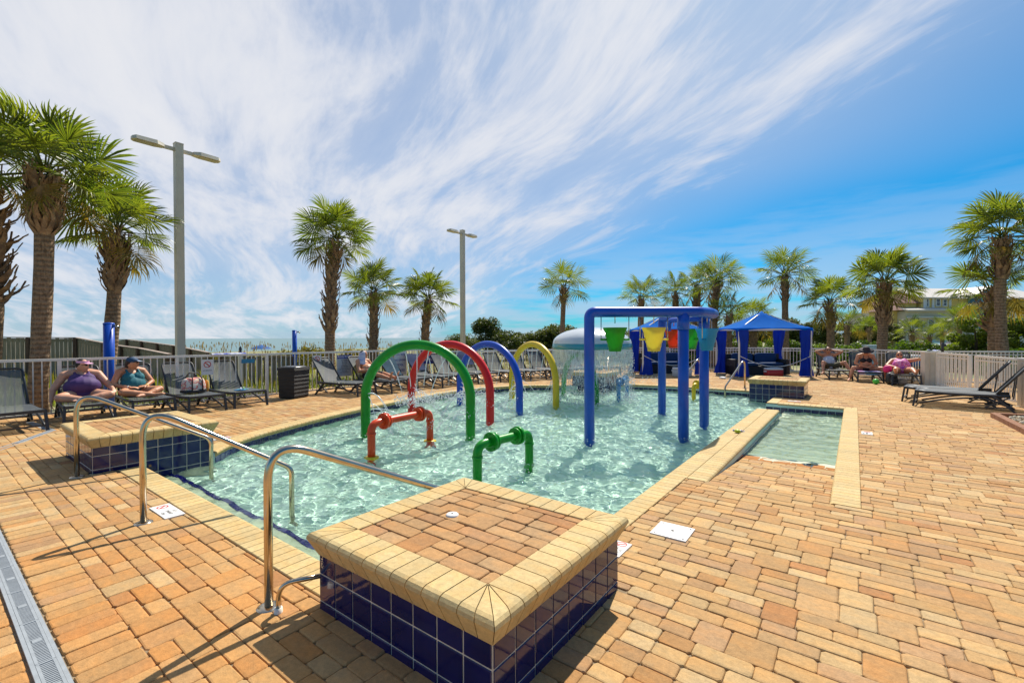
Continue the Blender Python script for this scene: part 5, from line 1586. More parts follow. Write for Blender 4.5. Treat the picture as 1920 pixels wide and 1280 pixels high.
def palm(bpx, hpx, hpy, d, Rc, rt, label, nf=30, boots=None, near=False, old=4, seed=0, group='cabbage palms round the pool'):
    r = random.Random(seed * 31 + 5)
    b0 = at_px(bpx, 632, d); b0.z = -.1
    h = at_px(hpx, hpy, d)
    t = thing('palm_tree', b0, label, 'palm tree', group)
    H = h - b0; n = 16
    wob = Vector((r.gauss(0, .05), r.gauss(0, .05), 0))
    cen = lambda u: Vector((H.x * u ** 1.3, H.y * u ** 1.3, H.z * u)) + wob * math.sin(PI * u)
    q = MB()
    q.tube([cen(k / n) for k in range(n + 1)], [rt * (1.28 - .55 * min(1, 8 * k / n / 1.6) if k < 3 else (1.0 - .10 * k / n)) * (1 + .03 * r.gauss(0, 1)) for k in range(n + 1)], 14)
    q.build('trunk', MT['bark'], t)
    # old leaf bases
    if boots:
        z0, z1, cnt, flare = boots
        tot = MB()
        for k in range(cnt):
            u = lerp(z0, z1, k / max(1, cnt - 1)); az = k * 2.39996 + r.gauss(0, .15)
            el = lerp(.65, 1.0, r.random()) if flare < 1.2 else r.uniform(.25, .95)
            p = cen(u) + Vector((math.cos(az), math.sin(az), 0)) * rt * .78
            sc = r.uniform(.8, 1.2) * flare
            R_ = Matrix.Rotation(az, 3, 'Z') @ Matrix.Rotation(-el, 3, 'Y') @ Matrix.Rotation(r.gauss(0, .3), 3, 'X')
            if near:
                o = link_mesh('leaf_base', r.choice(BOOTS), t, p); o.rotation_euler = R_.to_euler(); o.scale = (sc, sc, sc)
            else:
                me = r.choice(BOOTS)
                tot.add([p + R_ @ (v.co * sc) for v in me.vertices], [tuple(f.vertices) for f in me.polygons])
        if not near:
            o = tot.build('leaf_bases', MT['boot'], t); o['kind'] = 'stuff'
    FR, OL = (FRONDS, OLD) if d < 24 else (FAR_FRONDS, FAR_OLD)
    nf = int(nf * .68)
    for k in range(nf):
        u = (k + .5) / nf
        az = k * 2.39996 + r.gauss(0, .12)
        el = lerp(1.40, -.42, u ** .95) + r.gauss(0, .10)
        me = FR[min(len(FR) - 1, int(u * len(FR) * .999))]
        if k >= nf - max(2, old // 2): me = r.choice(OL); el = lerp(-.30, -.62, r.random())
        p = cen(1.0) + Z3 * (.18 * (1 - u)) + Vector((math.cos(az), math.sin(az), 0)) * .06
        o = link_mesh('frond', me, t, p)
        o.rotation_euler = (Matrix.Rotation(az, 3, 'Z') @ Matrix.Rotation(-el, 3, 'Y') @ Matrix.Rotation(r.gauss(0, .55), 3, 'X')).to_euler()
        sc = Rc * 0.88 * r.uniform(.86, 1.08); o.scale = (sc, sc, sc)
    return t
palm(-34, -30, 318, 9.6, 1.15, .19, 'palm cut off by the left edge of the photo, with shaggy leaf bases', 22, (.45, .95, 80, 1.3), True, 6, 1)
palm(66, 84, 332, 9.5, 1.55, .165, 'tallest palm at the far left, smooth lower trunk and shaggy collar', 42, (.76, .96, 130, 1.15), True, 6, 2)
palm(195, 218, 440, 11.4, 1.38, .155, 'second palm from the left, behind the first light pole', 34, (.66, .95, 90, 1.1), True, 5, 3)
palm(620, 629, 452, 16, 1.45, .175, 'tall palm left of centre, with two shaggy rings on its trunk', 36, (.36, .97, 110, 1.15), True, 4, 4)
palm(697, 700, 548, 19.5, 1.42, .19, 'short palm right of the tall centre palm, sheathed in old leaf bases', 32, (.05, .97, 70, .9), False, 4, 5)
palm(797, 803, 562, 20.5, 1.45, .19, 'short palm just left of the second light pole', 34, (.05, .97, 70, .8), False, 7, 6)
palm(1053, 1058, 540, 28, 1.85, .16, 'slim palm alone left of the blue bucket frame', 24, (.80, .98, 26, 1.2), False, 5, 7)
palm(1203, 1203, 560, 26, 1.5, .18, 'palm rising behind the blue frame, over the yellow bucket', 28, (.75, .98, 24, 1.0), False, 6, 8)
palm(1266, 1267, 553, 28, 1.45, .18, 'palm behind the blue frame between two taller palms', 28, (.7, .98, 24, 1.0), False, 6, 9)
palm(1305, 1308, 538, 29, 1.65, .24, 'thick trunked palm behind the right end of the blue frame', 28, (.4, .98, 50, 1.2), False, 7, 10)
palm(1338, 1345, 532, 25, 1.7, .20, 'tall full palm left of the blue cabana roof', 34, (.5, .98, 50, 1.2), False, 4, 11)
palm(1366, 1366, 592, 24, 1.3, .17, 'lower palm directly left of the blue cabana peak', 26, (.2, .98, 40, 1.0), False, 4, 12)
palm(1412, 1412, 602, 26, 1.55, .20, 'low bushy palm just behind the blue cabana peak', 28, (.1, .98, 40, 1.0), False, 6, 13)
palm(1475, 1472, 518, 24, 1.65, .165, 'tall straight palm right of the blue cabana peak', 34, (.72, .98, 36, 1.0), False, 3, 14)
palm(1556, 1555, 568, 22, 1.5, .17, 'short palm with drooping fronds right of the cabana', 26, (.55, .98, 44, 1.0), False, 6, 15)
palm(1590, 1590, 610, 32, 1.35, .16, 'small distant palm behind the short drooping palm', 22, (.6, .98, 20, 1.0), False, 4, 16)
palm(1652, 1659, 532, 19, 1.62, .185, 'palm with a bulging collar, left of the yellow house', 36, (.52, .98, 64, 1.1), False, 4, 17)
palm(1886, 1880, 448, 15.5, 1.65, .165, 'tallest palm at the right edge, in front of the house', 36, (.72, .98, 60, 1.1), False, 3, 18)
palm(1862, 1858, 548, 16.4, 1.45, .17, 'lower palm doubling the tall one at the right edge', 26, (.55, .98, 50, 1.2), False, 8, 19)
palm(1796, 1800, 602, 38, 1.7, .19, 'dark dense palm in front of the yellow house windows', 34, (.7, .98, 20, 1.0), False, 2, 20)
palm(1712, 1710, 622, 42, 1.6, .20, 'palm before the lower left wall of the house', 30, (.6, .98, 18, 1.0), False, 2, 21)
palm(1743, 1743, 632, 43, 1.3, .20, 'small pale palm before the house stairs', 24, (.6, .98, 18, 1.0), False, 3, 22)
palm(1768, 1766, 618, 44, 1.4, .18, 'palm between the pale one and the dark dense palm', 26, (.6, .98, 18, 1.0), False, 2, 23)
palm(1630, 1630, 615, 42, 1.4, .18, 'distant palm left of the palm with the bulging collar', 24, (.6, .98, 18, 1.0), False, 4, 24)

# ------------------------------------------------------------------ shrubs and small trees
def foliage(seed, R, H, nblob, nleaf, leaf, z0=0.0, up=0.25, lo=.42, hi=.62):
    r = np.random.default_rng(seed)
    V = []; 
    bl = []
    for _ in range(nblob):
        a = r.random() * 2 * PI; k = math.sqrt(r.random()) * .8; z = r.random() ** .75
        w = math.sqrt(max(.05, 1 - (1.25 * z - .35) ** 2)) if z > .28 else .82 + z * .4
        bl.append((R * k * w * math.cos(a), R * k * w * math.sin(a), z0 + H * (.12 + .80 * z), R * r.uniform(lo, hi) * .62))
    c = np.array(bl)
    idx = r.integers(0, nblob, nleaf)
    dv = r.normal(size=(nleaf, 3)); dv /= np.linalg.norm(dv, axis=1, keepdims=True)
    rad_ = (r.random(nleaf) ** .33)[:, None] * c[idx, 3:4] * np.array([[1, 1, .8]])
    P = c[idx, :3] + dv * rad_
    P[:, 2] = np.maximum(P[:, 2], z0 + .02)
    nn = dv * .7 + r.normal(size=(nleaf, 3)) * .6; nn[:, 2] += up; nn /= np.linalg.norm(nn, axis=1, keepdims=True)
    t = np.cross(nn, r.normal(size=(nleaf, 3))); t /= np.linalg.norm(t, axis=1, keepdims=True)
    b = np.cross(nn, t)
    s = leaf * r.uniform(.6, 1.3, size=(nleaf, 1))
    q = np.stack([P - t * s, P - b * s * .42 + nn * s * .08, P + t * s, P + b * s * .42 + nn * s * .08], 1).reshape(-1, 3)
    f = np.arange(nleaf * 4).reshape(-1, 4)
    me = bpy.data.meshes.new('foliage')
    me.vertices.add(len(q)); me.vertices.foreach_set('co', q.ravel().astype(np.float32))
    me.loops.add(f.size); me.loops.foreach_set('vertex_index', f.ravel().astype(np.int32))
    me.polygons.add(len(f)); me.polygons.foreach_set('loop_start', np.arange(0, f.size, 4, dtype=np.int32))
    me.update(); me.validate()
    return me
L1 = leaf_mat('wax myrtle leaf', (0.022, 0.048, 0.012), (0.11, 0.125, 0.020), .35, .5, 1.2, .35, (2.0, 1.9, .6))
L2 = leaf_mat('bright shrub leaf', (0.035, 0.085, 0.012), (0.15, 0.20, 0.022), .4, .5, 1.2, .35, (1.9, 2.0, .5))
L3 = leaf_mat('dune shrub leaf', (0.07, 0.085, 0.015), (0.24, 0.20, 0.03), .4, .6, 1.5, .3, (1.7, 1.6, .6))
L4 = leaf_mat('juniper leaf', (0.035, 0.075, 0.012), (0.19, 0.23, 0.03), .4, .5, 1.5, .35, (1.9, 2.0, .5))
MT['twig'] = mat('shrub wood', (.10, .07, .05), .9)
FOL = {'tree': [foliage(1, 1.5, 3.4, 34, 9000, .085)], 'myrtle': [foliage(2, 1.6, 1.7, 26, 6000, .08), foliage(3, 1.5, 1.9, 28, 6000, .08)],
       'hedge': [foliage(4, 1.25, 1.25, 22, 4200, .085, lo=.4, hi=.6), foliage(5, 1.35, 1.45, 24, 4200, .085), foliage(6, 1.1, 1.1, 20, 3600, .09)],
       'dune': [foliage(7, 1.4, .72, 22, 3600, .07), foliage(8, 1.2, .95, 20, 3600, .07)], 'juniper': [foliage(9, 1.7, 3.2, 30, 9000, .10, lo=.25, hi=.5)],
       'far': [foliage(10, 3.0, 4.5, 30, 6000, .2), foliage(11, 3.2, 5.4, 34, 6000, .2)]}
FM = {'tree': L1, 'myrtle': L1, 'hedge': L2, 'dune': L3, 'juniper': L4, 'far': L1}
for k in FOL:
    for me in FOL[k]: me.materials.append(FM[k])
def shrub(kind, px, d, sc, label, group=None, zs=1.0, name='shrub', cat='shrub', z=-.1, var=0):
    p = at_px(px, 632, d); p.z = z
    t = thing(name, p, label, cat, group, rng.random() * 6.28)
    t.scale = (sc, sc, sc * zs)
    o = link_mesh('foliage', FOL[kind][var % len(FOL[kind])], t)
    q = MB(); r = random.Random(int(px * 7))
    R_ = {'tree': 1.2, 'juniper': 1.2, 'far': 2.0}.get(kind, .7); H_ = {'tree': 2.6, 'juniper': 2.5, 'far': 3.6}.get(kind, .8)
    q.tube([Vector((0, 0, 0)), Vector((.05, .02, H_ * .5)), Vector((.02, .08, H_))], [.10, .07, .03] if H_ > 2 else [.045, .035, .015], 7)
    q.build('trunk' if H_ > 2 else 'stem', MT['twig'], t)
    for k in range(4):
        q = MB(); a = r.random() * 6.28; zz = H_ * r.uniform(.15, .5)
        q.tube([Vector((0, 0, zz)), Vector((math.cos(a) * R_ * .4, math.sin(a) * R_ * .4, zz + H_ * .25)), Vector((math.cos(a) * R_ * .8, math.sin(a) * R_ * .8, zz + H_ * .4))], [.035, .025, .01], 6)
        q.build('branch', MT['twig'], t)
    return t
shrub('tree', 910, 34, .98, 'bushy dark tree standing above the dune shrubs right of the light pole', None, 1.0, 'broadleaf_tree', 'tree')
GD = 'dune shrubs beyond the fence'
for i, (px, d, sc, lab) in enumerate(((862, 36, 1.05, 'rounded myrtle bush behind the second light pole'), (880, 31, .8, 'myrtle bush at the left foot of the dark dune tree'), (950, 33, 1.15, 'myrtle bush right of the dark dune tree'), (985, 34, 1.05, 'myrtle bush above the yellow arch'), (1018, 34, 1.2, 'myrtle bush right of the yellow arch'), (1050, 33, 1.35, 'myrtle bush at the foot of the slim palm'), (1085, 34, 1.15, 'myrtle bush between the slim palm and the blue frame'), (1130, 34, 1.1, 'myrtle bush behind the mushroom dome'), (1175, 32, 1.1, 'myrtle bush behind the green bucket'), (1215, 30, 1.2, 'myrtle bush at the foot of the palm behind the yellow bucket'))):
    shrub('myrtle', px, d, sc, lab, GD, 1.0, var=i)
for i, (px, d, sc, lab) in enumerate(((150, 26, .9, 'green bush rising over the boardwalk wall'), (287, 27, .8, 'low bush over the sloping boardwalk rail'), (574, 25, 1.2, 'rounded bush right of the farther shower post'), (660, 27, .85, 'low dune bush at the foot of the short palm'), (735, 28, .9, 'low dune bush between the two short palms'), (835, 30, .85, 'low dune bush above the top of the red arch'), (520, 28, .6, 'small dune bush left of the farther shower post'))):
    shrub('dune', px, d, sc, lab, GD, 1.1, var=i)
shrub('dune', 400, 30, .7, 'small dune bush right of the first light pole', GD, .8, var=1)
GH = 'hedge shrubs behind the back fence'
ORD = 'first second third fourth fifth sixth seventh eighth ninth tenth eleventh twelfth thirteenth fourteenth fifteenth sixteenth seventeenth eighteenth nineteenth twentieth twenty-first twenty-second twenty-third twenty-fourth twenty-fifth twenty-sixth'.split()
hcount = 0
for i, px in enumerate(range(1245, 1905, 30)):
    d = 27 if px < 1520 else lerp(25, 20.5, (px - 1520) / 380)
    shrub('hedge', px + rng.uniform(-8, 8), d + rng.uniform(-.8, 1.4), rng.uniform(.85, 1.15) * (1.0 if px < 1520 else .82), ORD[hcount] + ' leafy hedge shrub behind the back fence, counting from the blue frame rightwards', GH, rng.uniform(.85, 1.1), var=i); hcount += 1
shrub('juniper', 1832, 20.5, .78, 'bright green juniper with layered clumps left of the right palms', None, 1.0, 'juniper_bush', 'shrub')
shrub('juniper', 1815, 21.5, .55, 'smaller juniper clump low beside the gate yard', None, .9, 'juniper_bush', 'shrub')
shrub('juniper', 1925, 19, .75, 'juniper at the right edge behind the palm trunks', None, 1.0, 'juniper_bush', 'shrub')
shrub('hedge', 1908, 16.5, .8, 'rounded bright shrub at the right edge above the ivory panel', None, 1.1)
GT = 'distant trees on the skyline'
for i, px in enumerate((1240, 1290, 1340, 1385, 1430, 1470, 1510, 1545, 1600, 1640, 1680)):
    shrub('far', px + rng.uniform(-8, 8), rng.uniform(58, 76), rng.uniform(.75, 1.1), ORD[i] + ' dark rounded skyline tree from the left, behind the palms', GT, .85, 'skyline_tree', 'tree', var=i)

# grasses of the dune
def blades(name, n, pxr, dr, hr, w, m, seeds=False, seed=0):
    r = random.Random(seed); q = MB()
    for _ in range(n):
        p = at_px(r.uniform(*pxr), 632, dr[0] + (dr[1] - dr[0]) * r.random() ** 1.3); p.z = ground_z(p.x, p.y)
        if p.x > -12.9: continue
        h = r.uniform(*hr); a = r.random() * 6.28; l = h * r.uniform(.05, .35)
        u = Vector((math.cos(a), math.sin(a), 0)); s = Vector((-u.y, u.x, 0)) * w
        q.add([p - s, p + s, p + u * l * .35 + Z3 * h * .6 + s * .6, p + u * l * .35 + Z3 * h * .6 - s * .6, p + u * l + Z3 * h], [(0, 1, 2, 3), (3, 2, 4)])
        if seeds:
            c = p + u * l + Z3 * (h - .08)
            q.add([c - Z3 * .14, c + s * 4, c + Z3 * .16, c - s * 4], [(0, 1, 2, 3)])
            c2 = c + u * .03
            q.add([c2 - Z3 * .12, c2 + u * w * 5, c2 + Z3 * .14, c2 - u * w * 5], [(0, 1, 2, 3)])
    return tag(q.build(name, m), kind='stuff')
GR = leaf_mat('dune grass', (0.10, 0.12, 0.02), (0.32, 0.26, 0.05), .4, .7, .4, .2, (1.6, 1.5, .6))
OAT = leaf_mat('sea oat straw', (0.20, 0.15, 0.07), (0.42, 0.33, 0.16), .3, .8, .5, .2, (1.4, 1.3, 1))
blades('sea_oats', 420, (330, 900), (24, 48), (.8, 1.4), .006, OAT, True, 3)
blades('dune_grass', 9000, (-60, 1100), (14.5, 46), (.15, .48), .016, GR, False, 4)
blades('lawn_grass', 6000, (-80, 800), (11, 22), (.12, .35), .014, leaf_mat('lawn', (0.10, 0.16, 0.02), (0.28, 0.30, 0.04), .4, .7, .4, .2, (1.6, 1.6, .5)), False, 5)

# ------------------------------------------------------------------ timber boardwalk walls
MT['wood'] = mat('weathered timber', (0.34, 0.27, 0.18), .9, col2=(0.19, 0.165, 0.105), vscale=3, stretch=(6, 6, .5), bump=.4, bscale=30)
MT['woodcap'] = mat('weathered cap rail', (0.46, 0.36, 0.29), .85, var=.3, vscale=5)
MT['woodpost'] = mat('brown timber post', (0.13, 0.075, 0.045), .9, var=.3, vscale=6)
def boardwalk(pts, label, bw=.14, post=1.5, zlow=-.1, posts_dark=True):
    P = [at_px(px, py, d) for px, py, d in pts]
    t = thing('boardwalk_wall', Vector((P[0].x, P[0].y, -.1)), label, 'boardwalk', 'timber boardwalk walls')
    o = t.location
    bme = {}
    for a, b in zip(P, P[1:]):
        h2 = Vector((b.x - a.x, b.y - a.y, 0)); L_ = h2.length; u = h2 / L_; rz = math.atan2(u.y, u.x)
        q = MB(); q.beam(a - o, b - o, .15, .04); q.build('cap_rail', MT['woodcap'], t)
        q = MB(); q.beam(a - o - Z3 * .12, b - o - Z3 * .12, .05, .10); q.build('top_board', MT['wood'], t)
        n = int(L_ / bw)
        for i in range(n):
            k = (i + .5) / n; p = a.lerp(b, k); top = p.z - .03; hgt = top + .1
            key = round(hgt, 2)
            if key not in bme:
                c = MB(); c.box((0, 0, key / 2), (bw - .012, .025, key)); bme[key] = c.mesh('board', MT['wood'])
            e = link_mesh('board', bme[key], t, Vector((p.x, p.y, -.1)) - o + Vector((0, 0, rng.uniform(-.01, .01)))); e.rotation_euler = (0, 0, rz)
        n = max(1, round(L_ / post))
        for i in range(n + 1):
            p = a.lerp(b, i / n)
            q = MB(); nn = Vector((-u.y, u.x, 0)); 
            if nn.dot(EYE - p) < 0: nn = -nn
            q.box(Vector((p.x, p.y, (p.z - .1) / 2)) - o + nn * .07, (.10, .10, p.z + .1), rz); q.build('post', MT['woodpost'], t)
    return t
boardwalk([(-40, 632, 18.5), (143, 633, 19.5), (196, 643, 19.2)], 'grey green board wall of the boardwalk behind the left palms')
boardwalk([(206, 638, 24.5), (240, 636.5, 23.5), (328, 648, 22), (392, 661, 21)], 'sloping timber boardwalk rail descending to the right behind the shower post')
boardwalk([(200, 645, 18.5), (262, 653, 17.6), (318, 664, 16.8)], 'nearer sloping timber rail below the first light pole')
boardwalk([(412, 664, 15.2), (450, 665, 15.6), (545, 668, 17.0)], 'low timber rail seen through the fence left of the wicker bin', .22, .8)
t = thing('gate_post', at_px(451, 700, 14.2) * 1.0, 'tall pale post with a black finial behind the fence', 'post'); t.location.z = -.1
q = MB(); q.box((0, 0, .60), (.11, .11, 1.2)); q.build('post_body', MT['vinyl'], t)
q = MB(); q.lathe([(0, 1.42), (.035, 1.37), (.045, 1.31), (.03, 1.25), (.06, 1.2)], (0, 0, 0), 10); q.build('finial', MT['frame'], t)
t = thing('beach_umbrella', at_px(490, 690, 62), 'blue beach umbrella on the sand far beyond the fence', 'umbrella'); t.location.z = -1.6
zu = at_px(490, 646, 62).z + 1.6
q = MB(); q.lathe([(0, zu), (.6, zu - .18), (1.1, zu - .42), (1.3, zu - .58)], (0, 0, 0), 16, False); q.build('canopy', mat('umbrella blue', (.03, .14, .42), .8, trans=.3), t)
q = MB(); q.cyl((0, 0, 0), (0, 0, zu + .12), .03, None, 8); q.build('pole', MT['woodcap'], t)

# ------------------------------------------------------------------ the yellow house
HB = at_px(1740, 632, 66); HB.z = -.1
S = 66 / 853
HZ = lambda py: 1.65 + (632 - py) * S * 1.07
house = thing('beach_house', HB, 'yellow three storey beach house with pale roofs at the right', 'house', None, rad(37 + 6))
MT['yellow_wall'] = mat('yellow siding', (0.80, 0.58, 0.17), .8, var=.08, vscale=1)
MT['cream_wall'] = mat('cream wall', (0.74, 0.64, 0.45), .85, var=.1, vscale=1)
MT['trim'] = mat('white trim', (.74, .73, .70), .5)
MT['roofpale'] = mat('pale metal roof', (0.62, 0.57, 0.50), .5, var=.08, vscale=1)
MT['roofbrown'] = mat('brown shingle', (0.24, 0.12, 0.085), .85, var=.25, vscale=4)
MT['bluewall'] = mat('blue siding', (.10, .26, .42), .7)
MT['glass'] = mat('window glass', (.03, .04, .05), .05, spec=.9)
X = lambda px: (px - 1740) * S
q = MB(); q.box(((X(1733) + X(2010)) / 2, 5.5, (HZ(562)) / 2), (X(2010) - X(1733), 10, HZ(562))); wall = q.build('wall', MT['yellow_wall'], house)
q = MB(); q.box(((X(1690) + X(2010)) / 2, 4.9, HZ(588) / 2), (X(2010) - X(1690), 10.4, HZ(588))); q.build('lower_wall', MT['cream_wall'], house)
def gable(x0, x1, y0, y1, ze, zr, m, nm, over=.5, sub=None, th=.16):
    q = MB(); ym = (y0 + y1) / 2
    for s in (0, 1):
        ya, yb = (y0 - over, ym) if s == 0 else (y1 + over, ym)
        sl = (zr - ze) / (ym - y0); za = ze - sl * over
        q.add([Vector((x0 - over, ya, za)), Vector((x1 + over, ya, za)), Vector((x1 + over, yb, zr)), Vector((x0 - over, yb, zr)),
               Vector((x0 - over, ya, za - th)), Vector((x1 + over, ya, za - th)), Vector((x1 + over, yb, zr - th)), Vector((x0 - over, yb, zr - th))],
              [(0, 1, 2, 3), (7, 6, 5, 4), (0, 4, 5, 1), (1, 5, 6, 2), (2, 6, 7, 3), (3, 7, 4, 0)])
    q.build(nm, m, sub or house)
    q = MB()
    for x in (x0 + .02, x1 - .02):
        q = MB(); q.add([Vector((x, y0, ze - .1)), Vector((x, y1, ze - .1)), Vector((x, ym, zr - th - .02))], [(0, 1, 2)]); q.build('gable_end', MT['yellow_wall'], house)
gable(X(1735), X(2010), .5, 10.5, HZ(562), HZ(541), MT['roofpale'], 'main_roof')
q = MB(); q.add([Vector((X(1682), -1.2, HZ(587))), Vector((X(1780), -1.2, HZ(586))), Vector((X(1780), 1.0, HZ(580))), Vector((X(1690), 1.0, HZ(582))), Vector((X(1682), -1.2, HZ(587) - .2)), Vector((X(1780), -1.2, HZ(586) - .2)), Vector((X(1780), 1.0, HZ(580) - .2)), Vector((X(1690), 1.0, HZ(582) - .2))], [(0, 1, 2, 3), (7, 6, 5, 4), (0, 4, 5, 1), (1, 5, 6, 2), (2, 6, 7, 3), (3, 7, 4, 0)]); q.build('porch_roof', MT['roofpale'], house)
# tower with a brown hip roof
q = MB(); q.box(((X(1698) + X(1730)) / 2, 3.5, HZ(574) / 2), (X(1730) - X(1698), 5, HZ(574))); q.build('tower_wall', MT['yellow_wall'], house)
def hip(x0, x1, y0, y1, ze, zr, m, nm):
    cx, cy = (x0 + x1) / 2, (y0 + y1) / 2; k = .25
    V = [Vector(v) for v in ((x0, y0, ze), (x1, y0, ze), (x1, y1, ze), (x0, y1, ze), (lerp(cx, x0, k), lerp(cy, y0, k), zr), (lerp(cx, x1, k), lerp(cy, y0, k), zr), (lerp(cx, x1, k), lerp(cy, y1, k), zr), (lerp(cx, x0, k), lerp(cy, y1, k), zr))]
    q = MB(); q.add(V, [(0, 1, 5, 4), (1, 2, 6, 5), (2, 3, 7, 6), (3, 0, 4, 7), (4, 5, 6, 7), (3, 2, 1, 0)]); q.build(nm, m, house)
hip(X(1694), X(1736), .4, 6.6, HZ(574), HZ(556), MT['roofbrown'], 'tower_roof')
hip(X(1676), X(1712), -.2, 5.2, HZ(587), HZ(576), MT['roofbrown'], 'side_roof')
q = MB(); q.box(((X(1682) + X(1706)) / 2, 3, HZ(587) / 2), (X(1706) - X(1682), 4, HZ(587))); q.build('side_wall', MT['yellow_wall'], house)
def window(px0, px1, py0, py1, y=.47, w=None):
    f = MB(); x0, x1, z0, z1 = X(px0), X(px1), HZ(py1), HZ(py0); e = .14
    for a, b in (((x0, z0), (x1, z0)), ((x0, z1), (x1, z1))): f.box(((a[0] + b[0]) / 2, y, a[1]), (x1 - x0 + e, .12, e))
    for x in (x0, x1): f.box((x, y, (z0 + z1) / 2), (e, .12, z1 - z0))
    f.box(((x0 + x1) / 2, y, (z0 + z1) / 2), (x1 - x0, .08, .06))
    o = f.build('window', MT['trim'], house)
    g_ = MB(); g_.box(((x0 + x1) / 2, y + .03, (z0 + z1) / 2), (x1 - x0, .04, z1 - z0)); g_.build('pane', MT['glass'], o)
for a in ((1743, 1748, 566, 580), (1763, 1772, 566, 579), (1778, 1786, 567, 579)): window(*a)
for px in (1739, 1757, 1793):
    q = MB(); q.box((X(px), .44, lerp(HZ(584), HZ(562), .5)), (.35, .1, HZ(562) - HZ(584))); q.build('corner_board', MT['trim'], house)
# blue dormer wing
q = MB(); q.box(((X(1832) + X(1868)) / 2, -.4, HZ(566) / 2), (X(1868) - X(1832), 2.4, HZ(566))); q.build('blue_wing', MT['bluewall'], house)
q = MB(); xa, xb, xm = X(1818), X(1884), X(1852)
for (x0, z0), (x1, z1) in (((xa, HZ(561)), (xm, HZ(546))), ((xm, HZ(546)), (xb, HZ(561)))):
    q.beam((x0, .6, z0), (x1, .6, z1), 4.2, .2, (0, 0, 1))
q.build('wing_roof', MT['roofpale'], house)
q = MB(); q.add([Vector((X(1832), -1.61, HZ(566))), Vector((X(1868), -1.61, HZ(566))), Vector((X(1868), -1.61, HZ(556))), Vector((xm, -1.61, HZ(549))), Vector((X(1832), -1.61, HZ(556)))], [(0, 1, 2, 3, 4)]); q.build('wing_gable', MT['bluewall'], house)
window(1837, 1848, 563, 577, -1.64)
for px in (1700, 1725, 1750, 1775, 1800, 1830):
    q = MB(); q.box((X(px), -.33, (HZ(605) + 0) / 2), (.22, .1, HZ(605))); q.build('pilaster', MT['trim'], house)
for px0, px1, py0, py1 in ((1705, 1718, 600, 618), (1735, 1748, 603, 618), (1787, 1800, 600, 616), (1812, 1826, 600, 616)): window(px0, px1, py0, py1, -.34)
q = MB(); q.box(((X(1776) + X(1802)) / 2, -.33, HZ(648) / 2 + .55), (X(1802) - X(1776), .1, HZ(642))); q.build('garage_shade_panel', MT['dark'], house)  # dark panel on the wall, painted for the shade inside the garage
q = MB(); [q.beam((lerp(X(1716), X(1752), k / 12), -2 - .0, lerp(HZ(640), HZ(612), k / 12)), (lerp(X(1716), X(1752), k / 12), -.5, lerp(HZ(640), HZ(612), k / 12)), .32, .10) for k in range(13)]; q.beam((X(1716), -2, HZ(636)), (X(1752), -2, HZ(606)), .1, .35); q.build('stairs', MT['trim'], house)
q = MB(); q.box(((X(1690) + X(1776)) / 2, -.9, HZ(600)), (X(1776) - X(1690), 1.2, .12)); q.build('balcony', MT['trim'], house)

# ------------------------------------------------------------------ vehicles beyond the hedge
def car(px, d, rz, label, body, L_=4.3, H_=1.45, W_=1.75):
    p = at_px(px, 632, d); p.z = -.1
    t = thing('parked_car', p, label, 'car', None, rz)
    prof = [(-L_ / 2, .35), (-L_ / 2, .75), (-L_ * .44, .86), (-L_ * .33, .92), (-L_ * .20, H_), (L_ * .12, H_ + .02), (L_ * .28, .95), (L_ * .46, .80), (L_ / 2, .62), (L_ / 2, .35)]
    q = MB(); V = []; n = len(prof)
    for y, k in ((-W_ / 2, 1), (-W_ / 2 * .96, 1), (W_ / 2 * .96, 1), (W_ / 2, 1)):
        V += [Vector((x, y * (1 if z < .95 else .82), z)) for x, z in prof]
    F = [(a * n + i, a * n + (i + 1) % n, (a + 1) * n + (i + 1) % n, (a + 1) * n + i) for a in range(3) for i in range(n)] + [tuple(range(n - 1, -1, -1)), tuple(3 * n + i for i in range(n))]
    q.add(V, F); q.build('car_body', body, t)
    q = MB()
    for s in (-1, 1): q.add([Vector((-L_ * .28, s * W_ * .425, .97)), Vector((L_ * .22, s * W_ * .425, .97)), Vector((L_ * .11, s * W_ * .415, H_ - .06)), Vector((-L_ * .19, s * W_ * .415, H_ - .06))], [(0, 1, 2, 3)])
    q.build('side_window', MT['glass'], t)
    for sx in (-.31, .31):
        for s in (-1, 1):
            q = MB(); q.cyl((L_ * sx, s * (W_ / 2 - .2), .32), (L_ * sx, s * (W_ / 2 + .01), .32), .32, None, 16); q.build('wheel', MT['frame'], t)
    return t
car(1765, 50, rad(82), 'turquoise car parked beyond the right fence below the house', mat('turquoise car paint', (.02, .16, .20), .3, coat=.5))
car(1815, 44, rad(37), 'dark car in the shade of the house garage', mat('dark car paint', (.03, .03, .04), .3, coat=.5))
t = thing('pool_cart', at_px(1716, 700, 19.2), 'white and blue equipment cart beyond the fence behind the lying sunbather', 'cart', None, rad(37)); t.location.z = -.1
q = MB(); soft_box(q, 1.35, .7, .34, 6, 8, .96, (0, 0, .55)); q.build('cart_body', mat('cart blue', (.03, .12, .40), .4), t)
q = MB(); soft_box(q, 1.42, .74, .12, 6, 8, .9, (0, 0, .80)); q.build('cart_cover', WHT, t)
for sx in (-.45, .45): 
    for s in (-1, 1): q = MB(); q.cyl((sx, s * .3, .2), (sx, s * .36, .2), .2, None, 14); q.build('wheel', MT['frame'], t)
t = thing('utility_box', at_px(1634, 660, 21), 'pale blue utility box among the shrubs by the collared palm', 'box', None, rad(30)); t.location.z = -.1
q = MB(); q.box((0, 0, .60), (.5, .4, 1.2)); q.box((0, 0, 1.22), (.56, .46, .06)); q.build('box_body', mat('pale blue metal', (.42, .55, .62), .5), t)

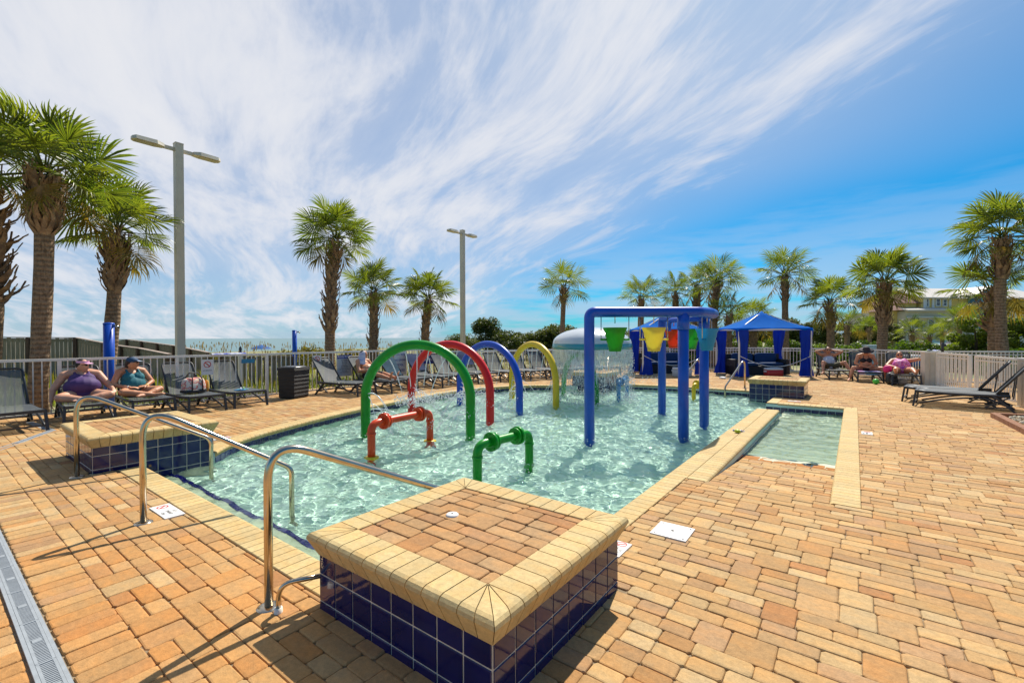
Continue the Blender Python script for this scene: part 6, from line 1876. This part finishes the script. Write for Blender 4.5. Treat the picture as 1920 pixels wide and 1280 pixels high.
# ------------------------------------------------------------------ people
def skin_mat(name, c1, c2):
    mt, g, b = new_mat(name)
    tc = g.node('ShaderNodeTexCoord').outputs['Object']
    g.put(b.inputs['Base Color'], g.mix(g.step(g.noise(tc, 7, 4), .3, .7), (*c1, 1), (*c2, 1)))
    b.inputs['Roughness'].default_value = .48
    b.inputs['Subsurface Weight'].default_value = .12; b.inputs['Subsurface Radius'].default_value = (.02, .008, .004); b.inputs['Subsurface Scale'].default_value = .5
    return mt
SK1 = skin_mat('fair warm skin', (.60, .29, .17), (.68, .37, .24))
SK2 = skin_mat('tanned skin', (.54, .22, .105), (.62, .29, .15))
SK3 = skin_mat('brown skin', (.20, .095, .05), (.26, .125, .07))
HAIR = mat('dark brown hair', (.018, .010, .008), .5, var=.4, vscale=20)
HAIR2 = mat('brown hair', (.07, .035, .018), .5, var=.4, vscale=20)
SHADE = mat('dark sunglasses', (.012, .010, .012), .08)
LIP = mat('lip', (.36, .10, .08), .45)
def capsule(mb, a, b, ra, rb, n=12):
    a, b = Vector(a), Vector(b); d = (b - a)
    if d.length < 1e-5: d = Vector((0, 0, 1e-4))
    d.normalize(); P = []; R = []
    for k in (88, 65, 40, 18): P.append(a - d * ra * math.sin(rad(k))); R.append(ra * math.cos(rad(k)))
    for k in range(5): P.append(a.lerp(b, k / 4)); R.append(lerp(ra, rb, k / 4))
    for k in (18, 40, 65, 88): P.append(b + d * rb * math.sin(rad(k))); R.append(rb * math.cos(rad(k)))
    mb.tube(P, R, n)
def remesh(mb, name, m, parent, voxel=.010, smooth=3):
    me = mb.mesh(name, m)
    o = bpy.data.objects.new('remesh_tmp', me); COL.objects.link(o)
    md = o.modifiers.new('r', 'REMESH'); md.mode = 'VOXEL'; md.voxel_size = voxel; md.use_smooth_shade = True
    if smooth:
        s = o.modifiers.new('s', 'SMOOTH'); s.iterations = smooth; s.factor = .5
    dg = bpy.context.evaluated_depsgraph_get()
    m2 = bpy.data.meshes.new_from_object(o.evaluated_get(dg)); m2.name = name
    bpy.data.objects.remove(o); bpy.data.meshes.remove(me)
    if not m2.materials: m2.materials.append(m)
    return link_mesh(name, m2, parent)
def hand(mb, w, tip, up, L_=.17, curl=.5, s=1.0):
    """palm at w pointing at tip; up = back of the hand"""
    w, tip, up = Vector(w), Vector(tip), Vector(up)
    d = (tip - w).normalized(); up = (up - d * up.dot(d)).normalized(); sd_ = d.cross(up)
    p = w + d * .045
    mb.ell(p, (.05, .04, .018), 10, 8, Matrix((d, sd_, up)).transposed())
    for k, (off, ln) in enumerate(((-.030, .066), (-.010, .078), (.010, .074), (.029, .058))):
        a = w + d * .085 + sd_ * off
        b = a + d * ln * .5 - up * curl * ln * .25
        c = b + d * ln * .4 - up * curl * ln * .6
        capsule(mb, a, b, .0095, .009, 8); capsule(mb, b, c, .009, .0075, 8)
    a = w + d * .03 - sd_ * .035; b = a + d * .035 - sd_ * .03 - up * .01
    capsule(mb, a, b, .012, .010, 8); capsule(mb, b, b + d * .03 - sd_ * .004, .010, .008, 8)
def person(base, rz, J, skin, label, fat=1.0, bust=0.0, belly=0.0, head_dir=(1, 0, 0), group=None):
    """J: joints in local metres; returns (thing, J)"""
    t = thing('person', base, label, 'person', group, rz)
    q = MB(); V3 = lambda k: Vector(J[k])
    pel, che, nek, hed = V3('pelvis'), V3('chest'), V3('neck'), V3('head')
    spine = (che - pel).normalized(); f = Vector((1, 0, 0)); f = (f - spine * f.dot(spine)).normalized(); sdv = spine.cross(f)
    R_ = Matrix((f, sdv, spine)).transposed()
    q.ell(pel, (.125 * fat, .175 * fat, .12), 16, 10, R_)
    q.ell(pel.lerp(che, .45) + f * (.02 + .06 * belly), (.115 * fat + .11 * belly, .15 * fat + .10 * belly, .17), 16, 12, R_)
    q.ell(che, (.115 * (1 + .4 * (fat - 1)), .165 * (1 + .5 * (fat - 1)), .16), 16, 12, R_)
    if bust:
        for s in (-1, 1): q.ell(che + f * (.095 * (1 + .3 * (fat - 1))) + sdv * (s * .082) - spine * .04, (.075 * bust, .085 * bust, .08 * bust), 12, 10, R_)
    capsule(q, che + spine * .10, nek, .075, .058)
    capsule(q, nek, hed - Vector((0, 0, .06)), .056, .05)
    hd = Vector(head_dir).normalized(); hs = Z3.cross(hd).normalized(); hu = hd.cross(hs)
    H_ = Matrix((hd, hs, hu)).transposed()
    q.ell(hed, (.104, .085, .124), 18, 14, H_)
    q.ell(hed + hd * .045 - hu * .055, (.055, .052, .055), 12, 10, H_)
    q.ell(hed + hd * .098 - hu * .018, (.020, .014, .026), 8, 6, H_)
    for s in (-1, 1): q.ell(hed + hs * (s * .079) - hu * .01, (.022, .010, .032), 8, 6, H_)
    ff = 1 + .8 * (fat - 1)
    for s in ('l', 'r'):
        sh, el, wr = V3('sh' + s), V3('el' + s), V3('wr' + s)
        capsule(q, che + spine * .09 + (sh - che) * .45, sh, .07 * ff, .062 * ff)
        capsule(q, sh, el, .060 * ff, .046 * ff); capsule(q, el, wr, .044 * ff, .029 * (1 + .3 * (fat - 1)))
        hand(q, wr, J['ti' + s], J.get('up' + s, (0, 0, 1)))
        hp, kn, an, to = V3('hp' + s), V3('kn' + s), V3('an' + s), V3('to' + s)
        capsule(q, hp, kn, .094 * ff, .062 * ff, 14); capsule(q, kn, kn.lerp(an, .35), .060 * ff, .060 * ff); capsule(q, kn.lerp(an, .35), an, .058 * ff, .036)
        d = (to - an).normalized()
        capsule(q, an - d * .03 + Vector((0, 0, -.005)), an + d * .13, .036, .034); capsule(q, an + d * .10, to, .036, .024)
        sd2 = d.cross(Z3); sd2 = sd2.normalized() if sd2.length > .1 else Vector((0, 1, 0))
        for k in range(5): capsule(q, to + sd2 * ((k - 2) * .016), to + sd2 * ((k - 2) * .018) + d * (.035 - .004 * abs(k - 1)), .011, .009, 6)
    remesh(q, 'body', skin, t, .0095)
    q = MB(); q.ell(hed + hd * .092 - hu * .066, (.012, .024, .007), 8, 6, H_); q.build('mouth', LIP, t)
    return t, dict(f=f, s=sdv, up=spine, R=R_, hd=hd, hs=hs, hu=hu, H=H_, pel=pel, che=che, hed=hed, nek=nek)
def shades(t, A):
    q = MB(); c = A['hed'] + A['hd'] * .088 + A['hu'] * .018
    for s in (-1, 1): q.ell(c + A['hs'] * (s * .034), (.014, .032, .024), 10, 8, A['H'])
    q.build('sunglasses', SHADE, t)
    q = MB()
    for s in (-1, 1): q.beam(c + A['hs'] * (s * .064), c + A['hs'] * (s * .082) - A['hd'] * .09, .006, .008)
    q.beam(c - A['hs'] * .02 + A['hu'] * .005, c + A['hs'] * .02 + A['hu'] * .005, .008, .008); q.build('sunglass_arms', SHADE, t)
def hair(t, A, m, back=.03, long=0.0):
    q = MB()
    q.ell(A['hed'] - A['hd'] * .025 + A['hu'] * .025, (.098, .088, .110), 16, 12, A['H'])
    if long:
        capsule(q, A['hed'] - A['hd'] * .07, A['hed'] - A['hd'] * .09 - A['hu'] * long, .06, .045)
    remesh(q, 'hair', m, t, .010, 2)
def suit(t, A, m, fat, bust, belly, straps=True, low=True, name='swimsuit', J=None, grow=.016):
    f, s_, u, R_ = A['f'], A['s'], A['up'], A['R']; q = MB(); pel, che = A['pel'], A['che']; gw = grow
    if low: q.ell(pel, (.125 * fat + gw, .175 * fat + gw, .12 + gw), 16, 10, R_)
    q.ell(pel.lerp(che, .45) + f * (.02 + .06 * belly), (.115 * fat + .11 * belly + gw, .15 * fat + .10 * belly + gw, .17 + gw), 16, 12, R_)
    q.ell(che - u * .05, (.115 * (1 + .4 * (fat - 1)) + gw, .165 * (1 + .5 * (fat - 1)) + gw, .125), 16, 12, R_)
    if bust:
        for s in (-1, 1): q.ell(che + f * (.095 * (1 + .3 * (fat - 1))) + s_ * (s * .082) - u * .04, (.075 * bust + gw, .085 * bust + gw, .08 * bust + gw), 12, 10, R_)
    if straps:
        for s in (-1, 1):
            k = che + s_ * (s * .10)
            capsule(q, k + f * (.10 + .06 * bust) + u * .02, k + f * .07 + u * .13, .022, .024); capsule(q, k + f * .07 + u * .13, k - f * .02 + u * .175, .024, .024); capsule(q, k - f * .02 + u * .175, k - f * .12 + u * .06, .024, .022)
    remesh(q, name, m, t, .011, 3)
def on_lounger(o): return Vector(o.location), o.rotation_euler[2]
CLO = lambda n, c, **k: mat(n, c, .7, var=.2, vscale=6, bump=.15, bscale=120, **k)

# 1: woman in purple, cross-legged, one arm hanging by the seat
b_, r_ = on_lounger(l_w1)
J = dict(pelvis=(-1.00, 0, .46), chest=(-1.13, 0, .745), neck=(-1.145, .0, .90), head=(-1.11, .015, 1.025),
         shl=(-1.15, .245, .845), ell=(-1.02, .40, .61), wrl=(-.80, .43, .55), til=(-.6, .44, .50), upl=(0, .3, 1),
         shr=(-1.15, -.245, .845), elr=(-1.14, -.40, .58), wrr=(-1.06, -.43, .36), tir=(-1.03, -.43, .2), upr=(0, -1, 0),
         hpl=(-.98, .13, .46), knl=(-.62, .36, .46), anl=(-.56, -.02, .405), tol=(-.50, -.16, .40),
         hpr=(-.98, -.13, .46), knr=(-.64, -.35, .46), anr=(-.48, .04, .40), tor=(-.42, .17, .40))
t, A = person(b_, r_, J, SK1, 'woman in a purple swimsuit and pink visor sitting cross legged on a lounger', 1.30, 1.3, .75, (.62, .78, -.05))
suit(t, A, CLO('purple swimsuit', (.075, .034, .150)), 1.30, 1.3, .75); hair(t, A, HAIR); shades(t, A)
q = MB(); q.sheet(lambda u, v: A['hed'] + A['hd'] * (.085 + .085 * v * math.cos((u - .5) * 2.0)) + A['hs'] * ((.10 - .01 * v) * math.sin((u - .5) * 2.6)) + A['hu'] * (.055 - .012 * v), 12, 4)
q.sheet(lambda u, v: A['hed'] + A['hd'] * (.105 * math.cos((u - .5) * 5.4)) + A['hs'] * (.092 * math.sin((u - .5) * 5.4)) + A['hu'] * (.05 + .045 * v), 20, 2)
q.build('visor', mat('pink visor', (.72, .40, .58), .6), t)
# 2: woman in teal, hands folded
b_, r_ = on_lounger(l_w2)
J = dict(pelvis=(-.98, 0, .45), chest=(-1.06, 0, .755), neck=(-1.06, .0, .92), head=(-1.02, .01, 1.045),
         shl=(-1.07, .20, .865), ell=(-.97, .33, .63), wrl=(-.80, .16, .56), til=(-.74, -.05, .56), upl=(.3, 0, 1),
         shr=(-1.07, -.20, .865), elr=(-1.0, -.33, .61), wrr=(-.80, -.12, .55), tir=(-.72, .1, .54), upr=(.3, 0, 1),
         hpl=(-.96, .11, .445), knl=(-.60, .33, .49), anl=(-.46, .02, .40), tol=(-.40, -.12, .40),
         hpr=(-.96, -.11, .445), knr=(-.60, -.30, .48), anr=(-.42, .16, .40), tor=(-.35, .29, .41))
t, A = person(b_, r_ + rad(8), J, SK2, 'woman in a teal top and blue cap sitting cross legged with hands folded', 1.14, 1.15, .35, (.55, .83, -.05))
suit(t, A, CLO('teal tank top', (.010, .150, .185)), 1.14, 1.15, .35); hair(t, A, HAIR, long=.10); shades(t, A)
q = MB(); q.ell(A['hed'] + A['hu'] * .045 - A['hd'] * .01, (.108, .094, .085), 16, 10, A['H']); remesh(q, 'cap', mat('navy cap', (.012, .055, .13), .7), t, .011, 2)
q = MB(); q.sheet(lambda u, v: A['hed'] + A['hd'] * (.085 + .085 * v * math.cos((u - .5) * 2.0)) + A['hs'] * (.085 * math.sin((u - .5) * 2.4)) + A['hu'] * (.055 - .015 * v), 12, 4); q.build('cap_brim', mat('pale cap brim', (.32, .38, .50), .6), t)
for k, cc in (('wrl', (.75, .55, .05)), ('wrr', (.75, .72, .65))):
    w, e = Vector(J[k]), Vector(J['el' + k[-1]]); d = (w - e).normalized()
    q = MB(); q.cyl(w - d * .03, w - d * .012, .036, None, 12, False); q.build('wristband', mat('wristband', cc, .5), t)
# 3: man stretched out with a towel over his head
b_, r_ = on_lounger(l_man)
J = dict(pelvis=(-1.16, 0, .46), chest=(-1.34, 0, .76), neck=(-1.40, 0, .93), head=(-1.35, .01, 1.055),
         shl=(-1.38, .20, .86), ell=(-1.24, .31, .62), wrl=(-1.06, .12, .62), til=(-1.0, -.1, .62), upl=(.5, 0, 1),
         shr=(-1.38, -.20, .86), elr=(-1.22, -.31, .60), wrr=(-1.03, -.10, .62), tir=(-.97, .1, .62), upr=(.5, 0, 1),
         hpl=(-1.12, .10, .44), knl=(-.66, .13, .50), anl=(-.22, .11, .40), tol=(-.14, .14, .56),
         hpr=(-1.12, -.10, .44), knr=(-.66, -.13, .49), anr=(-.22, -.11, .40), tor=(-.14, -.14, .56))
t, A = person(b_, r_, J, SK2, 'shirtless man lying back on a lounger with his legs stretched out', 1.12, 0, .5, (.8, .6, 0))
hair(t, A, HAIR)
q = MB(); q.ell(A['pel'], (.16, .21, .135), 14, 10, A['R'])
for s in 'lr': capsule(q, J['hp' + s], Vector(J['hp' + s]).lerp(Vector(J['kn' + s]), .8), .118, .098)
remesh(q, 'shorts', CLO('black shorts', (.015, .016, .022)), t, .012)
tw = thing('head_towel', Vector(b_) + Matrix.Rotation(r_, 3, 'Z') @ A['hed'], 'white and blue towel draped over the head of the lying man', 'towel', None, r_)
q = MB()
def hood(u, v):
    a = (u - .5) * 4.4 + PI
    if v < .5:
        k = v / .5; return A['H'] @ Vector((.118 * math.cos(a) * math.sin(k * PI / 2) - .01, .105 * math.sin(a) * math.sin(k * PI / 2), .125 * math.cos(k * PI / 2)))
    k = (v - .5) / .5
    return A['H'] @ Vector(((.118 + .07 * k) * math.cos(a) - .01 - .03 * k, (.105 + .12 * k) * math.sin(a), -.27 * k - .012 * math.sin(9 * a) * k))
q.sheet(hood, 30, 16); q.build('cloth', mat('white blue towel', (.72, .70, .72), .9, col2=(.16, .28, .62), vscale=4, stretch=(.6, .6, 3)), tw)
# 4: person with arms behind the head
b_, r_ = on_lounger(l_x1)
J = dict(pelvis=(-1.10, 0, .45), chest=(-1.28, 0, .74), neck=(-1.34, 0, .90), head=(-1.32, 0, 1.02),
         shl=(-1.30, .20, .85), ell=(-1.22, .42, .98), wrl=(-1.40, .16, 1.03), til=(-1.42, .0, 1.03), upl=(-1, 0, 0),
         shr=(-1.30, -.20, .85), elr=(-1.22, -.42, .98), wrr=(-1.40, -.16, 1.03), tir=(-1.42, .0, 1.03), upr=(-1, 0, 0),
         hpl=(-1.06, .11, .44), knl=(-.66, .34, .60), anl=(-.34, .42, .24), tol=(-.22, .50, .22),
         hpr=(-1.06, -.11, .44), knr=(-.66, -.34, .60), anr=(-.34, -.42, .24), tor=(-.22, -.50, .22))
t, A = person(b_, r_, J, SK2, 'person reclining with both arms behind the head and knees apart', 1.0, 0, .1)
hair(t, A, HAIR, long=.12); shades(t, A)
suit(t, A, CLO('white shirt', (.60, .62, .68)), 1.02, 0, .15, False)
q = MB(); q.ell(A['pel'], (.15, .20, .13), 14, 10, A['R'])
for s in 'lr': capsule(q, J['hp' + s], Vector(J['hp' + s]).lerp(Vector(J['kn' + s]), .6), .108, .09)
remesh(q, 'shorts', CLO('olive shorts', (.12, .10, .05)), t, .012)
# 5: woman in black bikini and hat, looking down
b_, r_ = on_lounger(l_x2)
J = dict(pelvis=(-.72, 0, .44), chest=(-.70, 0, .76), neck=(-.66, 0, .93), head=(-.60, 0, 1.05),
         shl=(-.69, .20, .87), ell=(-.62, .29, .62), wrl=(-.46, .10, .52), til=(-.38, .0, .50), upl=(.3, 0, 1),
         shr=(-.69, -.20, .87), elr=(-.62, -.29, .62), wrr=(-.46, -.10, .52), tir=(-.38, .0, .50), upr=(.3, 0, 1),
         hpl=(-.70, .12, .43), knl=(-.38, .40, .46), anl=(-.28, .50, .09), tol=(-.13, .55, .05),
         hpr=(-.70, -.12, .43), knr=(-.38, -.40, .46), anr=(-.24, -.52, .09), tor=(-.10, -.58, .05))
t, A = person(b_, r_, J, SK2, 'woman in a black bikini and dark hat sitting astride a lounger, looking down', 1.05, 1.0, .2, (.9, 0, -.45))
hair(t, A, HAIR, long=.06)
q = MB()
for s in (-1, 1):
    q.ell(A['che'] + A['f'] * .10 + A['s'] * (s * .082) - A['up'] * .04, (.088, .092, .082), 12, 10, A['R'])
    capsule(q, A['che'] + A['f'] * .12 + A['s'] * (s * .085) + A['up'] * .03, A['che'] + A['f'] * .03 + A['s'] * (s * .06) + A['up'] * .17, .012, .010)
capsule(q, A['che'] - A['s'] * .175 - A['up'] * .06, A['che'] + A['s'] * .175 - A['up'] * .06, .02, .02)
remesh(q, 'bikini_top', CLO('black bikini', (.012, .012, .016)), t, .010)
q = MB(); q.ell(A['pel'] - Z3 * .02, (.145, .20, .10), 14, 10, A['R']); remesh(q, 'bikini_bottom', CLO('black bikini', (.012, .012, .016)), t, .011)
q = MB(); hm = Matrix.Translation(A['hed'] + A['hu'] * .05) @ A['H'].to_4x4()
q.lathe([(0, .10), (.07, .095), (.098, .05), (.105, 0), (.16, -.01), (.22, -.035), (.215, -.04), (.10, -.008)], (0, 0, 0), 22)
q.v = [hm @ v for v in q.v]; q.build('hat', mat('dark straw hat', (.03, .022, .025), .8), t)
tw = thing('seat_towel', on(l_x2, (-.38, 0, LZ + .03)), 'pink and blue towel on the seat under the woman in the dark hat', 'towel', None, r_)
q = MB(); q.sheet(lambda u, v: Vector((.75 * (u - .5), .60 * (v - .5), .012 * math.sin(9 * v) - (.10 * max(0, u - .85) / .15))), 14, 10); q.build('cloth', mat('pink blue towel', (.70, .03, .30), .9, col2=(.20, .50, .68), vscale=2.2), tw)
# 6: sunbather with a patterned swimsuit
b_, r_ = on_lounger(l_x3)
J = dict(pelvis=(-.86, 0, .46), chest=(-1.12, 0, .66), neck=(-1.26, 0, .80), head=(-1.33, 0, .91),
         shl=(-1.22, .20, .73), ell=(-1.02, .42, .80), wrl=(-1.20, .60, .78), til=(-1.3, .7, .77), upl=(0, 0, 1),
         shr=(-1.22, -.20, .73), elr=(-.98, -.36, .58), wrr=(-.80, -.22, .56), tir=(-.7, -.1, .56), upr=(0, 0, 1),
         hpl=(-.82, .11, .44), knl=(-.44, .20, .50), anl=(-.10, .24, .40), tol=(0.0, .27, .52),
         hpr=(-.82, -.11, .44), knr=(-.44, -.20, .50), anr=(-.10, -.24, .40), tor=(0.0, -.27, .52))
t, A = person(b_, r_, J, SK2, 'sunbather in a pink and purple patterned swimsuit lying back on a lounger', 1.2, 1.1, .5)
hair(t, A, HAIR2); shades(t, A)
mt, g, b = new_mat('pink patterned suit'); tc = g.node('ShaderNodeTexCoord').outputs['Object']
g.put(b.inputs['Base Color'], g.ramp(g.noise(tc, 14, 3, .5, .6), [(0, (.35, .02, .25)), (.45, (.55, .05, .38)), (.5, (.75, .45, .65)), (.56, (.70, .08, .15)), (.65, (.30, .05, .40))])); b.inputs['Roughness'].default_value = .6
suit(t, A, mt, 1.2, 1.1, .5)
# 7: someone standing in the yard beyond the gate
p = at_px(1783, 700, 22.5)
J = dict(pelvis=(0, 0, .92), chest=(0, 0, 1.28), neck=(0, 0, 1.46), head=(.02, 0, 1.60),
         shl=(0, .19, 1.40), ell=(.02, .25, 1.12), wrl=(.14, .22, .92), til=(.2, .2, .8), upl=(0, 1, 0),
         shr=(0, -.19, 1.40), elr=(.02, -.25, 1.12), wrr=(.10, -.24, .90), tir=(.14, -.24, .75), upr=(0, -1, 0),
         hpl=(0, .10, .88), knl=(.03, .11, .48), anl=(0, .12, .08), tol=(.14, .14, .04),
         hpr=(0, -.10, .88), knr=(.05, -.11, .48), anr=(-.04, -.12, .08), tor=(.10, -.14, .04))
t, A = person(Vector((p.x, p.y, -.1)), rad(-60), J, SK2, 'child-sized person in a pale shirt and blue shorts standing beyond the right gate fence', 1.0, 0, .1)
t.scale = (.62, .62, .62)  # shrunk on flat ground to stand for a person on lower ground
hair(t, A, HAIR); suit(t, A, CLO('pale shirt', (.50, .52, .56)), 1.02, 0, .1, False, False, 'shirt', grow=.02)
q = MB(); q.ell(A['pel'], (.15, .19, .13), 14, 10, A['R'])
for s in 'lr': capsule(q, J['hp' + s], Vector(J['hp' + s]).lerp(Vector(J['kn' + s]), .8), .112, .095)
remesh(q, 'shorts', CLO('blue shorts', (.02, .05, .22)), t, .012)
